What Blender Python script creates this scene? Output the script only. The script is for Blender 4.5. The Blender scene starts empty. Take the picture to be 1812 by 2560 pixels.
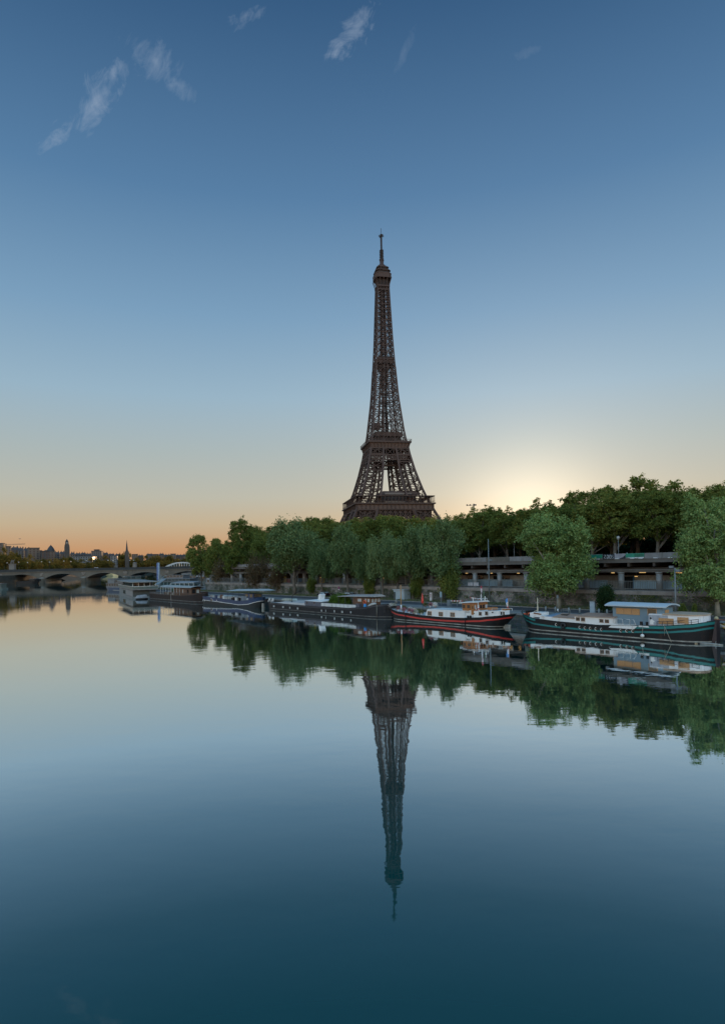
import bpy, math, random
import numpy as np
from mathutils import Vector, Matrix, Euler

# ------------------------------------------------------------------ scene, camera, light
S = bpy.context.scene
COL = S.collection
H = 11.0                      # eye height above the water (bridge deck)
F, ROLL, CX, CY = 1548.0, 0.02, 906.0, 1413.0    # focal length and horizon in photograph pixels

cam_data = bpy.data.cameras.new('camera')
cam_data.sensor_fit = 'VERTICAL'; cam_data.sensor_height = 36.0
cam_data.lens = F / 2560 * 36.0
cam_data.shift_y = (CY - 1280) / 2560
cam_data.clip_start = 0.5; cam_data.clip_end = 20000
cam = bpy.data.objects.new('camera', cam_data); COL.objects.link(cam)
cam.location = (0, 0, H); cam.rotation_euler = (math.pi / 2, ROLL, 0)
S.camera = cam

SUN_EL, SUN_AZ = math.radians(2.5), math.radians(15.2)   # azimuth to the right of the view axis (+Y)

S.view_settings.view_transform = 'Standard'; S.view_settings.look = 'None'
S.view_settings.gamma = 1.0
S.view_settings.exposure = 0.0
S.cycles.use_denoising = True
S.cycles.max_bounces = 8; S.cycles.transparent_max_bounces = 8
S.cycles.diffuse_bounces = 3; S.cycles.glossy_bounces = 4; S.cycles.transmission_bounces = 4
S.cycles.sample_clamp_indirect = 6.0
S.cycles.caustics_reflective = False; S.cycles.caustics_refractive = False


class NT:
    """small node-tree helper"""
    def __init__(s, tree): s.t = tree
    def n(s, typ, **kw):
        o = s.t.nodes.new(typ)
        for k, v in kw.items():
            if k.startswith('i_'):
                o.inputs[k[2:]].default_value = v
            else: setattr(o, k, v)
        return o
    def l(s, a, b): s.t.links.new(a, b)
    def m(s, op, a, b=None, c=None, clamp=False):
        o = s.t.nodes.new('ShaderNodeMath'); o.operation = op; o.use_clamp = clamp
        for i, x in enumerate((a, b, c)):
            if x is None: continue
            if isinstance(x, (int, float)): o.inputs[i].default_value = x
            else: s.l(x, o.inputs[i])
        return o.outputs[0]
    def mixc(s, fac, a, b, blend='MIX'):
        o = s.t.nodes.new('ShaderNodeMix'); o.data_type = 'RGBA'; o.blend_type = blend
        for sock, x in ((o.inputs[0], fac), (o.inputs[6], a), (o.inputs[7], b)):
            if isinstance(x, (int, float)): sock.default_value = x
            elif isinstance(x, tuple): sock.default_value = (*x[:3], 1.0)
            else: s.l(x, sock)
        return o.outputs[2]
    def ramp(s, fac, stops, interp='LINEAR'):
        o = s.t.nodes.new('ShaderNodeValToRGB'); o.color_ramp.interpolation = interp
        e = o.color_ramp.elements
        while len(e) < len(stops): e.new(0.5)
        for el, (p, c) in zip(e, stops):
            el.position = p; el.color = (*c, 1.0) if len(c) == 3 else c
        s.l(fac, o.inputs[0]); return o.outputs[0]


def build_world():
    w = bpy.data.worlds.new('World'); S.world = w; w.use_nodes = True
    t = w.node_tree; t.nodes.clear(); k = NT(t)
    sky = k.n('ShaderNodeTexSky', sky_type='NISHITA', sun_disc=False, sun_elevation=SUN_EL, sun_rotation=SUN_AZ,
              altitude=30, air_density=1.0, dust_density=0.8, ozone_density=2.2)
    geo = k.n('ShaderNodeTexCoord')
    sep = k.n('ShaderNodeSeparateXYZ'); k.l(geo.outputs['Generated'], sep.inputs[0])
    dx, dy, dz = sep.outputs
    SKYCOL = k.n('ShaderNodeVectorMath', operation='SCALE'); SKYCOL.inputs['Scale'].default_value = 0.12
    k.l(sky.outputs[0], SKYCOL.inputs[0]); col = SKYCOL.outputs[0]
    # air-light grading of the sky: deeper blue overhead, warm near the horizon
    elev = k.m('MAXIMUM', dz, 0.0)
    grad = k.ramp(elev, [(0.0, (0.50, 0.225, 0.12)), (0.03, (0.58, 0.32, 0.17)), (0.068, (0.575, 0.45, 0.30)), (0.11, (0.525, 0.51, 0.425)), (0.18, (0.43, 0.50, 0.50)),
                         (0.26, (0.335, 0.485, 0.60)), (0.37, (0.21, 0.37, 0.545)), (0.51, (0.100, 0.224, 0.40)), (0.68, (0.036, 0.106, 0.23)), (1.0, (0.016, 0.07, 0.18))])
    col = k.mixc(0.9, col, grad)
    # the sky behind the camera is boosted as added fill for the shaded fronts
    west_fill = k.m('MULTIPLY_ADD', k.m('MULTIPLY', k.m('MULTIPLY', k.m('ADD', dy, -0.35), -1.0, clamp=True), k.m('MULTIPLY_ADD', dz, 1.15, 0.18, clamp=True)), WEST_FILL, 1.0)
    sc = k.n('ShaderNodeVectorMath', operation='SCALE'); k.l(col, sc.inputs[0]); k.l(west_fill, sc.inputs['Scale']); col = sc.outputs[0]
    col = k.mixc(k.m('MULTIPLY', k.m('SUBTRACT', west_fill, 1.0), 0.35, clamp=True), col, k.mixc(1.0, col, (1.28, 1.02, 0.80), 'MULTIPLY'))     # warm tint takes the blue cast off that fill
    # glow round the sun below the trees
    dot = k.n('ShaderNodeVectorMath', operation='DOT_PRODUCT'); k.l(geo.outputs['Generated'], dot.inputs[0])
    ge = SUN_EL + math.radians(0.6); dot.inputs[1].default_value = (math.sin(SUN_AZ) * math.cos(ge), math.cos(SUN_AZ) * math.cos(ge), math.sin(ge))
    ang = k.m('ARCCOSINE', k.m('MINIMUM', dot.outputs['Value'], 1.0))
    for wid, amp, gc in ((0.095, 0.45, (1.0, 0.88, 0.66)), (0.25, 0.12, (1.0, 0.87, 0.68))):
        e = k.m('MULTIPLY', k.m('POWER', 2.71828, k.m('MULTIPLY', k.m('POWER', k.m('DIVIDE', ang, wid), 2.0), -1.0)), amp)
        gl = k.n('ShaderNodeVectorMath', operation='SCALE'); gl.inputs[0].default_value = gc; k.l(e, gl.inputs['Scale'])
        ad = k.n('ShaderNodeVectorMath', operation='ADD'); k.l(col, ad.inputs[0]); k.l(gl.outputs[0], ad.inputs[1]); col = ad.outputs[0]
    # thin cirrus wisps high in the sky
    yy = k.m('MAXIMUM', dy, 0.05)
    px = k.m('DIVIDE', dx, yy); pz = k.m('DIVIDE', dz, yy)
    total = None
    #      centre x,z        along-angle  half-len half-wid strength  seed
    for cx, cz, ang, la, lb, st, sd in CIRRUS:
        a = math.radians(ang); c, s_ = math.cos(a), math.sin(a)
        ux = k.m('SUBTRACT', px, cx); uz = k.m('SUBTRACT', pz, cz)
        al = k.m('ADD', k.m('MULTIPLY', ux, c), k.m('MULTIPLY', uz, s_))
        ac = k.m('SUBTRACT', k.m('MULTIPLY', uz, c), k.m('MULTIPLY', ux, s_))
        q = k.m('ADD', k.m('POWER', k.m('ABSOLUTE', k.m('DIVIDE', al, la)), 2.0),
                k.m('POWER', k.m('ABSOLUTE', k.m('DIVIDE', ac, lb)), 2.0))
        body = k.m('SUBTRACT', 1.0, q, clamp=True)
        cmb = k.n('ShaderNodeCombineXYZ')
        fa = math.radians(58); fc, fs = math.cos(fa), math.sin(fa)      # the fall streaks hang nearly upright
        k.l(k.m('MULTIPLY', k.m('MULTIPLY_ADD', uz, fs, k.m('MULTIPLY', ux, fc)), 0.62), cmb.inputs[0]); k.l(k.m('MULTIPLY_ADD', uz, fc, k.m('MULTIPLY', ux, -fs)), cmb.inputs[1]); cmb.inputs[2].default_value = sd
        nz = k.n('ShaderNodeTexNoise', i_Scale=24.0, i_Detail=10.0, i_Roughness=0.7, i_Distortion=1.9)
        k.l(cmb.outputs[0], nz.inputs['Vector'])
        nz2 = k.n('ShaderNodeTexNoise', i_Scale=13.0, i_Detail=5.0, i_Roughness=0.6, i_Distortion=1.0)
        k.l(cmb.outputs[0], nz2.inputs['Vector'])
        v = k.m('MULTIPLY', nz.outputs[0], nz2.outputs[0])
        thr = k.m('SUBTRACT', 0.40, k.m('MULTIPLY', body, 0.25))
        v = k.m('MULTIPLY', k.m('SUBTRACT', v, thr, clamp=True), 4.2, clamp=True)
        v = k.m('MULTIPLY', k.m('MULTIPLY', v, k.m('MINIMUM', k.m('MULTIPLY', body, 2.5), 1.0)), st)
        total = v if total is None else k.m('ADD', total, v)
    total = k.m('MINIMUM', total, 0.8)
    total = k.m('MULTIPLY', total, k.m('GREATER_THAN', dy, 0.1))
    col = k.mixc(total, col, (0.36, 0.44, 0.56))
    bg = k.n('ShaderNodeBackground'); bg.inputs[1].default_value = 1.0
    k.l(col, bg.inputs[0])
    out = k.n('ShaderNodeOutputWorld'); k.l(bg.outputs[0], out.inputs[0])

WEST_FILL = 7.0  # strength of the added fill from the sky behind the camera
CIRRUS = [(-0.428, 0.752, 44, 0.150, 0.050, 0.5, 2.9), (-0.325, 0.826, 145, 0.085, 0.045, 0.34, 7.7),
          (-0.275, 0.775, 140, 0.05, 0.02, 0.25, 17.7),
          (0.002, 0.866, 56, 0.085, 0.042, 0.56, 3.1), (-0.175, 0.886, 30, 0.055, 0.028, 0.4, 9.2),
          (0.085, 0.83, 65, 0.06, 0.012, 0.16, 5.4), (0.275, 0.82, 15, 0.05, 0.014, 0.14, 12.4)]
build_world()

sun_data = bpy.data.lights.new('sun', 'SUN')
sun_data.energy = 2.2; sun_data.angle = math.radians(0.5); sun_data.color = (1.0, 0.62, 0.34)
sun = bpy.data.objects.new('sun', sun_data); COL.objects.link(sun)
_sd = Vector((math.sin(SUN_AZ) * math.cos(SUN_EL), math.cos(SUN_AZ) * math.cos(SUN_EL), math.sin(SUN_EL)))
sun.rotation_euler = _sd.to_track_quat('Z', 'Y').to_euler(); sun.location = (0, 0, 300)

# ------------------------------------------------------------------ frames
QA = math.radians(-50.97); QC, QS = math.cos(QA), math.sin(QA)   # the quay runs along this axis
def Q(t, n, z=0.0): return Vector((t * QC - n * QS, t * QS + n * QC, z))
def ray(px, py):
    u, v = px - CX, py - CY
    return ((u - ROLL * v) / F, 1.0, -(v + ROLL * u) / F)
def at_depth(px, py, Y):
    r = ray(px, py); return Vector((r[0] * Y, Y, H + r[2] * Y))
def on_plane(px, py, z):
    r = ray(px, py); Y = (z - H) / r[2]; return Vector((r[0] * Y, Y, z))
def on_quay(px, py, n):
    """survey a point of the photograph on the vertical plane n metres from the bridge, parallel to the quay -> (t, z)"""
    r = ray(px, py); kk = n / (-r[0] * QS + r[1] * QC)
    return (r[0] * kk * QC + kk * QS, H + r[2] * kk)

# ------------------------------------------------------------------ object helpers
def tag(o, label=None, cat=None, group=None, kind=None):
    if label: o['label'] = label
    if cat: o['category'] = cat
    if group: o['group'] = group
    if kind: o['kind'] = kind
    return o
def empty(name, loc=(0, 0, 0), rz=0.0, label=None, cat=None, group=None):
    o = bpy.data.objects.new(name, None); COL.objects.link(o)
    o.location = loc; o.rotation_euler = (0, 0, rz); o.empty_display_size = 0.5
    return tag(o, label, cat, group)
def kids(o): return [c for c in bpy.data.objects if c.parent is o]
_kids = {}
def link_child(c, p):
    c.parent = p; _kids.setdefault(p.name, []).append(c)
def copy_tree(o, parent=None):
    c = o.copy(); COL.objects.link(c)
    if parent is not None: link_child(c, parent)
    for ch in list(_kids.get(o.name, [])): copy_tree(ch, c)
    return c
ORD = ('first second third fourth fifth sixth seventh eighth ninth tenth eleventh twelfth thirteenth fourteenth fifteenth sixteenth seventeenth '
       'eighteenth nineteenth twentieth').split()
def ordinal(i):
    if i < 20: return ORD[i]
    tens = {2: 'twenty', 3: 'thirty', 4: 'forty', 5: 'fifty'}[(i + 1) // 10]
    u = (i + 1) % 10
    return (tens[:-1] + 'ieth') if u == 0 else tens + '-' + ORD[u - 1]

class MB:
    """collects boxes, bars, tubes and sheets; build() links them as ONE mesh object"""
    def __init__(s): s.v = []; s.f = []; s.mi = []; s.sm = []
    def add(s, vs, fs, mi=0, smooth=False):
        b = len(s.v); s.v += [tuple(v) for v in vs]
        for f in fs: s.f.append([b + i for i in f]); s.mi.append(mi); s.sm.append(smooth)
        return s
    def box(s, x0, x1, y0, y1, z0, z1, mi=0):
        v = [(x0, y0, z0), (x1, y0, z0), (x1, y1, z0), (x0, y1, z0), (x0, y0, z1), (x1, y0, z1), (x1, y1, z1), (x0, y1, z1)]
        return s.add(v, [(0, 3, 2, 1), (4, 5, 6, 7), (0, 1, 5, 4), (1, 2, 6, 5), (2, 3, 7, 6), (3, 0, 4, 7)], mi)
    def hexa(s, v, mi=0):
        return s.add(v, [(0, 3, 2, 1), (4, 5, 6, 7), (0, 1, 5, 4), (1, 2, 6, 5), (2, 3, 7, 6), (3, 0, 4, 7)], mi)
    def frustum(s, cx, cy, z0, hx0, hy0, z1, hx1, hy1, mi=0):
        return s.hexa([(cx - hx0, cy - hy0, z0), (cx + hx0, cy - hy0, z0), (cx + hx0, cy + hy0, z0), (cx - hx0, cy + hy0, z0),
                       (cx - hx1, cy - hy1, z1), (cx + hx1, cy - hy1, z1), (cx + hx1, cy + hy1, z1), (cx - hx1, cy + hy1, z1)], mi)
    def bar(s, a, b, w, h=None, mi=0):
        a, b = Vector(a), Vector(b); d = b - a
        if d.length < 1e-6: return s
        d.normalize(); h = h or w
        up = Vector((0, 0, 1)) if abs(d.z) < 0.9 else Vector((1, 0, 0))
        x = d.cross(up).normalized() * (w / 2); y = x.cross(d).normalized() * (h / 2)
        v = [a - x - y, a + x - y, a + x + y, a - x + y, b - x - y, b + x - y, b + x + y, b - x + y]
        return s.add(v, [(0, 3, 2, 1), (4, 5, 6, 7), (0, 1, 5, 4), (1, 2, 6, 5), (2, 3, 7, 6), (3, 0, 4, 7)], mi)
    def tube(s, pts, rad, n=8, mi=0, cap=True):
        pts = [Vector(p) for p in pts]
        rad = rad if isinstance(rad, (list, tuple)) else [rad] * len(pts)
        vs = []; fs = []; N = len(pts)
        for i, p in enumerate(pts):
            d = (pts[min(i + 1, N - 1)] - pts[max(i - 1, 0)]).normalized()
            up = Vector((0, 0, 1)) if abs(d.z) < 0.9 else Vector((1, 0, 0))
            x = d.cross(up).normalized(); y = x.cross(d).normalized()
            for j in range(n):
                a = 2 * math.pi * j / n; vs.append(p + x * (rad[i] * math.cos(a)) + y * (rad[i] * math.sin(a)))
        for i in range(N - 1):
            for j in range(n):
                k = (j + 1) % n; fs.append((i * n + j, i * n + k, (i + 1) * n + k, (i + 1) * n + j))
        s.add(vs, fs, mi, True)
        if cap:
            b = len(s.v) - len(vs)
            s.f.append([b + j for j in range(n)][::-1]); s.mi.append(mi); s.sm.append(False)
            s.f.append([b + (N - 1) * n + j for j in range(n)]); s.mi.append(mi); s.sm.append(False)
        return s
    def lathe(s, prof, cx=0, cy=0, n=16, mi=0, smooth=True, sx=1.0, sy=1.0):
        vs = []; fs = []
        for r, z in prof:
            for j in range(n):
                a = 2 * math.pi * (j + 0.5) / n; vs.append((cx + sx * r * math.cos(a), cy + sy * r * math.sin(a), z))
        for i in range(len(prof) - 1):
            for j in range(n):
                k = (j + 1) % n; fs.append((i * n + j, i * n + k, (i + 1) * n + k, (i + 1) * n + j))
        fs.append(tuple(range(n))[::-1]); fs.append(tuple((len(prof) - 1) * n + j for j in range(n)))
        return s.add(vs, fs, mi, smooth)
    def prism(s, poly, z0, z1, mi=0):
        """poly: (x,y) outline, counter-clockwise"""
        n = len(poly)
        v = [(x, y, z0) for x, y in poly] + [(x, y, z1) for x, y in poly]
        f = [tuple(range(n))[::-1], tuple(range(n, 2 * n))] + [(i, (i + 1) % n, n + (i + 1) % n, n + i) for i in range(n)]
        return s.add(v, f, mi)
    def prism_xz(s, poly, y0, y1, mi=0):
        n = len(poly)
        v = [(x, y0, z) for x, z in poly] + [(x, y1, z) for x, z in poly]
        f = [tuple(range(n)), tuple(range(n, 2 * n))[::-1]] + [(i, n + i, n + (i + 1) % n, (i + 1) % n) for i in range(n)]
        return s.add(v, f, mi)
    def ring(s, c, R, r, axis='y', a0=0, a1=360, n=20, m=6, mi=0):
        pts = []
        closed = abs(a1 - a0) >= 359
        cnt = n if closed else n + 1
        for i in range(cnt):
            a = math.radians(a0 + (a1 - a0) * i / n)
            if axis == 'y': pts.append(Vector((c[0] + R * math.cos(a), c[1], c[2] + R * math.sin(a))))
            elif axis == 'x': pts.append(Vector((c[0], c[1] + R * math.cos(a), c[2] + R * math.sin(a))))
            else: pts.append(Vector((c[0] + R * math.cos(a), c[1] + R * math.sin(a), c[2])))
        if closed: pts += pts[:2]
        return s.tube(pts, r, m, mi, cap=not closed)
    def build(s, name, mats, parent=None, loc=None, rz=None, label=None):
        me = bpy.data.meshes.new(name); me.from_pydata(s.v, [], s.f)
        mats = mats if isinstance(mats, (list, tuple)) else [mats]
        for m in mats: me.materials.append(m)
        me.polygons.foreach_set('material_index', s.mi)
        me.polygons.foreach_set('use_smooth', s.sm)
        me.update()
        o = bpy.data.objects.new(name, me); COL.objects.link(o)
        if parent is not None: link_child(o, parent)
        if loc is not None: o.location = loc
        if rz is not None: o.rotation_euler = (0, 0, rz)
        if label: o['label'] = label
        return o

# ------------------------------------------------------------------ materials
_M = {}
def mat(name, col, rough=0.7, col2=None, scale=1.0, amt=1.0, bump=0.0, bscale=None, metal=0.0, spec=None, detail=4.0, stretch=None, dirt=None):
    """principled surface with a little two-tone noise, optional bump and dirt streaks"""
    if name in _M: return _M[name]
    m = bpy.data.materials.new(name); m.use_nodes = True
    t = m.node_tree; k = NT(t); b = t.nodes['Principled BSDF']
    b.inputs['Roughness'].default_value = rough; b.inputs['Metallic'].default_value = metal
    if spec is not None: b.inputs['Specular IOR Level'].default_value = spec
    tc = k.n('ShaderNodeTexCoord'); vec = tc.outputs['Object']
    if stretch:
        mp = k.n('ShaderNodeMapping'); mp.inputs['Scale'].default_value = stretch; k.l(vec, mp.inputs[0]); vec = mp.outputs[0]
    col2 = col2 or tuple(c * 0.72 for c in col)
    nz = k.n('ShaderNodeTexNoise', i_Scale=scale, i_Detail=detail, i_Roughness=0.6); k.l(vec, nz.inputs['Vector'])
    fac = k.ramp(nz.outputs[0], [(0.35, (0, 0, 0)), (0.68, (amt, amt, amt))])
    c = k.mixc(fac, col, col2)
    if dirt:
        dcol, dscale, lo, hi = dirt
        mp = k.n('ShaderNodeMapping'); mp.inputs['Scale'].default_value = (1, 1, 0.35); k.l(tc.outputs['Object'], mp.inputs[0])
        n2 = k.n('ShaderNodeTexNoise', i_Scale=dscale, i_Detail=7.0, i_Roughness=0.7); k.l(mp.outputs[0], n2.inputs['Vector'])
        c = k.mixc(k.ramp(n2.outputs[0], [(lo, (0, 0, 0)), (hi, (1, 1, 1))]), c, dcol)
    k.l(c, b.inputs['Base Color'])
    if bump:
        n3 = k.n('ShaderNodeTexNoise', i_Scale=bscale or scale * 4, i_Detail=5.0); k.l(vec, n3.inputs['Vector'])
        bp = k.n('ShaderNodeBump', i_Strength=1.0, i_Distance=bump); k.l(n3.outputs[0], bp.inputs['Height']); k.l(bp.outputs[0], b.inputs['Normal'])
    _M[name] = m; return m
def glow(name, col, strength):
    if name in _M: return _M[name]
    m = bpy.data.materials.new(name); m.use_nodes = True; b = m.node_tree.nodes['Principled BSDF']
    b.inputs['Base Color'].default_value = (*col, 1); b.inputs['Emission Color'].default_value = (*col, 1)
    b.inputs['Emission Strength'].default_value = strength; _M[name] = m; return m
def leaf_mat(name, c1, c2, c3, trans=0.35, rnd=0.25):
    if name in _M: return _M[name]
    m = bpy.data.materials.new(name); m.use_nodes = True; t = m.node_tree; t.nodes.clear(); k = NT(t)
    geo = k.n('ShaderNodeNewGeometry'); tc = k.n('ShaderNodeTexCoord'); oi = k.n('ShaderNodeObjectInfo')
    nz = k.n('ShaderNodeTexNoise', i_Scale=0.45, i_Detail=3.0)
    add = k.n('ShaderNodeVectorMath', operation='ADD'); k.l(tc.outputs['Object'], add.inputs[0])
    cmb = k.n('ShaderNodeCombineXYZ'); k.l(k.m('MULTIPLY', oi.outputs['Random'], 50.0), cmb.inputs[0]); k.l(cmb.outputs[0], add.inputs[1])
    k.l(add.outputs[0], nz.inputs['Vector'])
    f = k.m('ADD', k.m('MULTIPLY', nz.outputs[0], 0.9), k.m('MULTIPLY', k.m('SUBTRACT', geo.outputs['Random Per Island'], 0.5), 0.55))
    f = k.m('ADD', f, k.m('MULTIPLY', k.m('SUBTRACT', oi.outputs['Random'], 0.5), rnd))
    c = k.ramp(f, [(0.22, c1), (0.5, c2), (0.8, c3)])
    d = k.n('ShaderNodeBsdfDiffuse'); tr = k.n('ShaderNodeBsdfTranslucent'); mx = k.n('ShaderNodeMixShader', i_Fac=trans)
    k.l(c, d.inputs[0]); k.l(k.mixc(0.5, c, (0.30, 0.28, 0.05)), tr.inputs[0])
    k.l(d.outputs[0], mx.inputs[1]); k.l(tr.outputs[0], mx.inputs[2])
    o = k.n('ShaderNodeOutputMaterial'); k.l(mx.outputs[0], o.inputs[0])
    _M[name] = m; return m
# ------------------------------------------------------------------ water
def build_water():
    m = bpy.data.materials.new('river_water'); m.use_nodes = True; t = m.node_tree; t.nodes.clear(); k = NT(t)
    tc = k.n('ShaderNodeTexCoord')
    mp = k.n('ShaderNodeMapping'); mp.inputs['Scale'].default_value = (0.55, 1.0, 1.0); mp.inputs['Rotation'].default_value = (0, 0, 0.35)
    k.l(tc.outputs['Object'], mp.inputs[0])
    n1 = k.n('ShaderNodeTexNoise', i_Scale=0.55, i_Detail=3.0, i_Roughness=0.5); k.l(mp.outputs[0], n1.inputs['Vector'])
    n2 = k.n('ShaderNodeTexNoise', i_Scale=2.6, i_Detail=2.0, i_Roughness=0.5); k.l(mp.outputs[0], n2.inputs['Vector'])
    n3 = k.n('ShaderNodeTexNoise', i_Scale=0.035, i_Detail=4.0, i_Roughness=0.6); k.l(mp.outputs[0], n3.inputs['Vector'])
    calm = k.ramp(n3.outputs[0], [(0.35, (0.3, 0.3, 0.3)), (0.65, (1, 1, 1))])       # wind patches
    h = k.m('ADD', k.m('MULTIPLY', n1.outputs[0], 1.0), k.m('MULTIPLY', n2.outputs[0], 0.08))
    h = k.m('MULTIPLY', h, calm)
    bp = k.n('ShaderNodeBump', i_Strength=1.0, i_Distance=0.015); k.l(h, bp.inputs['Height'])
    gl = k.n('ShaderNodeBsdfGlossy'); gl.inputs['Color'].default_value = (0.93, 0.98, 1.0, 1); k.l(bp.outputs[0], gl.inputs['Normal'])
    k.l(k.m('MULTIPLY', calm, 0.035), gl.inputs['Roughness'])
    df = k.n('ShaderNodeBsdfDiffuse'); df.inputs['Color'].default_value = WATER_COL
    lw = k.n('ShaderNodeLayerWeight', i_Blend=0.5)                                      # grazing-angle reflectance of the silty river
    fr = k.ramp(lw.outputs['Facing'], [(0.0, (.04,) * 3), (0.42, (.10,) * 3), (0.53, (.19,) * 3), (0.64, (.42,) * 3), (0.74, (.76,) * 3), (0.84, (.88,) * 3), (1.0, (.93,) * 3)])
    mx = k.n('ShaderNodeMixShader'); k.l(fr, mx.inputs[0]); k.l(df.outputs[0], mx.inputs[1]); k.l(gl.outputs[0], mx.inputs[2])
    o_ = k.n('ShaderNodeOutputMaterial'); k.l(mx.outputs[0], o_.inputs[0])
    mb = MB(); mb.add([(-2500, -250, 0), (400, -250, 0), (400, 2200, 0), (-2500, 2200, 0)], [(0, 1, 2, 3)])
    o = mb.build('water', m); tag(o, kind='structure')
WATER_COL = (0.001, 0.058, 0.055, 1)
build_water()

# ------------------------------------------------------------------ the iron tower
def lerp(tab, z):
    for (a, va), (b, vb) in zip(tab, tab[1:]):
        if z <= b: return va + (vb - va) * (z - a) / (b - a)
    return tab[-1][1]
def build_tower():
    iron = mat('tower_iron', (0.066, 0.034, 0.023), 0.7, (0.046, 0.024, 0.017), 0.06)
    iron2 = mat('tower_iron_pale', (0.105, 0.062, 0.046), 0.7, (0.075, 0.045, 0.034), 0.08)
    dark = mat('tower_interior', (0.028, 0.018, 0.015), 0.8)
    glass = mat('tower_glass', (0.07, 0.075, 0.085), 0.25)
    base = at_depth(969, 1413, 600); base.z = 7.0
    root = empty('lattice_tower', base, math.radians(10.8), 'tall tapering brown iron lattice tower rising above the trees', 'tower')
    W = [(0, 62.5), (20, 51.5), (40, 42.5), (54, 36.0), (69, 29.6), (90, 23.2), (107, 19.2), (116, 17.6), (128, 15.4), (164, 11.2), (199, 8.8), (218, 7.7), (257, 6.1), (273, 5.5), (300, 5)]
    LW = [(0, 26), (54, 19.5), (72, 17.4), (107, 12.6), (118, 11.5), (300, 11)]
    Z1 = [0, 11, 22, 33, 44, 54, 64.5, 74, 83, 92, 100.5, 108, 116, 121]
    for sx in (-1, 1):
        for sy in (-1, 1):
            mb = MB()
            def corner(z, i, j):
                w, lw = lerp(W, z), lerp(LW, z)
                return Vector((sx * (w - (lw if i else 0)), sy * (w - (lw if j else 0)), z))
            for z0, z1 in zip(Z1, Z1[1:]):
                ch = 2.0 if z0 < 60 else 1.7
                for i in (0, 1):
                    for j in (0, 1):
                        mb.bar(corner(z0, i, j), corner(z1, i, j), ch)
                for (a, b) in (((0, 0), (1, 0)), ((0, 0), (0, 1)), ((1, 0), (1, 1)), ((0, 1), (1, 1))):
                    A0, B0, A1, B1 = corner(z0, *a), corner(z0, *b), corner(z1, *a), corner(z1, *b)
                    mb.bar(A1, B1, 0.9)
                    mb.bar(A0, B1, 0.5); mb.bar(B0, A1, 0.5)
                    Am, Bm = (A0 + A1) / 2, (B0 + B1) / 2
                    mb.bar(Am, Bm, 0.3)
                # lift track up the middle of the leg
                c0 = (corner(z0, 0, 0) + corner(z0, 1, 1)) / 2; c1 = (corner(z1, 0, 0) + corner(z1, 1, 1)) / 2
                mb.bar(c0, c1, 2.2 if z0 < 116 else 1.0, 1.6)
                mb.bar(corner(z0, 0, 0), corner(z1, 1, 1), 0.3); mb.bar(corner(z1, 0, 0), corner(z0, 1, 1), 0.3)
            mb.build('leg', iron, root)
    # base arches between the legs
    for k in range(4):
        mb = MB(); pts = []
        for i in range(25):
            a = math.pi * i / 24; z = 12 + 27 * math.sin(a)
            pts.append((-37 * math.cos(a), -lerp(W, z) + 0.8, z))
        R = Matrix.Rotation(k * math.pi / 2, 4, 'Z')
        for a, b in zip(pts, pts[1:]): mb.bar(R @ Vector(a), R @ Vector(b), 1.2, 2.4)
        for a in pts[2:-2:1]: mb.bar(R @ Vector(a), R @ Vector((a[0], -lerp(W, 45) + 0.8, 45)), 0.5)
        mb.build('arch', iron, root)
    # shaft above the second floor
    zs = [121]; h = 10.5
    while zs[-1] < 270: zs.append(min(zs[-1] + h, 272)); h = max(4.6, h * 0.957)
    mb = MB()
    GAP = [(121, 5.6), (150, 3.6), (190, 1.6), (230, 1.2), (300, 1.0)]
    for z0, z1 in zip(zs, zs[1:]):
        w0, w1, g0, g1 = lerp(W, z0), lerp(W, z1), lerp(GAP, z0), lerp(GAP, z1)
        tk = 1.15 if z0 < 190 else 0.85
        for k in range(4):
            R = Matrix.Rotation(k * math.pi / 2, 4, 'Z')
            P = lambda x, y, z: R @ Vector((x, y, z))
            mb.bar(P(-w0, -w0, z0), P(-w1, -w1, z1), tk)
            for s in (-1, 1): mb.bar(P(s * g0, -w0, z0), P(s * g1, -w1, z1), 0.62 if z0 < 200 else 0.5)
            mb.bar(P(-w1, -w1, z1), P(w1, -w1, z1), 0.55)
            for s in (-1, 1):
                a0, a1, b0, b1 = P(s * w0, -w0, z0), P(s * w1, -w1, z1), P(s * g0, -w0, z0), P(s * g1, -w1, z1)
                mb.bar(a0, b1, 0.42); mb.bar(b0, a1, 0.42)
                if z0 < 200:
                    am, bm = (a0 + a1) / 2, (b0 + b1) / 2
                    mb.bar(am, bm, 0.34); mb.bar((a0 + b0) / 2, (a1 + b1) / 2, 0.34)
            if z0 < 235:
                mb.bar(P(-g0, -w0, z0), P(g1, -w1, z1), 0.3); mb.bar(P(g0, -w0, z0), P(-g1, -w1, z1), 0.3)
            # inner faces of the four legs
            mb.bar(P(-g0, -g0 - 0.6, z0), P(-g1, -g1 - 0.6, z1), 0.7)
            mb.bar(P(-w0, -g0, z0), P(-g1, -g1, z1), 0.3); mb.bar(P(-g0, -g0, z0), P(-w1, -g1, z1), 0.3)
            mb.bar(P(-g1, -w1, z1), P(-g1, w1, z1), 0.4)
            mb.bar(P(-w1, -w1, z1), P(w1, w1, z1), 0.35)
    mb.build('shaft', iron, root)
    mb = MB()
    for x, y in ((-1.9, -1.9), (1.9, -1.9), (1.9, 1.9), (-1.9, 1.9)): mb.bar((x, y, 116), (x, y, 274), 0.8)
    z = 118
    while z < 272:
        mb.bar((-1.9, -1.9, z), (1.9, 1.9, z + 3), 0.5); mb.bar((1.9, -1.9, z), (-1.9, 1.9, z + 3), 0.5)
        mb.bar((-1.9, -1.9, z), (1.9, -1.9, z), 0.5); mb.bar((1.9, 1.9, z), (-1.9, 1.9, z), 0.5); z += 3.6
    mb.build('lift_shaft', dark, root)
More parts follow.
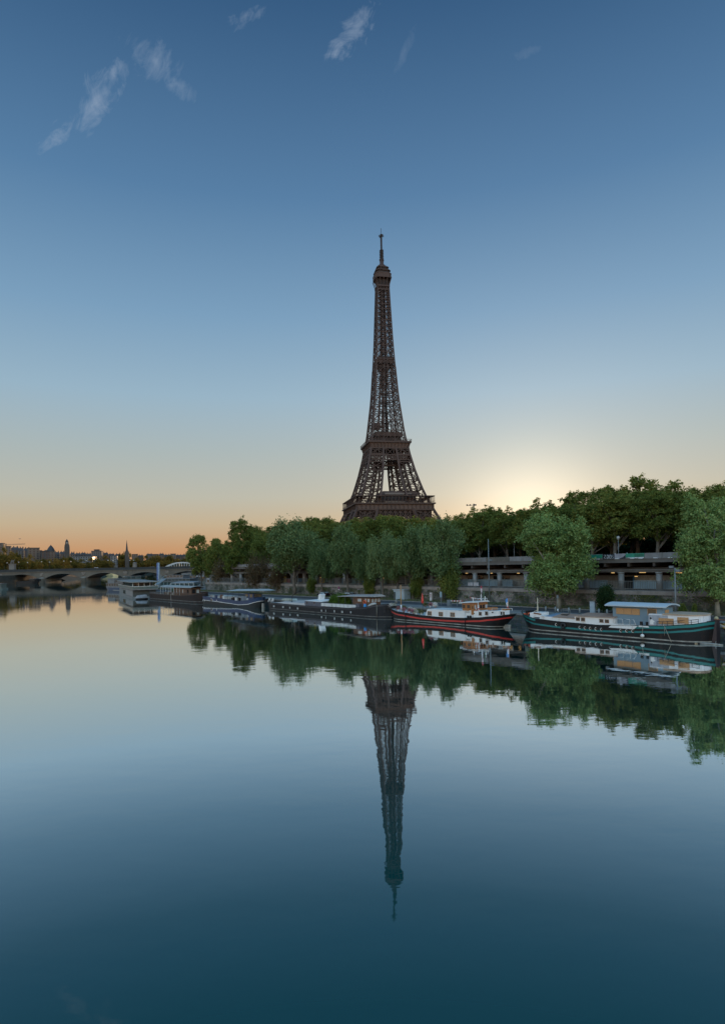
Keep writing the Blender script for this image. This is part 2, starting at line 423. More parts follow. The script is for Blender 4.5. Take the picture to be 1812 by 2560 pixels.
    # ---- first platform
    p = MB(); ho = 37.2
    for s in (0, 1, 2, 3):
        R = Matrix.Rotation(s * math.pi / 2, 4, 'Z')
        def bx(x0, x1, y0, y1, z0, z1, mi=0):
            q = MB().box(x0, x1, y0, y1, z0, z1); p.add([R @ Vector(v) for v in q.v], q.f, mi)
        bx(-ho + 1.2, ho - 0.002 * s - 1.2, -ho + 1.2, -ho + 2.2, 55.0, 59.2, 1)       # frieze
        bx(-ho - 0.6, ho + 0.6 - 1.6, -ho - 0.6, -ho + 1.0, 59.2, 60.4, 0)              # cornice
        bx(-ho + 0.9, ho - 2.9, -ho + 0.9, -ho + 2.5, 54.0, 55.0, 0)
        for i in range(19):
            x = -ho + 2.0 + i * (2 * ho - 4.0) / 18
            bx(x - 0.28, x + 0.28, -ho + 0.4, -ho + 1.2, 55.0, 59.2, 0)                 # consoles
        # lattice girder under the frieze
        yb = -34.6
        for i in range(14):
            xa = -33 + i * 66 / 14; xb = xa + 66 / 14
            for (q0, q1) in (((xa, 46.5), (xb, 54)), ((xb, 46.5), (xa, 54)), ((xa, 50.2), ((xa + xb) / 2, 54)), ((xb, 50.2), ((xa + xb) / 2, 54)), ((xa, 50.2), ((xa + xb) / 2, 46.5)), ((xb, 50.2), ((xa + xb) / 2, 46.5))):
                p.bar(R @ Vector((q0[0], yb, q0[1])), R @ Vector((q1[0], yb, q1[1])), 0.55)
            p.bar(R @ Vector((xa, yb, 46)), R @ Vector((xa, yb, 54)), 0.9)
        p.bar(R @ Vector((-35, yb, 46)), R @ Vector((35, yb, 46)), 1.3)
    p.box(-30, 30, -30, 30, 57.6, 58.6, 2)
    p1 = p.build('first_platform', [iron, iron2, dark], root)
    g = MB()
    for s in (0, 1, 2, 3):
        R = Matrix.Rotation(s * math.pi / 2, 4, 'Z')
        def bx(x0, x1, y0, y1, z0, z1, mi=0):
            q = MB().box(x0, x1, y0, y1, z0, z1); g.add([R @ Vector(v) for v in q.v], q.f, mi)
        bx(-ho, ho - 5.0, -ho, -ho + 5.0, 66.3, 67.0)
        for i in range(22):
            x = -ho + 0.5 + i * (2 * ho - 1.0) / 22
            g.bar(R @ Vector((x, -ho + 0.4, 60.4)), R @ Vector((x, -ho + 0.4, 66.3)), 0.34)
            g.bar(R @ Vector((x, -ho + 4.6, 58.6)), R @ Vector((x, -ho + 4.6, 66.3)), 0.3)
        g.bar(R @ Vector((-ho, -ho + 0.4, 61.9)), R @ Vector((ho, -ho + 0.4, 61.9)), 0.25)
    g.build('gallery', iron, p1)
    g = MB(); g.box(-13.5, 22.0, -27, -16, 58.6, 68.5, 1); g.hexa([(-17, -28, 68.5), (24, -28, 68.5), (24, -14, 68.5), (-17, -14, 68.5), (-9, -26, 72.2), (22, -26, 72.2), (22, -15, 72.2), (-9, -15, 72.2)], 0)
    g.box(-8, 20, -27.3, -26.9, 60.5, 63, 2); g.box(-8, 18, -28.4, -27.9, 68.8, 70.4, 2)
    g.build('pavilion', [iron, dark, glass], p1)
    # ---- second platform
    p = MB(); hs = 20.6
    for s in (0, 1, 2, 3):
        R = Matrix.Rotation(s * math.pi / 2, 4, 'Z')
        def bx(x0, x1, y0, y1, z0, z1, mi=0):
            q = MB().box(x0, x1, y0, y1, z0, z1); p.add([R @ Vector(v) for v in q.v], q.f, mi)
        q = MB().hexa([(-18.4, -18.4, 114.2), (16.4, -18.4, 114.2), (16.4, -17, 114.2), (-17, -17, 114.2), (-19.4, -19.4, 118.6), (18.4, -19.4, 118.6), (18.4, -17, 118.6), (-19.4, -17, 118.6)])
        p.add([R @ Vector(v) for v in q.v], q.f, 1)
        bx(-hs, hs - 2.2, -hs, -hs + 2.2, 118.6, 120.2, 0)
        for i in range(12):
            x = -17.6 + i * 35 / 11
            p.bar(R @ Vector((x, -18.6, 114.2)), R @ Vector((x * 1.06, -19.8, 118.6)), 0.4)
        p.bar(R @ Vector((-hs, -hs, 121.9)), R @ Vector((hs, -hs, 121.9)), 0.22)
        p.bar(R @ Vector((-hs, -hs, 121.1)), R @ Vector((hs, -hs, 121.1)), 0.14)
        for i in range(21): p.bar(R @ Vector((-hs + i * 2.06, -hs, 120.2)), R @ Vector((-hs + i * 2.06, -hs, 122)), 0.2)
        # two lattice belts under the deck
        for (za, zb, n, yb) in ((107.0, 113.6, 5, -18.4), (102.6, 107.0, 14, -19.6)):
            xw = 17.5
            for i in range(n):
                xa = -xw + i * 2 * xw / n; xb = xa + 2 * xw / n
                p.bar(R @ Vector((xa, yb, za)), R @ Vector((xb, yb, zb)), 0.45); p.bar(R @ Vector((xb, yb, za)), R @ Vector((xa, yb, zb)), 0.45)
                p.bar(R @ Vector((xa, yb, za)), R @ Vector((xa, yb, zb)), 0.7)
            p.bar(R @ Vector((-xw - 1, yb, za)), R @ Vector((xw + 1, yb, za)), 1.0); p.bar(R @ Vector((-xw - 1, yb, zb)), R @ Vector((xw + 1, yb, zb)), 1.0)
        for i in range(9):
            x = -7 + i * 14 / 8; p.bar(R @ Vector((x, -11, 98.5)), R @ Vector((x + 1.6, -11, 102.5)), 0.5); p.bar(R @ Vector((x + 1.6, -11, 98.5)), R @ Vector((x, -11, 102.5)), 0.5)
        p.bar(R @ Vector((-9, -11, 98.2)), R @ Vector((9, -11, 98.2)), 1.2)
    p.box(-16.5, 16.5, -16.5, 16.5, 113.4, 114.1, 2)
    p2 = p.build('second_platform', [iron, iron2, dark], root)
    g = MB(); g.box(-12, 12, -12, 12, 120.2, 126, 1); g.box(-13, 14, -13.5, 13, 126, 129.5, 0); g.box(-14, -7, -12, -4, 133, 138.5, 0); g.box(-6, -3, -11, -5, 135, 137, 0)
    for i in range(10): g.bar((-12 + i * 2.7, -13.8, 120.2), (-12 + i * 2.7, -13.8, 126), 0.4)
    g.build('pavilion', [iron, dark], p2)
    g = MB(); w = 8.2
    g.box(-w, w, -w, w, 197.2, 202.2, 0); g.box(-5, 5, -5, 5, 192.5, 197.2, 1); g.box(-6.5, 6.5, -6.5, 6.5, 202.2, 204.0, 1)
    g.build('intermediate_platform', [iron, dark], root)
    # ---- summit
    g = MB()
    for k in range(4):
        R = Matrix.Rotation(k * math.pi / 2, 4, 'Z')
        for x in (-5.4, -2.7, 0, 2.7, 5.4):
            g.bar(R @ Vector((x, -5.5, 268)), R @ Vector((x * 1.1, -6.1, 274)), 0.45); g.bar(R @ Vector((x * 1.1, -6.1, 274)), R @ Vector((x * 1.4, -7.7, 280)), 0.45)
        g.bar(R @ Vector((-5.6, -5.6, 272)), R @ Vector((5.6, -5.6, 272)), 1.4); g.bar(R @ Vector((-5.6, -5.6, 269)), R @ Vector((5.6, -5.6, 269)), 0.5)
    g.box(-5, 5, -5, 5, 272.5, 279.5, 1)
    oc = lambda r, c: [(r, -r + c), (r, r - c), (r - c, r), (-r + c, r), (-r, r - c), (-r, -r + c), (-r + c, -r), (r - c, -r)]
    g.prism(oc(7.9, 2.4), 279.5, 283.4, 0); g.prism(oc(8.1, 2.4), 283.4, 284.0, 2)
    g.prism(oc(6.6, 2.0), 284.0, 286.6, 1); g.prism(oc(7.4, 2.2), 286.6, 287.3, 0); g.prism(oc(5.2, 1.6), 287.3, 290.2, 1); g.prism(oc(5.9, 1.6), 290.2, 290.8, 0)
    g.lathe([(4.3, 290.8), (4.0, 292.2), (3.0, 294.0), (1.9, 295.4), (1.9, 300)], n=12)
    sc = g.build('summit_cabin', [iron, dark, iron2], root)
    rnd = random.Random(4)
    for k in range(26):
        a = rnd.uniform(0, 6.28); r = rnd.uniform(4.6, 7.4); z0 = rnd.choice([284, 287, 290.5]); r = r if z0 < 290 else r * 0.75
        q = MB(); q.bar((r * math.cos(a), r * math.sin(a), z0), (r * math.cos(a), r * math.sin(a), z0 + rnd.uniform(1.6, 4.2)), 0.35)
        if k % 2: q.box(r * math.cos(a) - 0.5, r * math.cos(a) + 0.5, r * math.sin(a) - 0.3, r * math.sin(a) + 0.3, z0 + 0.8, z0 + 2.2)
        q.build('aerial', iron, sc)
    g = MB(); g.box(-1.15, 1.15, -1.15, 1.15, 300, 309)
    for i in range(6):
        z = 300.5 + i * 1.55
        for a in range(4):
            R = Matrix.Rotation(a * math.pi / 2 + 0.4, 4, 'Z'); g.bar(R @ Vector((1.1, -1, z)), R @ Vector((1.7, 1.2, z + 0.2)), 0.4, 0.8)
    for i in range(8):
        a = i * 0.785; g.bar((1.2 * math.cos(a), 1.2 * math.sin(a), 296), (2.2 * math.cos(a), 2.2 * math.sin(a), 299.5), 0.5)
    g.box(-0.75, 0.75, -0.75, 0.75, 309, 322); g.box(-1.0, 1.0, -1.0, 1.0, 321.5, 324)
    for a in range(6):
        R = Matrix.Rotation(a * math.pi / 3, 4, 'Z'); g.bar(R @ Vector((0, 0, 322 + (a % 2))), R @ Vector((2.3, 0, 322 + (a % 2))), 0.3); g.bar(R @ Vector((2.2, 0, 321.6)), R @ Vector((2.2, 0, 323.4)), 0.45)
    g.bar((0, 0, 323), (0, 0, 330), 0.32)
    g.build('antenna_mast', dark, root)
build_tower()
# ------------------------------------------------------------------ land: quay, road, street, far bank
def masonry(name, col, col2, mortar, scale, dirt=None, rows=(0.5, 0.25), bump=0.03, axis='xz'):
    if name in _M: return _M[name]
    m = bpy.data.materials.new(name); m.use_nodes = True; t = m.node_tree; k = NT(t); b = t.nodes['Principled BSDF']
    b.inputs['Roughness'].default_value = 0.88
    tc = k.n('ShaderNodeTexCoord'); sp = k.n('ShaderNodeSeparateXYZ'); k.l(tc.outputs['Object'], sp.inputs[0])
    cb = k.n('ShaderNodeCombineXYZ'); k.l(sp.outputs[0 if axis[0] == 'x' else 1], cb.inputs[0]); k.l(sp.outputs[2 if axis[1] == 'z' else 1], cb.inputs[1])
    nz = k.n('ShaderNodeTexNoise', i_Scale=1.3, i_Detail=3.0); k.l(tc.outputs['Object'], nz.inputs['Vector'])
    off = k.n('ShaderNodeVectorMath', operation='SCALE'); off.inputs['Scale'].default_value = 0.22; k.l(nz.outputs['Color'], off.inputs[0])
    ad = k.n('ShaderNodeVectorMath', operation='ADD'); k.l(cb.outputs[0], ad.inputs[0]); k.l(off.outputs[0], ad.inputs[1])
    br = k.n('ShaderNodeTexBrick', i_Scale=scale); br.inputs['Color1'].default_value = (*col, 1); br.inputs['Color2'].default_value = (*col2, 1)
    br.inputs['Mortar'].default_value = (*mortar, 1); br.inputs['Mortar Size'].default_value = 0.018
    br.inputs['Brick Width'].default_value = rows[0]; br.inputs['Row Height'].default_value = rows[1]; br.inputs['Bias'].default_value = -0.1
    k.l(ad.outputs[0], br.inputs['Vector'])
    n2 = k.n('ShaderNodeTexNoise', i_Scale=0.22, i_Detail=8.0, i_Roughness=0.7); k.l(tc.outputs['Object'], n2.inputs['Vector'])
    c = br.outputs['Color']
    if dirt: c = k.mixc(k.ramp(n2.outputs[0], [(dirt[1], (0, 0, 0)), (dirt[2], (1, 1, 1))]), c, dirt[0])
    n4 = k.n('ShaderNodeTexNoise', i_Scale=3.0, i_Detail=6.0); k.l(tc.outputs['Object'], n4.inputs['Vector'])
    c = k.mixc(0.55, c, k.mixc(1.0, c, n4.outputs['Color'], 'OVERLAY'), 'MIX')
    k.l(c, b.inputs['Base Color'])
    bp = k.n('ShaderNodeBump', i_Distance=bump); k.l(br.outputs['Fac'], bp.inputs['Height']); bp.invert = True; k.l(bp.outputs[0], b.inputs['Normal'])
    _M[name] = m; return m

def poly_land(name, pts, z, depth, mats, kind='structure'):
    """land with a flat top and vertical sides"""
    n = len(pts); mb = MB()
    v = [(x, y, z) for x, y in pts] + [(x, y, z - depth) for x, y in pts]
    mb.add(v, [tuple(range(n))], 0)
    mb.add(v, [(i, n + i, n + (i + 1) % n, (i + 1) % n) for i in range(n)], 1)
    o = mb.build(name, mats); tag(o, kind=kind); return o
paving = mat('quay_paving', (0.22, 0.21, 0.20), 0.85, (0.15, 0.143, 0.136), 0.5, bump=0.01, bscale=6, dirt=((0.12, 0.12, 0.10), 0.3, 0.55, 0.8))
river_stone = masonry('river_wall_stone', (0.17, 0.165, 0.15), (0.105, 0.10, 0.092), (0.05, 0.05, 0.045), 1.0, ((0.05, 0.065, 0.045), 0.45, 0.75), (1.1, 0.42))
wall_stone = masonry('rubble_wall_stone', (0.26, 0.235, 0.215), (0.11, 0.105, 0.10), (0.06, 0.056, 0.05), 1.0, ((0.035, 0.045, 0.03), 0.42, 0.58), (0.62, 0.30))
coping_stone = mat('coping_stone', (0.28, 0.25, 0.23), 0.85, (0.16, 0.14, 0.13), 0.35, bump=0.02, bscale=3, dirt=((0.16, 0.15, 0.13), 0.6, 0.5, 0.75))
asphalt = mat('asphalt', (0.055, 0.058, 0.065), 0.9, (0.04, 0.042, 0.048), 0.8, bump=0.006, bscale=20)
street_mat = mat('street_gravel', (0.12, 0.105, 0.085), 0.95, (0.07, 0.075, 0.045), 0.25)
grass_mat = mat('grass_green', (0.06, 0.085, 0.03), 0.95, (0.11, 0.095, 0.055), 0.6)
bank_mat = mat('bank_ground', (0.035, 0.036, 0.02), 0.95, (0.02, 0.024, 0.012), 0.05)

def q2(t, n): v = Q(t, n); return (v.x, v.y)
# lower quay (vertices in quay axes so that its stone courses run along the river)
def quay():
    pts = [(120, 90), (-252, 90.3), (-285, 104), (-320, 132), (-352, 165), (-200, 165), (-200, 116), (120, 116)]
    n = len(pts); mb = MB(); z = 1.9
    v = [(x, y, z) for x, y in pts] + [(x, y, -1.5) for x, y in pts]
    mb.add(v, [tuple(range(n))[::-1]], 0)
    mb.add(v, [(i, (i + 1) % n, n + (i + 1) % n, n + i) for i in range(n)], 1)
    o = mb.build('quay', [paving, river_stone], rz=QA); tag(o, kind='structure')
    mb = MB()      # granite edge of the quay: a kerb set 6 cm proud
    for i in range(137):
        t = 118 - i * 3.0; mb.box(t - 2.96, t, 89.94, 90.75, 1.62, 1.98)
    tag(mb.build('quay_kerb', mat('kerb_granite', (0.25, 0.24, 0.225), 0.8, (0.17, 0.16, 0.155), 0.7), rz=QA), kind='structure')
    mb = MB(); mb.add([(120, 96.6, 1.906), (-300, 96.6, 1.906), (-300, 103.6, 1.906), (120, 103.6, 1.906)], [(0, 3, 2, 1)])
    tag(mb.build('quay_road', asphalt, rz=QA), kind='structure')
    mb = MB(); mb.box(-300, 120, 103.6, 103.9, 1.9, 2.02)
    tag(mb.build('kerb', mat('kerb_granite', (0.36, 0.34, 0.32)), rz=QA), kind='structure')
    mb = MB(); mb.add([(120, 103.9, 1.915), (-200, 103.9, 1.915), (-300, 103.9, 1.915), (-300, 110.0, 2.15), (-200, 110.0, 2.15), (120, 110.0, 2.15)], [(0, 5, 4, 1), (1, 4, 3, 2)])
    rnd = random.Random(3)
    for i in range(9000):
        t = rnd.uniform(-300, -15); nn = rnd.uniform(103.95, 109.9); h = rnd.uniform(0.1, 0.34) * (1.7 if rnd.random() < 0.12 else 1)
        a = rnd.uniform(0, 3.14); w = rnd.uniform(0.08, 0.28); dx, dy = math.cos(a) * w, math.sin(a) * w
        mb.add([(t - dx, nn - dy, 1.95), (t + dx, nn + dy, 1.95), (t + rnd.uniform(-.1, .1), nn + rnd.uniform(-.1, .1), 2.0 + h)], [(0, 1, 2)])
    tag(mb.build('grass', grass_mat, rz=QA), kind='stuff')
quay()
# upper street and the land behind it, as far as the horizon
up = [q2(200, 128), q2(-265, 128), (-85, 345), (-112, 450), (-150, 620), (-186, 760), (-245, 900), (-300, 1300), (-420, 1800), (-420, 9000), (9000, 9000), (9000, -1500), (1000, -1500)]
poly_land('street', up, 11.08, 13, [street_mat, river_stone])
bankL = [(-330, 560), (-340, 640), (-425, 900), (-500, 1200), (-520, 1500), (-420, 1800), (-420, 9000), (-9000, 9000), (-9000, 560)][::-1]
poly_land('far_bank', bankL, 8.0, 9.5, [bank_mat, mat('bank_wall', (0.06, 0.055, 0.045), 0.9, (0.03, 0.03, 0.022), 0.15)])
def hills():
    # wooded, built-up rise behind the far bank
    mb = MB(); nx, ny = 40, 24
    rnd = random.Random(8); ph = [rnd.uniform(0, 6.28) for _ in range(6)]
    for j in range(ny + 1):
        for i in range(nx + 1):
            x = -1500 + i * 1500 / nx; y = 740 + (j / ny) ** 1.6 * 2700
            bank = -340 - max(0, y - 640) * .29 if y < 1200 else -505 + max(0, y - 1500) * .3
            r = min(1, max(0, (bank - x - 60) / 420, (y - 1800) / 600)); r = r * r * (3 - 2 * r)
            side = min(1, max(0, (-x - 0.28 * y + 40) / 420)); side = 0.42 + 0.58 * side
            z = 7.5 + r * side * (36 + 4 * math.sin(x / 90 + ph[0]) + 3 * math.sin(y / 130 + ph[1]))
            bank = -340 - max(0, y - 640) * .29 if y < 1200 else -505 + max(0, y - 1500) * .3
            if x > bank - 6 and y < 1850: z = -6
            mb.v.append((x, y, z))
    for j in range(ny):
        for i in range(nx):
            a = j * (nx + 1) + i; mb.f.append([a, a + 1, a + nx + 2, a + nx + 1]); mb.mi.append(0); mb.sm.append(True)
    tag(mb.build('hills', bank_mat), kind='structure')
    return mb
HILL = hills()
def ground_z(x, y):
    best = 8.0; d0 = 1e9
    for v in HILL.v:
        d = (v[0] - x) ** 2 + (v[1] - y) ** 2
        if d < d0: d0 = d; best = v[2]
    return best

# ------------------------------------------------------------------ retaining wall and the covered station above it
def station():
    w = empty('retaining_wall', Q(0, 110), QA, 'long rough stone retaining wall with pale coping behind the quay road', 'wall')
    mb = MB(); mb.box(-238, 60, 0, 1.2, 1.5, 4.62); mb.build('wall_face', wall_stone, w)
    mb = MB(); i = 0; t = 60
    while t > -238: mb.box(t - 1.97, t, -0.12, 1.1, 4.62, 5.3); t -= 2.0
    mb.build('coping', coping_stone, w)
    mb = MB(); rnd = random.Random(12)            # ivy stains made of real creeper leaves
    for c in range(46):
        t0 = rnd.uniform(-215, -20); z0 = rnd.uniform(3.2, 4.7); rad = rnd.uniform(0.5, 1.7)
        for i in range(int(60 * rad)):
            t = t0 + rnd.gauss(0, rad); z = z0 - abs(rnd.gauss(0, rad * 0.55)); s = rnd.uniform(.06, .16)
            if z < 2: continue
            y = -0.02 - rnd.random() * 0.12
            mb.add([(t - s, y, z), (t, y - s * .5, z - s), (t + s, y, z), (t, y - s * .2, z + s)], [(0, 1, 2, 3)])
    mb.build('creeper', leaf_mat('creeper_leaf', (0.03, 0.05, 0.02), (0.055, 0.08, 0.03), (0.10, 0.10, 0.05), 0.15), w)

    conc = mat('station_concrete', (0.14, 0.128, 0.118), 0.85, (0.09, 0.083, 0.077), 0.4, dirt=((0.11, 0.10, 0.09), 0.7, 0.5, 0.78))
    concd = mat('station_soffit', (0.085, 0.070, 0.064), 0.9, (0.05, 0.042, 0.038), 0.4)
    colm = mat('column_paint', (0.24, 0.25, 0.25), 0.6, (0.16, 0.165, 0.165), 0.8, dirt=((0.2, 0.19, 0.18), 1.2, 0.5, 0.8))
    white = mat('station_white', (0.36, 0.38, 0.39), 0.6, (0.26, 0.28, 0.29), 0.5)
    bluegrey = mat('station_blue_panel', (0.20, 0.29, 0.35), 0.5, (0.15, 0.22, 0.27), 0.5)
    darkg = mat('station_dark_glass', (0.02, 0.025, 0.03), 0.12)
    blue = mat('station_blue', (0.05, 0.20, 0.42), 0.5)
    steel = mat('fence_steel', (0.13, 0.14, 0.14), 0.6)
    r = empty('railway_station', Q(0, 110), QA, 'long low riverside railway station with round columns under a concrete street deck', 'station')
    T0, T1 = 40, -232
    mb = MB(); mb.box(T1, T0, 1.2, 18, 1.5, 5.25); mb.build('platform', conc, r)
    mb = MB(); mb.box(T1, T0, 2.0, 18.0, 10.55, 11.08); mb.box(T1, T0, 1.85, 2.0, 10.48, 11.12); mb.box(T1, T0, 1.75, 2.25, 11.12, 11.2)
    mb.build('roof_slab', conc, r)
    mb = MB(); mb.box(T1, T0, 2.6, 3.4, 8.95, 9.25); mb.box(T1, T0, 2.75, 3.25, 8.66, 8.95); mb.build('beam', conc, r)
    t = T0 - 3
    while t > T1 + 1:
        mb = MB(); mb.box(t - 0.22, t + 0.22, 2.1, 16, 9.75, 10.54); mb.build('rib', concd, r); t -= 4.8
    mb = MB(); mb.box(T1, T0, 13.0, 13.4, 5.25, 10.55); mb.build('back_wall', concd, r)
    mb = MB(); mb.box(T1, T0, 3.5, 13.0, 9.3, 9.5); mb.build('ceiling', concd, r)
    for k in range(-9, 25):
        t = -53.7 - 7.25 * k
        if t > T0 or t < T1: continue
        mb = MB(); mb.lathe([(0.55, 5.2), (0.55, 8.64)], t, 3.0, 14); mb.lathe([(0.62, 8.4), (0.7, 8.65)], t, 3.0, 14); mb.build('column', colm, r)
    # fence on the wall
    mb = MB(); mb.box(T1, T0, 0.55, 0.62, 5.62, 5.72); mb.box(T1, T0, 0.55, 0.62, 7.0, 7.06); mb.box(T1, T0, 0.5, 0.68, 5.3, 5.42)
    t = T0
    while t > T1: mb.bar((t, 0.585, 5.3), (t, 0.585, 7.15), 0.045); t -= 0.32
    mb.build('fence', steel, r)
    # white ribbed station front with windows, blue panels and doors
    def front(ta, tb, n, z0, z1):
        mb = MB(); mb.box(ta, tb, n, n + 0.2, z0, z1)
        t = ta + 0.15
        while t < tb: mb.box(t - 0.05, t + 0.05, n - 0.06, n, z0, z1); t += 0.42
        return mb
    front(-30, 30, 8.0, 5.25, 7.95).build('station_front', white, r)
    front(-118, -30.2, 8.0, 5.25, 7.95).build('station_front', white, r)
    for ta in [-112, -103, -95, -86, -74.5, -52.2, -43.0, -31, -22]:
        for j in range(3):
            x = ta + j * 1.75
            mb = MB(); mb.box(x - 0.78, x + 0.78, 7.8, 7.9, 6.75, 7.9); f = mb.build('window', white, r)
            mb = MB(); mb.box(x - 0.68, x + 0.68, 7.76, 7.79, 6.83, 7.83); mb.build('pane', darkg, f)
    for x in [-108, -84.5, -62.0, -48.2, -26]:
        mb = MB(); mb.box(x - 1.0, x + 1.0, 7.62, 7.85, 5.25, 7.75); mb.box(x - 1.15, x - 0.95, 7.55, 7.8, 5.25, 7.8); mb.box(x + 0.95, x + 1.15, 7.55, 7.8, 5.25, 7.8)
        mb.mi[:6] = [1] * 6; mb.build('door', [blue, darkg], r)
    for ta, tb in [(-105, -88), (-81, -65), (-59.5, -50.5), (-46, -30)]:
        mb = MB(); mb.box(ta, tb, 5.0, 5.12, 5.4, 7.05)
        t = ta
        while t < tb: mb.box(t - 0.05, t + 0.05, 4.94, 5.0, 5.4, 7.05); t += 1.2
        mb.build('barrier_panel', bluegrey, r)
    rnd = random.Random(21)
    cols = [(0.30, 0.32, 0.34), (0.05, 0.18, 0.34), (0.35, 0.25, 0.06), (0.25, 0.05, 0.05), (0.45, 0.44, 0.42), (0.10, 0.22, 0.25), (0.5, 0.5, 0.48), (0.2, 0.2, 0.22)]
    t = -120
    while t > -228:
        wd = rnd.uniform(0.8, 2.8); h = rnd.uniform(1.2, 2.6); c = rnd.choice(cols)
        mb = MB(); mb.box(t - wd, t, 8, 8.3, 5.25 + rnd.choice([0, .5]), 5.4 + h)
        mb.build('poster_board', mat('board_%d' % cols.index(c), c, 0.6), r); t -= wd + rnd.uniform(0.2, 1.4)
    # parapet: one panel per bay
    par = mat('parapet_pale', (0.22, 0.22, 0.225), 0.8, (0.14, 0.14, 0.14), 0.6, dirt=((0.17, 0.16, 0.14), 0.9, 0.48, 0.72))
    pard = mat('parapet_brown', (0.12, 0.105, 0.09), 0.9, (0.08, 0.075, 0.06), 0.7)
    green = mat('banner_green', (0.02, 0.26, 0.15), 0.6, (0.02, 0.17, 0.15), 1.4)
    black = mat('banner_black', (0.018, 0.024, 0.032), 0.6)
    pale = mat('banner_white', (0.6, 0.63, 0.66), 0.6)
    def panel(ta, tb, m, z0=11.2, z1=12.22):
        mb = MB(); mb.box(ta + 0.03, tb - 0.03, 2.3, 2.55, z0, z1); return mb.build('parapet_panel', m, r)
    t = T0
    while t > -54.6: panel(t - 3.2, t, par); t -= 3.2
    tt = t
    panel(-56.0, tt, pard); g1 = panel(-59.6, -56.0, par); panel(-61.9, -59.6, mat('parapet_lilac', (0.34, 0.34, 0.38), 0.8)); panel(-64.3, -61.9, black); panel(-66.8, -64.3, par)
    t = -66.8
    while t > T1 + 3.4: panel(t - 3.3, t, par if (t > -84 or t < -93) else pard); t -= 3.3
    mb = MB(); mb.box(-59.57, -56.05, 2.24, 2.29, 11.42, 12.2); mb.box(-66.75, -64.35, 2.24, 2.29, 11.45, 12.15)
    mb.build('green_banner', green, r)
    mb = MB()
    for a in range(5): mb.box(-57.9, -56.15, 2.21, 2.235, 11.52 + a * 0.13, 11.56 + a * 0.13)
    mb.add([(-61.6, 2.24, 11.22), (-59.62, 2.24, 11.22), (-59.62, 2.24, 11.98), (-60.1, 2.24, 11.55), (-60.8, 2.24, 11.32)], [(0, 1, 2, 3, 4)])
    mb.build('black_curve', black, r)
    mb = MB(); mb.prism_xz([(-59.5, 11.44), (-59.1, 11.36), (-58.4, 11.31), (-56.1, 11.3), (-56.1, 11.5), (-58.3, 11.45)], 2.2, 2.23)
    for x in (-66.3, -65.2, -61.2, -58.2, -56.6, -53.8, -51.2): mb.box(x - 0.35, x + 0.35, 1.8, 2.2, 11.2, 11.36)
    mb.build('white_smear', pale, r)
    # hand painted letters on the black panel
    mb = MB(); y = 2.27; s = 0.055
    def stroke(pts): mb.tube([(p[0], y, p[1]) for p in pts], s, 5)
    x0, zb, zt = -64.05, 11.32, 12.02
    stroke([(x0, zt - .05), (x0 + .42, zt), (x0 + .02, zb + .1), (x0 + .5, zb + .05)])
    for i in (0, 1):
        cx = x0 + 0.82 + i * 0.5; stroke([(cx + 0.17 * math.cos(a), 11.67 + 0.35 * math.sin(a)) for a in [j * math.pi / 8 for j in range(17)]])
    bx = x0 + 1.62
    stroke([(bx, zb), (bx, zt), (bx + .3, zt - .08), (bx + .3, 11.75), (bx + .05, 11.68), (bx + .36, 11.58), (bx + .36, zb + .08), (bx, zb)])
    mb.build('painted_letters', pale, r)
    # warm ceiling lamps
    lamp = glow('station_lamp', (1.0, 0.62, 0.22), 0.75); lampr = glow('station_lamp_red', (1.0, 0.28, 0.12), 1.2); lampy = glow('station_lamp_yellow', (1.0, 0.72, 0.05), 1.1)
    for px, py, wd, m in [(1531, 1432, .5, lamp), (1605, 1431, 1.0, lamp), (1589, 1441, .45, lamp), (1690, 1431.5, .6, lamp), (1700, 1432, .35, lamp), (1144, 1431, 1.0, lampr), (1166, 1433, .5, lamp),
                          (1228, 1433, .4, lamp), (1273, 1431, .6, lamp), (1295, 1433, .5, lamp), (1106, 1433, .35, lamp), (935, 1432, .9, lampr), (784, 1432.5, .8, lampy), (678, 1432.5, .8, lampy), (638, 1433, .5, lampy), (802, 1444, .3, lamp), (958, 1445, .25, lamp), (1788, 1459, .8, lamp)]:
        tq, z = on_quay(px, py, 116.2); wd *= .6
        mb = MB(); mb.box(tq - wd, tq + wd, 6.1, 6.3, z - 0.07, z + 0.07, 0); mb.box(tq - wd - .05, tq + wd + .05, 6.05, 6.35, z + 0.07, z + 0.14, 1); mb.bar((tq, 6.2, z + .1), (tq, 6.2, 9.3), 0.05, mi=1)
        mb.build('ceiling_lamp', [m, steel], r)
    for px, py in [(1195, 1455), (1209, 1455)]:
        tq, z = on_quay(px - 18, py + 3, 112.5); mb = MB(); mb.box(tq - .75, tq + .75, 2.2, 2.3, 5.5, 6.4); mb.build('notice_board', mat('notice_white', (0.66, 0.64, 0.68), 0.6), r)
station()

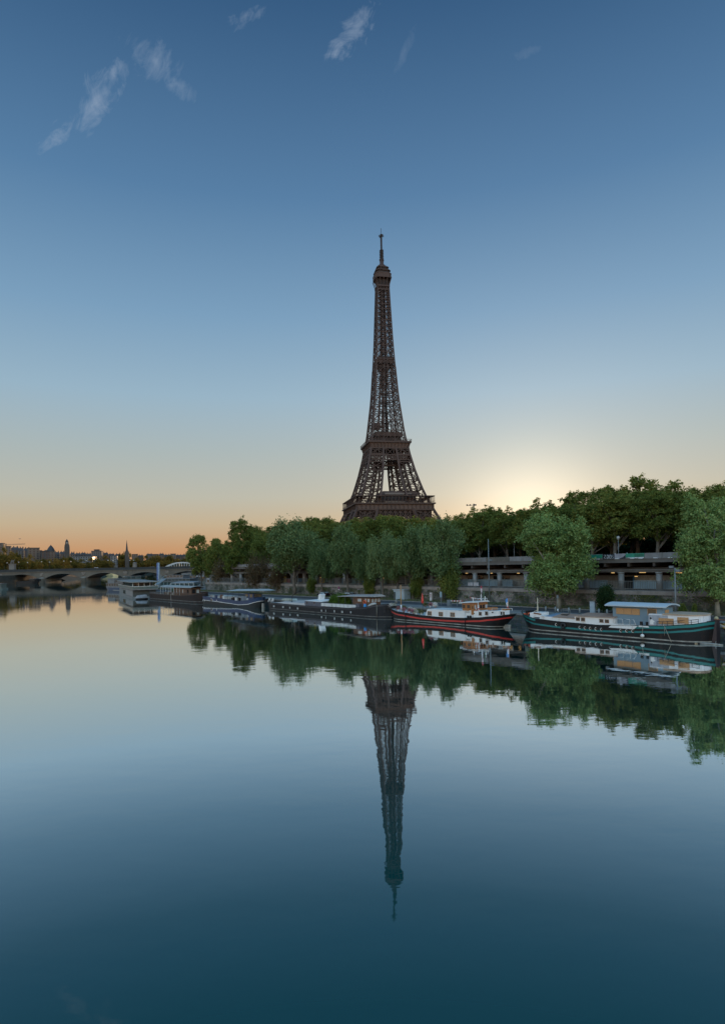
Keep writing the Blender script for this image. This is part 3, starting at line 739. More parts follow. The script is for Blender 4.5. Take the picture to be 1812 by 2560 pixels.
# ------------------------------------------------------------------ things standing on the quay
metal = mat('post_grey', (0.15, 0.18, 0.195), 0.5, (0.11, 0.13, 0.145), 2.0)
def post_thing(name, t, n, z, label, cat, group=None): return empty(name, Q(t, n, z), QA, label, cat, group)
def street_furniture():
    QZ = 1.9
    # floodlight post by the teal barge
    r = post_thing('lamp_post', -44.4, 98.6, QZ, 'blue-grey quay lamp post with two floodlights, behind the teal barge', 'lamp post')
    mb = MB(); mb.tube([(0, 0, 0), (0, 0, 3.5), (0, 0, 7.7)], [0.17, 0.14, 0.10], 10); mb.box(-.2, .2, -.2, .2, 0, .3); mb.build('pole', metal, r)
    for s in (-1, 1):
        mb = MB(); mb.box(s * .5 - .3, s * .5 + .3, -.25, .1, 7.4 - s * .3, 7.75 - s * .3); mb.bar((0, 0, 7.6), (s * .5, 0, 7.55 - s * .3), .07); mb.build('floodlight', metal, r)
    r = post_thing('mast', -48.4, 113.0, 11.2, 'thin bare grey mast rising from the parapet above the right part of the station', 'mast')
    mb = MB(); mb.tube([(0, 0, 0), (0, 0, 4.4)], [0.13, 0.09], 8); mb.box(-.25, .25, -.25, .25, 0, .15); mb.build('pole', metal, r)
    r = post_thing('lamp_post', -90.0, 109.3, QZ, 'tall thin grey lamp post against the stone wall behind the red-striped barge', 'lamp post')
    mb = MB(); mb.tube([(0, 0, 0), (0, 0, 7), (0, 0, 14.4)], [0.17, 0.13, 0.07], 10); mb.build('pole', metal, r)
    mb = MB(); mb.bar((0, 0, 9.1), (0.9, -.3, 9.6), .08); mb.box(.5, 1.1, -.5, -.1, 9.55, 9.8); mb.box(-.5, .1, -.2, .2, 6.6, 7.1); mb.build('fitting', metal, r)
    r = post_thing('lamp_post', -127.0, 109.2, QZ, 'grey lamp post against the wall behind the wooden wheelhouse of the black barge', 'lamp post')
    mb = MB(); mb.tube([(0, 0, 0), (0, 0, 9.2)], [0.16, 0.08], 10); mb.build('pole', metal, r)
    mb = MB(); mb.bar((0, 0, 9.1), (.9, -.6, 9.3), .07); mb.box(.6, 1.3, -.8, -.4, 9.2, 9.4); mb.build('lamp_head', metal, r)
    r = post_thing('lamp_post', -167.5, 109.0, QZ, 'slim grey post beside the leafy trunk behind the black barge bow', 'lamp post')
    mb = MB(); mb.tube([(0, 0, 0), (0, 0, 8.2)], [0.12, 0.07], 8); mb.build('pole', metal, r); mb = MB(); mb.box(-.1, .6, -.15, .15, 8.1, 8.3); mb.build('lamp_head', metal, r)
    r = post_thing('lamp_post', -214.0, 112.9, 11.2, 'slim pale mast above the far left part of the station deck', 'mast')
    mb = MB(); mb.tube([(0, 0, 0), (0, 0, 4.2)], [0.1, 0.07], 8); mb.build('pole', metal, r)
    # site hut
    r = post_thing('site_hut', -117.5, 107.0, QZ, 'grey metal cabin with a flat roof against the stone wall', 'hut')
    g1 = mat('hut_grey', (0.30, 0.37, 0.41), 0.5, (0.25, 0.31, 0.35), 1.0); g2 = mat('hut_frame', (0.42, 0.48, 0.52), 0.5); g3 = mat('hut_door', (0.05, 0.06, 0.06), 0.6)
    mb = MB(); mb.box(-2.0, 2.0, 0, 2.2, 0.1, 2.5); mb.build('wall', g1, r)
    mb = MB(); mb.box(-2.2, 2.2, -.2, 2.4, 2.5, 2.7); mb.build('roof', g2, r)
    for x in (-1.1, 0.45, 1.9): 
        mb = MB(); mb.box(x - .05, x + .05, -.06, 0, .1, 2.5); mb.build('mullion', g2, r)
    mb = MB(); mb.box(-1.95, -1.2, -.04, 0, .1, 2.05); mb.build('door', g3, r)
    # signs
    r = post_thing('notice_sign', -106.5, 107.5, QZ, 'white upright notice panel at the foot of the wall', 'sign')
    mb = MB(); mb.box(-.35, .35, -.1, .1, 0, 2.1); mb.build('panel', mat('sign_white', (0.6, 0.58, 0.58), 0.5), r); mb = MB(); mb.box(-.2, .2, -.125, -.105, 1.4, 1.7); mb.box(-.2, .15, -.125, -.105, 1.0, 1.2); mb.build('print', mat('sign_print', (0.25, 0.08, 0.1)), r)
    r = post_thing('sign_post', -94.3, 98.3, QZ, 'narrow blue-grey information post at the road edge beside the barrier', 'sign')
    mb = MB(); mb.bar((0, 0, 0), (0, 0, 2.9), .12); mb.build('post', metal, r); mb = MB(); mb.box(-.28, .28, -.09, -.02, 1.75, 2.95); mb.build('panel', mat('sign_blue', (0.25, 0.36, 0.42), 0.5), r)
    r = post_thing('no_parking_sign', -146.0, 109.3, QZ, 'round red and blue road sign on a post beside the parked motorbikes', 'sign')
    mb = MB(); mb.bar((0, 0, 0), (0, 0, 2.9), .08); mb.build('post', metal, r)
    mb = MB(); mb.ring((0, -.06, 2.6), .33, .06, 'y', n=16); mb.bar((-.2, -.07, 2.8), (.2, -.07, 2.4), .07); mb.build('red_rim', mat('sign_red', (0.4, 0.03, 0.05)), r)
    mb = MB(); mb.tube([(0, -.05, 2.6), (0, -.03, 2.6)], .3, 16); mb.build('disc', mat('sign_disc', (0.08, 0.08, 0.3)), r); mb = MB(); mb.box(-.3, .3, -.06, -.03, 1.95, 2.2); mb.build('plate', mat('sign_white', (0.6, 0.58, 0.58)), r)
    # barrier gates
    for i, (t, n, s, a) in enumerate([(-90.9, 97.3, 1, 0.02), (-87.8, 104.6, -1, 0.10)]):
        r = post_thing('barrier_gate', t, n, QZ, ['lowered striped barrier arm with its grey box nearer the water', 'slightly raised striped barrier arm with its grey box nearer the wall'][i], 'barrier', 'barriers across the quay road')
        mb = MB(); mb.box(-.4, .4, -.35, .35, 0, 1.35); mb.build('cabinet', mat('cabinet_grey', (0.14, 0.17, 0.19), 0.5), r)
        mb = MB()
        for j in range(8): mb.bar((s * (.4 + j * .42), 0, 1.15 + a * j * .42), (s * (.4 + (j + 1) * .42), 0, 1.15 + a * (j + 1) * .42), .12, .2, mi=j % 2)
        mb.build('arm', [mat('arm_white', (0.75, 0.72, 0.7)), mat('arm_red', (0.5, 0.12, 0.12))], r)
        mb = MB(); mb.bar((s * 2.2, 0, 0), (s * 2.2, 0, 1.05 + a * 2), .12); mb.build('rest_post', metal, r)
    # bollards along the quay edge
    bl = [(-64.9, 'first'), (-63.4, 'second'), (-61.6, 'third'), (-58.6, 'fourth'), (-56.7, 'fifth'), (-53.3, 'sixth'), (-51.6, 'seventh')]
    proto = None
    for i, (t, o) in enumerate(bl):
        lab = '%s blue-grey steel bollard along the quay edge, counting from the flag of the red-striped barge' % o
        if proto is None:
            proto = post_thing('bollard', t - 2.0, 94.6, QZ, lab, 'bollard', 'bollards along the quay edge')
            mb = MB(); mb.lathe([(.16, 0), (.16, 1.0), (.1, 1.1)], n=10); mb.build('post', metal, proto); mb = MB(); mb.lathe([(.24, 0), (.24, .06)], n=10); mb.build('base', metal, proto)
        else:
            c = copy_tree(proto); c.location = Q(t - 2.0, 94.6 + (i % 3) * .25, QZ); c['label'] = lab
    for i, (t, n) in enumerate([(-108, 97.5), (-94.6, 96.0)]):
        r = post_thing('stone_bollard', t, n, QZ, ['squat stone bollard beside the red parasol on the quay', 'squat stone bollard in front of the information post'][i], 'bollard')
        mb = MB(); mb.lathe([(.3, 0), (.28, .6), (.2, .8), (.05, .85)], n=10); mb.build('post', paving, r)
    # info box and tyre by the conifer
    r = post_thing('information_board', -58.6, 98.8, QZ, 'pale blue tall box post beside the dark conifer', 'sign')
    mb = MB(); mb.box(-.45, .45, -.2, .2, 0, 2.0); mb.build('panel', mat('info_blue', (0.30, 0.38, 0.45), 0.5), r); mb = MB(); mb.box(-.5, .5, -.25, .25, 2.0, 2.06); mb.build('cap', metal, r)
    r = post_thing('meter_post', -64.7, 97.5, QZ, 'slim post with white foot in front of the bright green tree', 'post')
    mb = MB(); mb.tube([(0, 0, 0), (0, 0, 3.0)], .05, 8); mb.build('pole', metal, r); mb = MB(); mb.lathe([(.14, 0), (.14, .55)], n=8); mb.build('foot', mat('foot_white', (0.6, 0.6, 0.6)), r); mb = MB(); mb.box(-.16, .16, -.12, .12, 2.4, 3.0); mb.build('box', metal, r)
    r = post_thing('old_tyre', -55.0, 97.6, QZ, 'stack of black tyres lying beside the conifer', 'tyre')
    mb = MB(); mb.ring((0, 0, .18), .42, .17, 'z', n=18, m=8); mb.ring((.05, .06, .5), .42, .17, 'z', n=18, m=8); mb.build('tyre', mat('rubber', (0.02, 0.02, 0.022), 0.7), r)
    # low pale wall and stone ball near the rightmost tree
    r = post_thing('low_wall', -42.3, 96.0, QZ, 'low pale concrete wall behind the stern cabin of the teal barge', 'wall')
    mb = MB(); mb.box(-2.0, 2.6, 0, .3, 0, 1.0); mb.box(-2.05, 2.65, -.04, .34, 1.0, 1.08); mb.build('block', paving, r)
    r = post_thing('stone_ball', -37.9, 97.0, QZ, 'yellowish stone ball marking the verge near the rightmost trunk', 'stone')
    mb = MB(); mb.lathe([(.02, 0), (.22, .08), (.32, .3), (.22, .52), (.02, .6)], n=12); mb.build('ball', mat('ball_stone', (0.42, 0.35, 0.2)), r)
    # bench frame near the bow of the teal barge
    r = post_thing('bench_frame', -60.2, 93.0, QZ, 'small bare metal table frame on the quay behind the bow of the teal barge', 'frame')
    mb = MB()
    for x in (-.7, .7):
        for y in (-.3, .3): mb.bar((x, y, 0), (x, y, .75), .05)
    mb.build('leg', metal, r); mb = MB(); mb.box(-.75, .75, -.35, .35, .75, .8); mb.build('table_top', paving, r)
    # sheds at the far left of the quay
    p = on_plane(561, 1472, 1.9)
    r = empty('container_shed', p, QA, 'grey open-fronted metal container beside the trees left of the station', 'shed')
    g = mat('shed_grey', (0.20, 0.24, 0.26), 0.6); d = mat('shed_dark', (0.02, 0.024, 0.024), 0.8)
    mb = MB(); mb.box(-3.0, -2.2, 0, 3, 0, 3.9); mb.box(2.2, 3.0, 0, 3, 0, 3.9); mb.box(-3, 3, 0, 3, 3.2, 3.9); mb.build('frame', g, r); mb = MB(); mb.box(-2.2, 2.2, .3, 2.8, 0, 3.2); mb.build('shutter', d, r)
    p = on_plane(521, 1468, 1.9)
    r = empty('poster_stand', p, QA, 'white frame holding a dark brown poster on the quay', 'poster stand')
    mb = MB(); mb.box(-2.0, -1.45, 0, .4, 0, 4.4); mb.box(1.45, 2.0, 0, .4, 0, 4.4); mb.box(-2, 2, 0, .4, 3.6, 4.4); mb.box(-2, 2, 0, .4, 0, .5); mb.build('frame', mat('stand_white', (0.34, 0.36, 0.39), 0.5), r)
    mb = MB(); mb.box(-1.45, 1.45, .1, .2, .5, 3.6); mb.build('poster', mat('poster_brown', (0.14, 0.09, 0.05), 0.5, (0.03, 0.02, 0.015), 2.5, detail=8), r)
    p = on_plane(505, 1466, 1.9)
    r = empty('quay_pavilion', p, QA, 'low glazed quay pavilion under a thin pale flat roof with one warm lamp', 'pavilion')
    mb = MB(); mb.box(-5.5, 5.0, -.5, 5, 5.0, 5.35); mb.build('roof', mat('stand_white', (0.34, 0.36, 0.39)), r)
    for i in range(6):
        mb = MB(); mb.bar((-5 + i * 1.9, 0, 0), (-5 + i * 1.9, 0, 5), .14); mb.build('post', metal, r)
    mb = MB(); mb.box(-5, 4.5, 2, 2.1, 0, 5); mb.build('glass_wall', mat('pavilion_glass', (0.16, 0.20, 0.21), 0.25, (0.05, 0.06, 0.06), 0.9), r)
    mb = MB(); mb.box(.5, .8, .5, .7, 4.2, 4.45); mb.build('lamp', glow('station_lamp', (1, .62, .22), 0.75), r)
    p = on_plane(615, 1476, 1.9)
    r = empty('blue_post', p, QA, 'pale blue square post at the left end of the stone wall', 'post')
    mb = MB(); mb.box(-.3, .3, -.3, .3, 0, 4.2); mb.build('post', mat('blue_post_paint', (0.12, 0.24, 0.27)), r); mb = MB(); mb.box(-.36, .36, -.36, .36, 4.2, 4.35); mb.build('cap', metal, r)
street_furniture()
# ------------------------------------------------------------------ trees
def leaf_mesh(name, blobs, ncl, nlf, ls, cr, m, seed, surf=0.4, flat=0.8, zmin=None, lean=0.0, reach=1.0, thin=None):
    """a crown of many separate small leaf faces, gathered in clumps over several overlapping lobes"""
    g = np.random.default_rng(seed)
    bl = np.array(blobs, float); w = (bl[:, 3] * bl[:, 4] * bl[:, 5]) ** 0.7; w /= w.sum()
    bi = g.choice(len(bl), ncl, p=w)
    d = g.normal(size=(ncl, 3)); d /= np.linalg.norm(d, axis=1)[:, None]
    r = g.random(ncl) ** surf * g.uniform(2 - reach if reach > 1 else 1, reach, ncl)
    c = bl[bi, :3] + d * r[:, None] * bl[bi, 3:6]
    if zmin is not None: c = c[c[:, 2] > zmin]
    if thin: c = c[g.random(len(c)) > 0.5 * np.clip((c[:, 2] - thin) / 4.0, 0, 1)]
    sz = g.uniform(0.55, 1.35, len(c))
    cnt = np.maximum(6, (nlf * sz ** 1.6).astype(int))
    ci = np.repeat(np.arange(len(c)), cnt)
    p = c[ci] + g.normal(size=(len(ci), 3)) * (cr * sz[ci])[:, None] * np.array([1, 1, flat])
    n = len(p)
    a = g.normal(size=(n, 3)); a[:, 2] -= lean; a /= np.linalg.norm(a, axis=1)[:, None]
    b = np.cross(a, g.normal(size=(n, 3))); b /= np.linalg.norm(b, axis=1)[:, None] + 1e-9
    s = (ls * g.uniform(0.6, 1.3, n))[:, None]
    v = np.empty((n, 4, 3)); v[:, 0] = p - a * s; v[:, 1] = p + b * s * .55; v[:, 2] = p + a * s; v[:, 3] = p - b * s * .55
    me = bpy.data.meshes.new(name)
    me.vertices.add(n * 4); me.vertices.foreach_set('co', v.ravel())
    me.loops.add(n * 4); me.loops.foreach_set('vertex_index', np.arange(n * 4, dtype=np.int32))
    me.polygons.add(n); me.polygons.foreach_set('loop_start', np.arange(0, n * 4, 4, dtype=np.int32))
    me.materials.append(m); me.update(calc_edges=True); me.validate()
    return me, c
def trunk_mesh(name, h, r0, tips, m, seed, fork=0.45):
    rnd = random.Random(seed); mb = MB()
    pts = [Vector((0, 0, -0.3))]; rad = [r0 * 1.5]
    for i in range(1, 8):
        f = i / 7; pts.append(Vector((rnd.gauss(0, .03 * h * f * .5), rnd.gauss(0, .03 * h * f * .5), h * f))); rad.append(r0 * (1.05 - 0.8 * f))
    mb.tube(pts, rad, 9)
    for tip in tips:
        tip = Vector(tip); f = max(0.25, min(0.9, (tip.z / h) * rnd.uniform(.4, .7)))
        j = int(f * 7); base = pts[j]; mid = base.lerp(tip, 0.5) + Vector((0, 0, rnd.uniform(-.3, .8)))
        mb.tube([base, mid, tip], [rad[j] * .55, rad[j] * .33, rad[j] * .1], 6)
    mb.build('x', m); o = bpy.data.objects['x']; me = o.data; bpy.data.objects.remove(o); me.name = name
    return me
bark = mat('bark', (0.13, 0.115, 0.095), 0.9, (0.07, 0.06, 0.05), 1.2, bump=0.02, bscale=5)
bark_pale = mat('bark_pale', (0.26, 0.25, 0.21), 0.9, (0.15, 0.15, 0.11), 1.0, bump=0.01, bscale=4)
L_plane = leaf_mat('plane_leaf', (0.075, 0.115, 0.033), (0.156, 0.206, 0.054), (0.256, 0.269, 0.077), 0.42)
L_grey = leaf_mat('willow_leaf', (0.082, 0.141, 0.061), (0.146, 0.220, 0.095), (0.212, 0.280, 0.127), 0.3)
L_bright = leaf_mat('bright_leaf', (0.096, 0.168, 0.054), (0.180, 0.288, 0.098), (0.264, 0.360, 0.138), 0.3)
L_fall = leaf_mat('autumn_leaf', (0.065, 0.062, 0.018), (0.135, 0.100, 0.026), (0.24, 0.145, 0.036), 0.2, 0.6)
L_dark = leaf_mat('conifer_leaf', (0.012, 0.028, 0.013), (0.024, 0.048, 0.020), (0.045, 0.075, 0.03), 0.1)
L_brown = leaf_mat('brown_leaf', (0.07, 0.050, 0.034), (0.12, 0.085, 0.055), (0.13, 0.11, 0.06), 0.2)
L_bamboo = leaf_mat('bamboo_leaf', (0.05, 0.10, 0.02), (0.10, 0.19, 0.035), (0.16, 0.26, 0.06), 0.3)

def lobes(seed, main, k, ring, rr, zr, vert=1.0):
    g = random.Random(seed); out = [main]
    for i in range(k):
        a = 6.283 * (i + g.random() * .7) / k; z = g.uniform(*zr); q = 1 - abs((z - main[2]) / (main[5] * 1.15)) ** 2
        R = ring * max(.15, q) ** .5; r = g.uniform(*rr)
        out.append((main[0] + R * math.cos(a), main[1] + R * math.sin(a), z, r, r, r * vert))
    return out
TPL = {}
def template(kind, i):
    key = (kind, i)
    if key in TPL: return TPL[key]
    sd = 100 + 17 * i + {'plane': 0, 'grey': 500, 'bright': 900, 'fall': 1300, 'conifer': 1700, 'brown': 2100, 'bush': 2500}[kind]
    if kind == 'plane':
        h = 20; bl = lobes(sd, (0, 0, 11.2, 4.4, 4.4, 5.8), 22, 4.6, (1.0, 2.2), (6.0, 18.6), .95)
        me, c = leaf_mesh('plane_crown', bl, 900, 27, .25, .30, L_plane, sd, .33, .8, 2.8, reach=1.22, thin=13.0); tm = trunk_mesh('plane_trunk', 15, .42, c[::75], bark, sd)
    elif kind == 'grey':
        h = 14; bl = lobes(sd, (0, 0, 8.8, 3.2, 3.2, 3.9), 15, 3.2, (0.9, 1.8), (5.4, 12.8), 1.4)
        me, c = leaf_mesh('grey_crown', bl, 780, 32, .18, .30, L_grey, sd, .42, 1.7, 4.8, .5, 1.1, thin=10.5); tm = trunk_mesh('grey_trunk', 10, .26, c[::70], bark, sd)
    elif kind == 'bright':
        h = 18; bl = lobes(sd, (0, 0, 10.2, 4.9, 4.9, 6.6), 15, 4.4, (1.6, 2.6), (4.4, 16.4), 1.0)
        me, c = leaf_mesh('bright_crown', bl, 1000, 42, .20, .36, L_bright, sd, .42, .9, 3.2, reach=1.2); tm = trunk_mesh('bright_trunk', 13, .34, c[::80], bark_pale, sd)
    elif kind == 'fall':
        h = 18; bl = lobes(sd, (0, 0, 10, 5.0, 5.0, 6.0), 7, 4.0, (2.0, 3.2), (5, 15.5), .9)
        me, c = leaf_mesh('autumn_crown', bl, 120, 26, .55, .8, L_fall, sd, .45, .7, 2.5); tm = trunk_mesh('autumn_trunk', 10, .4, c[::30], bark, sd)
    elif kind == 'conifer':
        h = 4; bl = [(0, 0, 2.1, 1.35, 1.35, 1.85), (.4, .1, 1.6, 1.1, 1.1, 1.2), (-.3, -.2, 2.9, .9, .9, 1.0)]
        me, c = leaf_mesh('conifer_crown', bl, 220, 60, .11, .22, L_dark, sd, .5, 1.2, .3); tm = trunk_mesh('conifer_trunk', 2.6, .14, c[::60], bark, sd)
    elif kind == 'brown':
        h = 6; bl = lobes(sd, (0, 0, 3.4, 2.2, 2.2, 2.6), 6, 1.6, (.8, 1.3), (1.5, 5), 1.1)
        me, c = leaf_mesh('brown_crown', bl, 190, 34, .13, .42, L_brown, sd, .6, 1.2, .3); tm = trunk_mesh('brown_trunk', 4.5, .12, c[::10], bark, sd)
    else:
        h = 4; bl = lobes(sd, (0, 0, 2.2, 1.4, 1.4, 1.8), 5, 1.0, (.5, .8), (1.0, 3.4), 1.2)
        me, c = leaf_mesh('bush_crown', bl, 160, 46, .14, .28, L_plane, sd, .5, 1.1, .2); tm = trunk_mesh('bush_trunk', 2.6, .1, c[::40], bark, sd)
    TPL[key] = (me, tm, h); return TPL[key]
_tr = random.Random(77)
def tree(kind, i, loc, height, width, label, group=None, name='tree', cat='tree'):
    """width: full crown spread in metres"""
    me, tm, h = template(kind, i); nat = {'plane': 13.6, 'grey': 10.0, 'bright': 14.0, 'fall': 14, 'conifer': 3.2, 'brown': 6, 'bush': 4}[kind]
    r = empty(name, loc, _tr.uniform(0, 6.28), label, cat, group); r.scale = (width / nat, width / nat, height / h)
    for nm, m in (('trunk', tm), ('crown', me)):
        o = bpy.data.objects.new(nm, m); COL.objects.link(o); link_child(o, r)
    return r
def proj(v):
    """photograph pixel of a world point"""
    u, w = v[0] / v[1] * F, (H - v[2]) / v[1] * F
    return (CX + (u + ROLL * w) / (1 + ROLL ** 2), CY + (w - ROLL * u) / (1 + ROLL ** 2))
def tree_at(kind, i, px, n, top, wpx, label, zf=1.9, **kw):
    t, _ = on_quay(px, 1413, n); b = Q(t, n, zf); zt = H - ((top - CY) + ROLL * (px - CX)) / F * b.y
    return tree(kind, i, b, zt - zf, wpx / F * b.y, label, **kw)

# quay trees
GQ = 'trees along the lower quay'
tree_at('plane', 1, 503, 120, 1332, 84, 'dark green tree at the left end of the tree line, beside the pavilion', group=GQ)
tree_at('plane', 0, 598, 114, 1290, 96, 'tall dark open-crowned tree standing out above its neighbours left of the station', group=GQ)
tree_at('plane', 2, 548, 116, 1345, 70, 'lower dark tree between the leftmost tree and the tall open one', group=GQ)
tree_at('plane', 3, 655, 118, 1330, 80, 'green tree right of the tall open-crowned one, above the brown shrubs', group=GQ)
tree_at('grey', 0, 735, 107.5, 1304, 150, 'broad grey-green tree with a leafy trunk behind the black barge bow', group=GQ)
tree_at('grey', 1, 868, 108.5, 1316, 112, 'grey-green upright tree behind the potted bamboo of the black barge', group=GQ)
tree_at('grey', 2, 955, 108.0, 1332, 95, 'grey-green tree with a thin leaning trunk left of the grey hut', group=GQ)
tree_at('grey', 0, 1030, 108.8, 1322, 110, 'grey-green tree with a pale trunk right beside the grey hut', group=GQ)
tree_at('grey', 3, 1102, 108.4, 1300, 128, 'largest grey-green tree, above the white notice panel', group=GQ)
tree_at('grey', 2, 803, 109.2, 1352, 78, 'grey-green tree between the one behind the black bow and the one behind the bamboo', group=GQ)
tree_at('grey', 1, 912, 109.3, 1358, 74, 'low grey-green tree between the bamboo and the thin leaning trunk', group=GQ)
tree_at('grey', 3, 992, 109.4, 1346, 80, 'grey-green tree rising directly above the left edge of the grey hut', group=GQ)
tree_at('bright', 0, 1393, 103.3, 1278, 212, 'large bright green tree behind the bow of the teal barge', group=GQ)
tree_at('bright', 1, 1790, 103.8, 1236, 220, 'large bright green tree at the right edge, near the stone ball', group=GQ)
tree_at('conifer', 0, 1511, 99.5, 1466, 50, 'small dark rounded conifer between the blue box post and the blue wheelhouse', name='conifer')
tree_at('brown', 0, 560, 113, 1398, 75, 'reddish brown half-bare shrub beside the grey container', name='shrub', cat='shrub', group='shrubs at the wall')
tree_at('brown', 1, 645, 110.5, 1388, 80, 'wide brown half-bare shrub at the left end of the stone wall', name='shrub', cat='shrub', group='shrubs at the wall')
tree_at('brown', 2, 690, 109.0, 1412, 55, 'thin brown shrub right of the wide brown one', name='shrub', cat='shrub', group='shrubs at the wall')
for px, top, w, lab in [(778, 1440, 28, 'small green bush on a thin stem above the parked black car'), (922, 1428, 36, 'dark bush hanging over the wall behind the wooden wheelhouse'),
                        (1040, 1428, 40, 'dark bush at the foot of the pale trunk beside the hut'), (1122, 1405, 62, 'large dark ivy-covered bush behind the white notice panel')]:
    tree_at('bush', (px % 3), px, 109.4, top, w, lab, name='bush', cat='bush', group='dark bushes against the wall')
for px, w, lab in [(1703, 22, 'low dark shrub with two humps behind the pale concrete wall'), (1733, 16, 'upright dark weed at the right end of the pale concrete wall')]:
    tree_at('bush', px % 3, px, 99, 1510, w, lab, name='bush', cat='bush')
# plane trees of the upper street: heights follow the tree line
SKY = [(440, 1355), (480, 1333), (520, 1322), (545, 1302), (610, 1298), (640, 1312), (690, 1312), (710, 1298), (780, 1290), (850, 1284), (900, 1286), (970, 1276), (1010, 1285), (1060, 1290), (1100, 1286), (1150, 1288), (1182, 1265), (1227, 1254), (1280, 1258), (1340, 1255),
       (1405, 1233), (1450, 1222), (1495, 1225), (1540, 1199), (1595, 1182), (1673, 1190), (1740, 1188), (1790, 1190), (1812, 1205), (1900, 1200)]
def skyline(px):
    for (a, ya), (b, yb) in zip(SKY, SKY[1:]):
        if px <= b: return ya + (yb - ya) * max(0, px - a) / (b - a)
    return 1200
rows = [(131.5, -22, -236, 8.2, 0.92, 'front'), (142, -20, -258, 8.6, 1.0, 'second'), (155, -18, -270, 10.5, 0.87, 'third'), (172, -22, -285, 12, 0.80, 'back')]
for n, ta, tb, st, fz, nm in rows:
    t = ta; i = 0
    while t > tb:
        tt = t + _tr.uniform(-1.5, 1.5); nn = n + _tr.uniform(-1.5, 1.5); b = Q(tt, nn, 11.08)
        px = proj(Vector((b.x, b.y, 20)))[0]
        ys = skyline(px) + 6 + abs(_tr.gauss(0, 10 if nm != 'second' else 6)) - 8; zt = H - ((ys - CY) + ROLL * (px - CX)) / F * b.y
        h = max(7, min(24, (zt - 11.08) * fz))
        tree('plane', _tr.randrange(5), b, h, max(9.5, min(16, h * _tr.uniform(.74, .98))), 'plane tree, %s from the right in the %s row above the station' % (ordinal(i), nm), group='plane trees of the upper street')
        t -= st; i += 1
# undergrowth closing the view under the street trees
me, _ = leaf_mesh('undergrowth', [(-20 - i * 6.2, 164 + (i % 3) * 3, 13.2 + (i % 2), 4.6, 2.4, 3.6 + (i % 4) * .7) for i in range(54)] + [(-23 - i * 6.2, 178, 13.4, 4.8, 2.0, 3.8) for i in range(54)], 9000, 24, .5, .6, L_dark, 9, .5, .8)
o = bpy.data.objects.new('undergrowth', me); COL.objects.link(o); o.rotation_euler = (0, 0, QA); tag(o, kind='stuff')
me, _ = leaf_mesh('verge_plants', [(-20 - i * 2.2, 128.6 + (i % 3) * .4, 11.4, 1.3, .5, .55 + (i % 4) * .12) for i in range(98)], 900, 22, .13, .25, L_plane, 10, .5, .8)
o = bpy.data.objects.new('verge_plants', me); COL.objects.link(o); o.rotation_euler = (0, 0, QA); tag(o, kind='stuff')
# autumn trees on the far bank, behind the stone bridge
FSKY = [(-40, 1362), (0, 1366), (20, 1368), (40, 1372), (60, 1384), (85, 1388), (110, 1393), (150, 1389), (168, 1384), (200, 1396), (232, 1391), (247, 1382), (270, 1388), (300, 1383), (330, 1382), (350, 1390), (368, 1386), (420, 1386), (445, 1391), (500, 1395)]
def fsky(px):
    for (a, ya), (b, yb) in zip(FSKY, FSKY[1:]):
        if px <= b: return ya + (yb - ya) * max(0, px - a) / (b - a)
    return 1395
FY = [(-60, 640), (60, 665), (120, 820), (170, 980), (240, 1130), (300, 1230), (500, 1330)]
def fdepth(px):
    for (a, ya), (b, yb) in zip(FY, FY[1:]):
        if px <= b: return ya + (yb - ya) * (px - a) / (b - a)
    return 1330
for row, (nm, dy, off, st) in enumerate([('front', 25, 9, 15), ('back', 70, 0, 17)]):
    px = -36.0 if row else -30.0; i = 0
    while px < 500:
        Y = fdepth(px) + dy; top = fsky(px) + off + _tr.gauss(0, 2.5) + (4 if row == 0 else 0); p = at_depth(px, 1413, Y)
        zt = H - ((top - CY) + ROLL * (px - CX)) / F * Y
        tree('fall', _tr.randrange(4), (p.x, Y, 7.8), max(8, zt - 7.8), max(9, _tr.uniform(21, 30) / F * Y), 'autumn tree, %s from the left in the %s row behind the stone bridge' % (ordinal(i), nm), group='autumn trees on the far bank')
        px += st * _tr.uniform(.8, 1.2); i += 1

# hidden plane trees added to keep low sun off the bridge piers; far wooded slope
for i, (x, y) in enumerate([(-128, 560), (-140, 640), (-150, 690), (-172, 750), (-190, 810), (-205, 860), (-118, 500), (-160, 720)] + [(-250 + 9 * k, 925 + 9 * (k % 3)) for k in range(16)]):
    tree('plane', i % 5, (x, y, 11.0), 23 + (i * 7) % 4, 16, 'plane tree added beyond the bridge to shade its piers, %s in the row' % ordinal(i), group='trees added beyond the bridge to block the low sun')
_g = random.Random(31); _lb = []
for i in range(240):
    px = _g.uniform(-40, 505); Y = fdepth(px) + _g.uniform(50, 520); x = at_depth(px, 1413, Y).x
    zg = ground_z(x, Y); _lb.append((x, Y, max(8, zg) + 5, 9, 8, 6.5))
me, _ = leaf_mesh('far_wood', _lb, 5200, 16, 1.3, 1.7, L_fall, 77, .5, .7)
o = bpy.data.objects.new('far_wood', me); COL.objects.link(o); tag(o, kind='stuff')
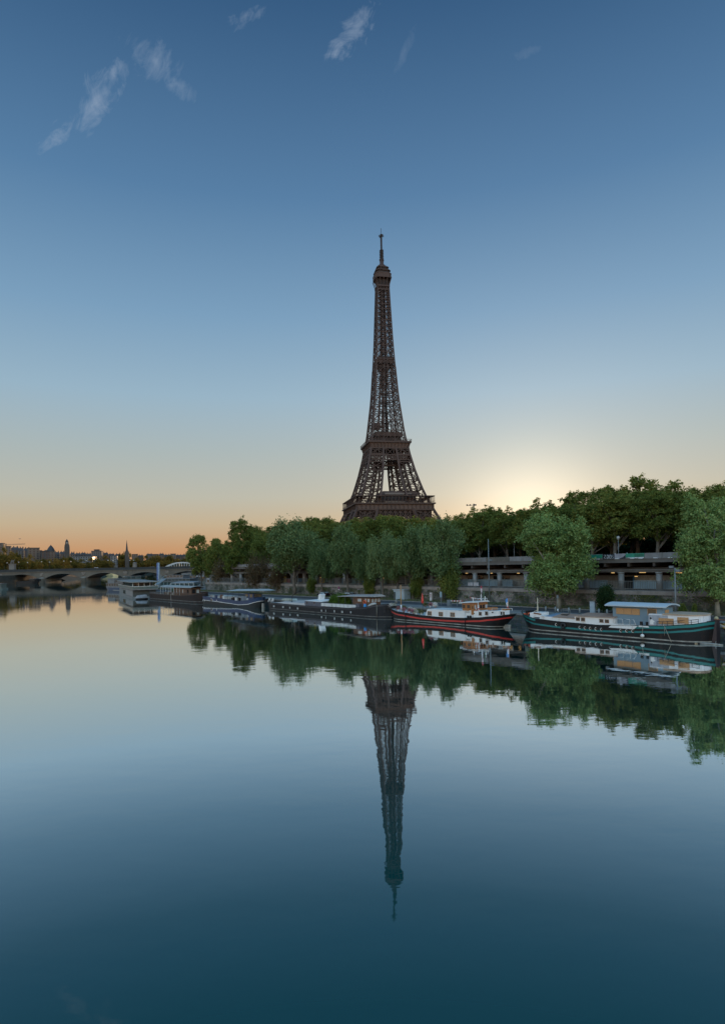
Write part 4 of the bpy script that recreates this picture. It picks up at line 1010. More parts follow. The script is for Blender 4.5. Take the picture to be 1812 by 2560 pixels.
# ------------------------------------------------------------------ barges
class Boat:
    def __init__(s, name, t0, t1, nc, B, label, cat='barge', group=None, yaw=0.0, loc=None, rz=None):
        s.L = t1 - t0; s.B = B; s.t0 = t0; s.nc = nc
        s.r = empty(name, loc if loc is not None else Q(t0, nc, 0), QA + yaw if rz is None else rz, label, cat, group)
    def at(s, px, py, dn=None):
        """photograph pixel -> local x, z on the plane dn metres from the boat's centre line"""
        t, z = on_quay(px, py, s.nc + (-s.B / 2 if dn is None else dn)); return t - s.t0, z
    def hull(s, sheer, lend, rend, rows, bands, mats, deck, N=46, dz=0.12):
        L, B = s.L, s.B
        ss = [0.5 - 0.5 * math.cos(math.pi * i / N) for i in range(N + 1)]
        def half(q, low):
            f = 1.0
            for u, (a, e, k, rk) in ((q, lend), (1 - q, rend)):
                if u < a: f = min(f, e + (1 - e) * (1 - (1 - u / a) ** k))
            return B / 2 * f
        near = []; R = len(rows)
        for q in ss:
            sh = sheer(q); zs = []; prev = 1e9
            for kd, v in rows:
                z = sh - v if kd == 's' else v
                z = min(z, prev - 0.012); zs.append(z); prev = z
            col = []
            for z in zs:
                d = max(0, (sh - z) / max(sh, .1)); x = q * L
                if q < lend[0]: x += lend[3] * d * (1 - q / lend[0]) ** 1.5
                if 1 - q < rend[0]: x -= rend[3] * d * (1 - (1 - q) / rend[0]) ** 1.5
                col.append((x, half(q, d) * (1 - 0.04 * d), z))
            near.append(col)
        s.ss = ss; s.near = near
        mb = MB()
        for col in near:
            for x, h, z in col: mb.v.append((x, -h, z))
        b2 = len(mb.v)
        for col in near:
            for x, h, z in col: mb.v.append((x, h, z))
        for i in range(N):
            for j in range(R - 1):
                m = bands[j](ss[i]) if callable(bands[j]) else bands[j]
                a = i * R + j
                mb.f.append([a, a + 1, a + R + 1, a + R]); mb.mi.append(m); mb.sm.append(True)
                mb.f.append([b2 + a, b2 + a + R, b2 + a + R + 1, b2 + a + 1]); mb.mi.append(m); mb.sm.append(True)
        for i in (0, N):
            for j in range(R - 1):
                m = bands[j](ss[i]) if callable(bands[j]) else bands[j]; a = i * R + j
                f = [a, b2 + a, b2 + a + 1, a + 1]; mb.f.append(f if i == 0 else f[::-1]); mb.mi.append(m); mb.sm.append(False)
        h = mb.build('hull', mats, s.r)
        mb = MB()
        for i in range(N):
            c0, c1 = near[i][0], near[i + 1][0]; k = .985
            mb.add([(c0[0], -c0[1] * k, c0[2] - dz), (c1[0], -c1[1] * k, c1[2] - dz), (c1[0], c1[1] * k, c1[2] - dz), (c0[0], c0[1] * k, c0[2] - dz)], [(0, 1, 2, 3)])
        mb.build('deck', deck, s.r)
        mb = MB(); pts = [(c[0][0], -c[0][1], c[0][2]) for c in near]
        mb.tube(pts, .05, 5); mb.tube([(x, -y, z) for x, y, z in pts], .05, 5); mb.build('gunwale', mats[0], s.r)
        return h
    def side(s, x):
        """half breadth and sheer at local x"""
        q = x / s.L; i = min(range(len(s.ss)), key=lambda k: abs(s.ss[k] - q)); return s.near[i][0][1], s.near[i][0][2]
    def cabin(s, name, x0, x1, hy, z0, z1, m, slope=(0, 0), parent=None, dz=0.0):
        """walls; slope: how far the ends lean inwards at the top; dz: right end higher"""
        mb = MB(); mb.hexa([(x0, -hy, z0), (x1, -hy, z0), (x1, hy, z0), (x0, hy, z0), (x0 + slope[0], -hy, z1), (x1 - slope[1], -hy, z1 + dz), (x1 - slope[1], hy, z1 + dz), (x0 + slope[0], hy, z1)])
        return mb.build(name, m, parent or s.r)
    def window(s, x, z, w, h, y, fm, pm, parent=None, bar=False, pane='pane'):
        mb = MB(); mb.box(x - w / 2, x + w / 2, y - .05, y, z - h / 2, z + h / 2); f = mb.build('window', fm, parent or s.r)
        b = .07 if w > .5 else .04
        mb = MB()
        if bar:
            mb.box(x - w / 2 + b, x - b / 2, y - .075, y - .052, z - h / 2 + b, z + h / 2 - b); mb.box(x + b / 2, x + w / 2 - b, y - .075, y - .052, z - h / 2 + b, z + h / 2 - b)
        else: mb.box(x - w / 2 + b, x + w / 2 - b, y - .075, y - .052, z - h / 2 + b, z + h / 2 - b)
        mb.build(pane, pm, f); return f
    def rail(s, pts, h, m, every=1.5, name='railing', mid=True, th=.03):
        mb = MB(); up = [Vector(p) + Vector((0, 0, h)) for p in pts]
        mb.tube(up, th, 5)
        if mid: mb.tube([Vector(p) + Vector((0, 0, h * .5)) for p in pts], th * .7, 5)
        for a, b in zip(pts, pts[1:]):
            a, b = Vector(a), Vector(b); k = max(1, int((b - a).length / every))
            for i in range(k): p = a.lerp(b, i / k); mb.bar(p, p + Vector((0, 0, h)), th * 1.5)
        p = Vector(pts[-1]); mb.bar(p, p + Vector((0, 0, h)), th * 1.5)
        return mb.build(name, m, s.r)
    def part(s, name, mb, m, parent=None, label=None): return mb.build(name, m, parent or s.r, label=label)

hull_black = mat('hull_black', (0.006, 0.0065, 0.008), 0.5, (0.012, 0.010, 0.010), 0.9, spec=0.25, dirt=((0.04, 0.024, 0.018), 0.8, 0.52, 0.78))
hull_teal = mat('hull_teal', (0.005, 0.17, 0.17), 0.4, (0.006, 0.12, 0.12), 0.6)
waterline = mat('waterline_pale', (0.34, 0.34, 0.31), 0.8, (0.14, 0.13, 0.12), 0.9)
white_worn = mat('white_worn', (0.74, 0.74, 0.74), 0.5, (0.62, 0.62, 0.61), 0.4, dirt=((0.30, 0.19, 0.11), 1.1, 0.54, 0.80))
white_clean = mat('white_paint', (0.72, 0.72, 0.71), 0.45, (0.62, 0.62, 0.61), 0.5, dirt=((0.42, 0.38, 0.32), 1.3, 0.58, 0.85))
white_patch = mat('white_patchy', (0.74, 0.75, 0.77), 0.5, (0.66, 0.67, 0.70), 0.8, dirt=((0.30, 0.32, 0.36), 1.6, 0.54, 0.66))
grey_patch = mat('grey_patchy', (0.36, 0.38, 0.42), 0.7, (0.26, 0.28, 0.32), 2.0, dirt=((0.58, 0.6, 0.64), 2.5, 0.56, 0.7))
ply_rust = mat('roof_plywood', (0.34, 0.22, 0.16), 0.85, (0.25, 0.15, 0.11), 0.5, dirt=((0.42, 0.34, 0.28), 0.8, 0.56, 0.8))
osb = mat('osb_board', (0.52, 0.29, 0.13), 0.8, (0.36, 0.19, 0.085), 9.0, detail=8)
bluegrey_p = mat('wheelhouse_blue_grey', (0.155, 0.225, 0.275), 0.6, (0.135, 0.20, 0.25), 0.6)
roof_pale = mat('roof_pale_metal', (0.46, 0.52, 0.56), 0.6, (0.40, 0.46, 0.50), 0.5)
pane_dark = mat('window_dark', (0.02, 0.022, 0.026), 0.08)
pane_curtain = mat('window_curtain', (0.42, 0.46, 0.47), 0.25, (0.30, 0.34, 0.36), 3.0)
wood_var = mat('varnished_wood', (0.36, 0.15, 0.045), 0.4, (0.26, 0.10, 0.03), 1.5, stretch=(1, 1, 6))
wood_dark = mat('dark_wood', (0.13, 0.065, 0.035), 0.6, (0.075, 0.04, 0.024), 1.5, stretch=(6, 6, 1))
rail_white = mat('rail_white', (0.72, 0.72, 0.70), 0.4); rail_dark = mat('rail_dark', (0.045, 0.045, 0.05), 0.5)
deck_grey = mat('deck_grey', (0.30, 0.29, 0.28), 0.8, (0.22, 0.21, 0.20), 0.7); rope = mat('rope', (0.42, 0.38, 0.30), 0.9)
rust_m = mat('rust_brown', (0.20, 0.09, 0.05), 0.85, (0.12, 0.06, 0.04), 1.0); orange = mat('lifebuoy_orange', (0.75, 0.14, 0.05), 0.5); red_p = mat('red_paint', (0.55, 0.045, 0.03), 0.4, (0.45, 0.03, 0.025), 0.6)

def smoothcurve(pts):
    def f(q):
        for (a, va), (b, vb) in zip(pts, pts[1:]):
            if q <= b:
                u = (q - a) / (b - a); u = u * u * (3 - 2 * u) * .5 + u * .5; return va + (vb - va) * u
        return pts[-1][1]
    return f

def teal_barge():
    b = Boat('barge', -63.6, -33.2, 85.4, 5.4, 'black barge with teal stripes and a blue-grey wheelhouse with boarded windows'); A = b.at
    sh = smoothcurve([(0, 2.75), (.06, 2.35), (.14, 2.02), (.3, 1.78), (.5, 1.66), (.62, 1.82), (.8, 2.1), (.92, 2.5), (1, 2.95)])
    b.hull(sh, (.2, .05, 2.2, 1.5), (.16, .16, 2.6, .5), [('s', 0), ('s', .42), ('s', .74), ('s', 1.0), ('z', .34), ('z', .17), ('z', -.8)],
           [lambda q: 1 if (q < .13 or q > .6) else 0, 0, 1, 0, 2, 0], [hull_black, hull_teal, waterline], deck_grey, N=60)
    hw = 2.15
    # long white coaming and cabins
    x0, x1 = A(1340, 1540)[0], A(1430, 1545)[0]; x2 = A(1531, 1550)[0]
    c = b.cabin('hold_coaming', x0, x1, hw, 1.5, 2.42, white_worn, (.3, 0), dz=-.1)
    mb = MB(); mb.hexa([(x0 + 2.6, -hw - .1, 2.36), (x1 + .1, -hw - .1, 2.30), (x1 + .1, hw + .1, 2.3), (x0 + 2.6, hw + .1, 2.4), (x0 + 2.6, -hw - .1, 2.42), (x1 + .1, -hw - .1, 2.36), (x1 + .1, .4, 2.75), (x0 + 2.6, .4, 2.82)]); b.part('hatch_cover', mb, ply_rust)
    mb = MB(); mb.box(x0 + 3.2, x0 + 4.3, -.9, .2, 2.6, 2.72); b.part('hatch', mb, hull_black)
    mb = MB(); mb.hexa([(x0 + 1.1, -hw + .1, 2.42), (x0 + 2.5, -hw + .1, 2.42), (x0 + 2.5, .8, 2.42), (x0 + 1.1, .8, 2.42), (x0 + 1.3, -hw + .3, 2.5), (x0 + 2.4, -hw + .3, 2.5), (x0 + 2.4, .6, 2.75), (x0 + 1.3, .6, 2.75)]); b.part('skylight', mb, mat('skylight_blue', (.20, .30, .42), .3))
    c = b.cabin('forward_cabin', x1, x2, hw, 1.45, 2.72, white_worn, dz=.05)
    mb = MB(); mb.hexa([(x1 - .15, -hw - .18, 2.70), (x2, -hw - .18, 2.76), (x2, hw + .18, 2.76), (x1 - .15, hw + .18, 2.7), (x1 + .3, -hw - .1, 2.78), (x2, -hw - .1, 2.84), (x2, .2, 3.2), (x1 + .8, .2, 3.15)]); b.part('cabin_roof', mb, ply_rust, c)
    for px, py in ((1443.5, 1547.5), (1456.5, 1548.5), (1502.5, 1552), (1516, 1553)):
        x, z = A(px, py, -hw); b.window(x, z, .62, .5, -hw, rust_m, pane_dark, c)
    # wheelhouse
    x2 = A(1531, 1550, -1.5)[0]; x3 = A(1655, 1530, -1.5)[0]; c = b.cabin('wheelhouse', x2, x3, 1.5, 1.6, 4.42, bluegrey_p, (0, 0))
    mb = MB(); X0, X1 = x2 - .9, x3 + .7; n = 14; prof = []
    for i in range(n + 1):
        y = -2.1 + 4.2 * i / n; prof.append((y, 4.44 + .34 * (1 - (y / 2.1) ** 2)))
    for i in range(n):
        (ya, za), (yb, zb) = prof[i], prof[i + 1]; mb.hexa([(X0, ya, za), (X1, ya, za + .02), (X1, yb, zb + .02), (X0, yb, zb), (X0, ya, za + .16), (X1, ya, za + .18), (X1, yb, zb + .18), (X0, yb, zb + .16)])
    b.part('wheelhouse_roof', mb, roof_pale, c)
    for px, py, w, h in ((1549, 1527.5, 1.25, .85), (1568.5, 1528.5, 1.22, .85), (1588.5, 1529.5, 1.22, .85)):
        x, z = A(px, py, -1.5); w -= .12; mb = MB(); mb.box(x - w / 2, x + w / 2, -1.56, -1.5, z - h / 2, z + h / 2); f = b.part('window_board', mb, osb, c)
    mb = MB(); mb.box(x3, x3 + .06, -.85, .25, 3.1, 4.1); b.part('window_board', mb, osb, c)
    x, z = A(1629, 1530.5, -1.5); b.window(x, z, 1.25, .92, -1.5, osb, mat('brown_glass', (.07, .05, .03), .15), c)
    # stern cabin, rounded end
    xa, xb = A(1617, 1545)[0], A(1748, 1540)[0]; out = []
    for i in range(13):
        a = -math.pi / 2 + math.pi * i / 12; out.append((xb - 2.0 + 2.0 * math.cos(a), 2.35 * math.sin(a)))
    poly = [(xa, -2.35)] + out + [(xa, 2.35)]
    mb = MB(); mb.prism(poly, 1.8, 3.62); c = b.part('stern_cabin', mb, white_patch)
    mb = MB(); mb.prism([(xa + 1.9, -2.5)] + [(x + .1, y * 1.06) for x, y in out] + [(xa + 1.9, 2.5)], 3.62, 3.74); b.part('cabin_roof', mb, mat('roof_bare_wood', (.46, .34, .24), .8, (.36, .25, .18), .8), c)
    mb = MB(); mb.box(xa - .02, xa + 2.6, -2.375, -2.3, 1.95, 3.5); w = b.part('grey_panel', mb, grey_patch, c)
    for px, py, wd, h in ((1664, 1553, 1.95, .78), (1706, 1551, 1.4, .8)):
        x, z = A(px, py, -2.35); mb = MB(); mb.box(x - wd / 2, x + wd / 2, -2.42, -2.35, z - h / 2, z + h / 2); b.part('window_board', mb, osb, c)
    # painted figure on the grey panel
    mx, mz = A(1628.5, 1555, -2.38); y = -2.39; mb = MB()
    mb.add([(mx - .28, y, mz - .32), (mx + .22, y, mz - .34), (mx + .2, y, mz - .02), (mx + .38, y, mz + .06), (mx + .32, y, mz + .14), (mx + .02, y, mz + .36), (mx - .14, y, mz + .36), (mx - .26, y, mz + .12)], [tuple(range(8))], 0)
    mb.add([(mx - .24, y, mz - .72), (mx - .02, y, mz - .72), (mx - .04, y, mz - .4), (mx - .26, y, mz - .4)], [(0, 1, 2, 3)], 2); mb.add([(mx + .06, y, mz - .66), (mx + .22, y, mz - .68), (mx + .2, y, mz - .4), (mx + .04, y, mz - .4)], [(0, 1, 2, 3)], 2)
    mb.add([(mx - .16 + .13 * math.cos(a), y, mz + .5 + .15 * math.sin(a)) for a in [i * .7854 for i in range(8)]], [tuple(range(8))], 1)
    b.part('painted_figure', mb, [white_clean, hull_black, mat('mural_pink', (.62, .5, .52), .6)], c)
    # white bulwark by the wheelhouse and its railing
    xa2, xb2 = A(1520, 1566)[0], A(1594, 1566)[0]; yb = -b.B / 2 - .03
    mb = MB(); mb.prism_xz([(xa2, 1.42), (xb2 - .6, 1.42), (xb2, 1.95), (xa2 + .6, 1.95)], yb, yb + .1); b.part('white_bulwark', mb, white_worn)
    mb = MB(); xq = A(1594, 1560)[0]; mb.prism_xz([(xq + .05, 1.78), (xq + 1.5, 1.78), (xq + 1.4, 2.02), (xq + .05, 2.02)], yb, yb + .1); b.part('white_bulwark', mb, white_worn)
    xr0, xr1 = A(1533, 1550)[0], A(1588, 1550)[0]; mb = MB()
    for xs, xe, sl in ((xr0, xr0 + 1.25, 0), (xr0 + 1.4, xr0 + 2.3, 0), (xr0 + 2.45, xr1, .35)):
        mb.tube([(xs, yb + .1, 1.95), (xs, yb + .1, 2.72), (xe - sl, yb + .1, 2.72), (xe, yb + .1, 1.95)], .03, 6); mb.bar((xs, yb + .1, 2.05), (xe - sl * .2, yb + .1, 2.05), .04)
    b.part('railing', mb, rail_white)
    # stern post and rudder head
    mb = MB(); xe = b.L; mb.prism_xz([(xe - 1.2, -.3), (xe + .05, -.3), (xe + .05, 3.0), (xe - 1.2, 2.85)], -.55, .55); b.part('rudder_trunk', mb, mat('hull_red_black', (.035, .018, .02), .5))
    mb = MB(); mb.bar((xe - .4, 0, 3.1), (xe + 1.3, -.3, 3.12), .1); b.part('tiller', mb, rust_m)
    b.rail([(x, -b.side(x)[0] + .1, b.side(x)[1] - .05) for x in np.linspace(A(1640, 1560)[0], xe - 1.6, 8)], .62, rail_dark, 1.6)
    # portholes; the light on each rim's left side is modelled as a white arc
    for px, py in ((1390, 1561.5), (1449, 1568.5), (1462, 1570), (1475, 1571), (1489, 1572), (1503, 1573.5), (1551, 1576.5), (1566, 1577), (1581, 1577.5)):
        x, z = A(px, py); hy = b.side(x)[0]; mb = MB(); mb.ring((x, -hy - .01, z), .21, .032, 'y', 85, 285, 14, 5, 0); mb.tube([(x, -hy - .02, z), (x, -hy + .05, z)], .19, 14, 1); b.part('porthole', mb, [white_clean, pane_dark])
    x, z = A(1408, 1564); hy = b.side(x)[0]; mb = MB(); mb.ring((x, -hy - .16, z), .34, .14, 'y', n=18, m=8); b.part('tyre_fender', mb, mat('rubber', (.02, .02, .022)))
    x, z = A(1607, 1589); hy = b.side(x)[0]; mb = MB(); mb.lathe([(.02, z - .26), (.2, z - .18), (.27, z), (.2, z + .18), (.02, z + .26)], x, -hy - .28, 12); b.part('ball_fender', mb, white_worn)
    mb = MB(); mb.tube([(x, -hy - .28, z + .2), (x, -hy - .1, 1.9)], .025, 5); x2_, z2_ = A(1660, 1565); x3_, _ = A(1681, 1596); mb.tube([(x2_, -b.side(x2_)[0] - .02, 2.1), (x3_, -b.side(x3_)[0] - .5, .1)], .025, 5); mb.tube([(x2_, -b.side(x2_)[0] - .02, 2.1), (x2_, -b.side(x2_)[0] - .05, .9)], .02, 5); b.part('mooring_rope', mb, rope)
    # bow gear
    x, z = A(1343, 1520, 0); mb = MB(); mb.tube([(x, 0, 2.2), (x, 0, 5.15)], [.09, .05], 8); mb.bar((x - .5, -.4, 2.9), (x, 0, 3.1), .06); b.part('mast', mb, mat('mast_cream', (.66, .58, .42), .5))
    mb = MB(); mb.box(x - .3, x + 1.4, -1.2, 1.0, 2.1, 2.85); mb.box(x - .45, x + .1, -1.5, -.9, 2.0, 2.8); c = b.part('bow_locker', mb, white_worn); mb = MB(); mb.hexa([(x + .1, -1.25, 2.62), (x + 1.5, -1.25, 2.5), (x + 1.5, -1.19, 2.5), (x + .1, -1.19, 2.62), (x + .1, -1.25, 2.84), (x + 1.5, -1.25, 2.7), (x + 1.5, -1.19, 2.7), (x + .1, -1.19, 2.84)]); b.part('brown_flap', mb, rust_m, c)
    rnd = random.Random(5); mb = MB(); xb_ = x - 1.2
    mb.tube([(xb_ - .2, -.6, 2.7), (xb_ - .2, .6, 2.7)], .34, 12); mb.box(xb_ - .7, xb_ + .5, -.7, -.55, 2.2, 3.0); mb.box(xb_ - .7, xb_ + .5, .55, .7, 2.2, 3.0); mb.ring((xb_ + .2, -.8, 2.7), .32, .08, 'y'); b.part('anchor_winch', mb, hull_black)
    mb = MB(); mb.ring((xb_ + .3, -.95, 2.35), .32, .09, 'y', 0, 180); mb.box(xb_ - .9, xb_ - .5, -.9, -.5, 2.2, 2.6); b.part('orange_gear', mb, orange)
    b.rail([(.35, -.35, 2.75), (1.2, -1.35, 2.55), (2.2, -1.95, 2.4)], .55, rail_dark, .6)
    mb = MB(); mb.box(A(1607, 1550)[0] - .6, A(1607, 1550)[0] - .3, -2.5, -2.25, 2.0, 2.5); mb.box(A(1607, 1550)[0] + .2, A(1607, 1550)[0] + .5, -2.5, -2.25, 2.0, 2.5); b.part('deck_bollard', mb, hull_black)
teal_barge()

def red_barge():
    b = Boat('barge', -95.2, -63.9, 84.2, 4.8, 'white and black barge with a red stripe, wooden wheelhouse and French flag'); A = b.at
    sh = smoothcurve([(0, 2.35), (.06, 2.1), (.16, 1.74), (.35, 1.36), (.52, 1.26), (.68, 1.36), (.8, 1.62), (.9, 1.98), (1, 2.4)])
    b.hull(sh, (.2, .06, 2.2, 1.3), (.2, .12, 2.3, 2.6), [('s', 0), ('s', .46), ('s', .74), ('z', .3), ('z', .14), ('z', -.8)], [0, 1, 0, 2, 0], [hull_black, red_p, waterline], white_clean, N=60)
    xa, xb = A(1058, 1530)[0], A(1156, 1530)[0]
    mb = MB(); poly = [(xa, 1.2), (xb, 1.2), (xb, 2.45), (xb - .1, 2.62), (xa + .75, 2.58), (xa + .5, 2.45)]; mb.prism_xz(poly, -1.95, 1.95); c = b.part('main_cabin', mb, white_clean)
    for px, py in ((1073.5, 1533.3), (1101.5, 1535.2), (1130.8, 1536.6)):
        x, z = A(px, py, -1.95); b.window(x, z, 1.08, .78, -1.95, wood_var, mat('pane_grey', (.14, .14, .13), .12, (.05, .05, .05), 1.5), c, bar=True)
    # wheelhouse
    x1, x2, x3 = A(1156, 1530, -1.5)[0], A(1178, 1530, -1.5)[0], A(1191, 1530, -1.5)[0]
    lo = b.cabin('wheelhouse_base', x1, x3, 1.56, 1.2, 2.72, white_clean)
    up = b.cabin('wheelhouse', x1 - .05, x3 - .05, 1.5, 2.72, 3.9, wood_var, (-.05, -.02), dz=.25)
    mb = MB(); mb.hexa([(x1 - .6, -1.8, 3.9), (x3 + .25, -1.8, 4.16), (x3 + .25, 1.8, 4.16), (x1 - .6, 1.8, 3.9), (x1 - .6, -1.8, 4.04), (x3 + .25, -1.8, 4.3), (x3 + .25, 1.2, 4.42), (x1 - .6, 1.2, 4.12)]); b.part('wheelhouse_roof', mb, white_clean)
    for px, py, w in ((1159.5, 1514, .7), (1171, 1513.5, .8), (1188, 1513, .36)):
        x, z = A(px, py, -1.5); b.window(x, 3.38, w, .72, -1.5, wood_var, pane_curtain if px in (1159, 1197, 1213, 1188) else pane_dark, up)
    for i in range(4):
        y = -1.1 + i * .72; mb = MB(); mb.box(x3 - .05, x3 + .01, y - .3, y + .3, 3.0, 3.75); f = b.part('window', mb, wood_var, up); mb = MB(); mb.box(x3 + .012, x3 + .03, y - .24, y + .24, 3.06, 3.69); b.part('pane', mb, pane_curtain if i % 3 == 0 else pane_dark, f)
    x, z = A(1181.5, 1522, -1.55); mb = MB(); mb.box(x - .32, x + .32, -1.64, -1.5, 2.0, 3.82); d = b.part('door', mb, wood_var, up); mb = MB(); mb.prism_xz([(x - .12, 3.1), (x, 2.95), (x + .12, 3.1), (x + .1, 3.4), (x, 3.62), (x - .1, 3.4)], -1.66, -1.645); b.part('pane', mb, pane_dark, d)
    x, z = A(1164.5, 1524.5, -1.56); mb = MB(); mb.box(x - .75, x + .75, -1.62, -1.56, z - .14, z + .14); b.part('name_board', mb, wood_var, lo)
    # lettering under the board
    fc = bpy.data.curves.new('lettering', 'FONT'); fc.body = 'PETITBATO'; fc.size = .36; fc.extrude = .008; fc.align_x = 'CENTER'; fo = bpy.data.objects.new('lettering', fc); COL.objects.link(fo); fo.location = (x, -1.575, z - .5); fo.rotation_euler = (math.pi / 2, 0, 0); me = bpy.data.meshes.new_from_object(fo.evaluated_get(bpy.context.evaluated_depsgraph_get())); me.materials.clear(); me.materials.append(hull_black); bpy.data.objects.remove(fo); fm = bpy.data.objects.new('lettering', me); COL.objects.link(fm); fm.location = (x, -1.575, z - .5); fm.rotation_euler = (math.pi / 2, 0, 0); link_child(fm, lo)
    x, z = A(1190, 1519, -2.1); mb = MB()
    for i in range(8): mb.ring((x, -1.75, 2.95), .36, .085, 'y', i * 45, i * 45 + 45, 4, 6, i % 2)
    b.part('lifebuoy', mb, [mat('buoy_red', (.55, .06, .05)), white_clean])
    x, z = A(1191.5, 1512, -2.0); mb = MB(); mb.tube([(x, -1.72, 2.7), (x, -1.72, 4.2)], .05, 6); b.part('rail_post', mb, white_clean)
    # roof gear
    xr = A(1203, 1500, 0)[0]; mb = MB(); mb.tube([(xr - .9, -.8, 4.25), (xr - .9, -.8, 4.75), (xr + .7, -.8, 4.8), (xr + .7, -.8, 4.3)], .05, 6); mb.tube([(xr - .9, .6, 4.3), (xr - .9, .6, 4.75), (xr + .7, .6, 4.8), (xr + .7, .6, 4.3)], .05, 6)
    mb.bar((xr - 1.4, -.6, 4.2), (xr - 1.4, -.6, 4.95), .1); mb.bar((xr - .1, 0, 4.3), (xr - .1, 0, 5.5), .07); mb.bar((xr + 1.2, -.5, 4.3), (xr + 1.2, -.5, 5.2), .1); mb.bar((xr + 1.5, -.9, 4.3), (xr + 1.5, -.9, 4.8), .14); mb.bar((xr - .4, 0, 5.2), (xr + .2, 0, 5.2), .05); b.part('roof_rail', mb, white_clean)
    x, z = A(1199, 1490, 0); mb = MB(); mb.tube([(x, .4, 4.2), (x, .4, 6.6)], .035, 6, 0); mb.box(x - .12, x + .16, .37, .43, 5.9, 6.5, 0); mb.box(x - .14, x + .14, .36, .44, 6.5, 6.95, 1); b.part('signal_staff', mb, [mat('staff_pale', (.6, .5, .52)), mat('staff_red', (.35, .05, .08))])
    x, z = A(1207, 1490, 0); mb = MB(); mb.tube([(x, .2, 4.3), (x, .2, 6.3)], .03, 6); b.part('aerial', mb, mat('aerial_green', (.10, .28, .16)))
    # after cabin
    xc, xd = A(1180, 1535)[0], A(1238, 1535)[0]; mb = MB(); mb.hexa([(xc, -2.0, 1.2), (xd, -1.5, 1.75), (xd, 1.2, 1.75), (xc, 2.0, 1.2), (xc, -2.0, 2.62), (xd, -1.5, 2.92), (xd, 1.2, 2.92), (xc, 2.0, 2.62)]); c = b.part('after_cabin', mb, white_clean)
    for px, py in ((1199.5, 1534.2), (1215.3, 1533.2)):
        x, z = A(px, py, -1.95); b.window(x, z, .56, .62, -1.93, mat('frame_brown', (.16, .09, .06)), pane_dark, c)
    for px, py in ((1185.5, 1533.3), (1230.3, 1531)):
        x, z = A(px, py, -1.9); mb = MB(); mb.tube([(x, -2.0, z), (x, -1.8, z)], .11, 10); b.part('porthole', mb, pane_dark, c)
    mb = MB(); x0, x1_ = A(1250, 1530, -1)[0], A(1262, 1530, -1)[0]; mb.box(x0, x1_, -1.0, .2, 1.9, 3.0); c = b.part('stern_deckhouse', mb, white_clean)
    for px in (1253, 1259): x, z = A(px, 1530, -1.0); b.window(x, 2.5, .42, .62, -1.0, white_clean, pane_dark, c)
    mb = MB(); mb.box(x0 + .2, x0 + 1.0, -.9, .4, 3.0, 3.25); b.part('roof_box', mb, wood_var, c)
    mb = MB(); mb.box(A(1225, 1520, 0)[0], A(1236, 1520, 0)[0], -.8, .8, 2.9, 3.35); b.part('bench', mb, wood_var)
    b.rail([(A(1222, 1525)[0], -1.7, 2.8), (A(1268, 1525)[0], -1.2, 3.0)], .42, rail_white, 1.6, mid=False)
    # flag
    x, z = A(1270, 1530, 0); mb = MB(); mb.tube([(x - .1, 0, 2.3), (x + .02, 0, 5.1)], .035, 6); f = b.part('flag_staff', mb, wood_var)
    mb = MB(); n = 8
    for k, (f0, f1) in enumerate(((0, .38), (.38, .82), (.82, 1))):
        for i in range(n):
            u0, u1 = i / n, (i + 1) / n
            def P(u, v): d = v; return (x - .02 - .62 * (1 - d) ** .7 * u * (1 - .6 * d) - .12 * u * d, .10 * math.sin(u * 9 + d * 3), 5.05 - 1.75 * d - .35 * u * (1 - d))
            mb.add([P(u0, f0), P(u1, f0), P(u1, f1), P(u0, f1)], [(0, 1, 2, 3)], k, True)
    b.part('flag', mb, [mat('flag_blue', (.10, .28, .60)), mat('flag_white', (.75, .76, .8)), mat('flag_red', (.6, .1, .1))], f)
    # mast, rudder, small deck things
    x, z = A(1002, 1500, 0); mb = MB(); mb.tube([(x, 0, 1.6), (x, 0, 6.9)], [.12, .08], 8, 0); mb.tube([(x - .05, 0, 6.3), (x + .02, 0, 6.9)], .1, 6, 0); mb.tube([(x, 0, 1.6), (x, 0, 2.9)], [.2, .12], 8, 1); b.part('mast', mb, [mat('mast_brown', (.36, .20, .08), .5), white_clean])
    mb = MB(); mb.prism_xz([(b.L - 2.6, -.3), (b.L - 1.2, -.3), (b.L - 1.0, .55), (b.L - 2.3, .55)], -.12, .12); b.part('rudder', mb, waterline)
    for px, py in ((1078, 1547), (1100, 1552), (1160, 1560)): pass
    for px in (1014, 1163):
        x, z = A(px, 1545); hy, zz = b.side(x); mb = MB(); mb.tube([(x, -hy - .1, zz - .05), (x, -hy - .1, .15)], .07, 6); b.part('fender', mb, hull_black)
    for px, py in ((1166, 1541), (1172, 1541)): x, z = A(px, py); mb = MB(); mb.lathe([(.16, z - .25), (.2, z - .2), (.2, z + .1), (.08, z + .14)], x, -2.05, 10); b.part('deck_bollard', mb, hull_black)
    mb = MB(); mb.box(A(966, 1520, 0)[0] + .4, A(985, 1520, 0)[0], -.7, .7, 2.0, 2.6); mb.tube([(2.2, -.6, 2.4), (2.2, .6, 2.4)], .3, 10); b.part('anchor_winch', mb, hull_black)
    b.rail([(.6, -.5, 2.25), (2, -1.4, 2.05), (3.6, -1.9, 1.9)], .5, rail_dark, .7)
    return b
RB = red_barge()

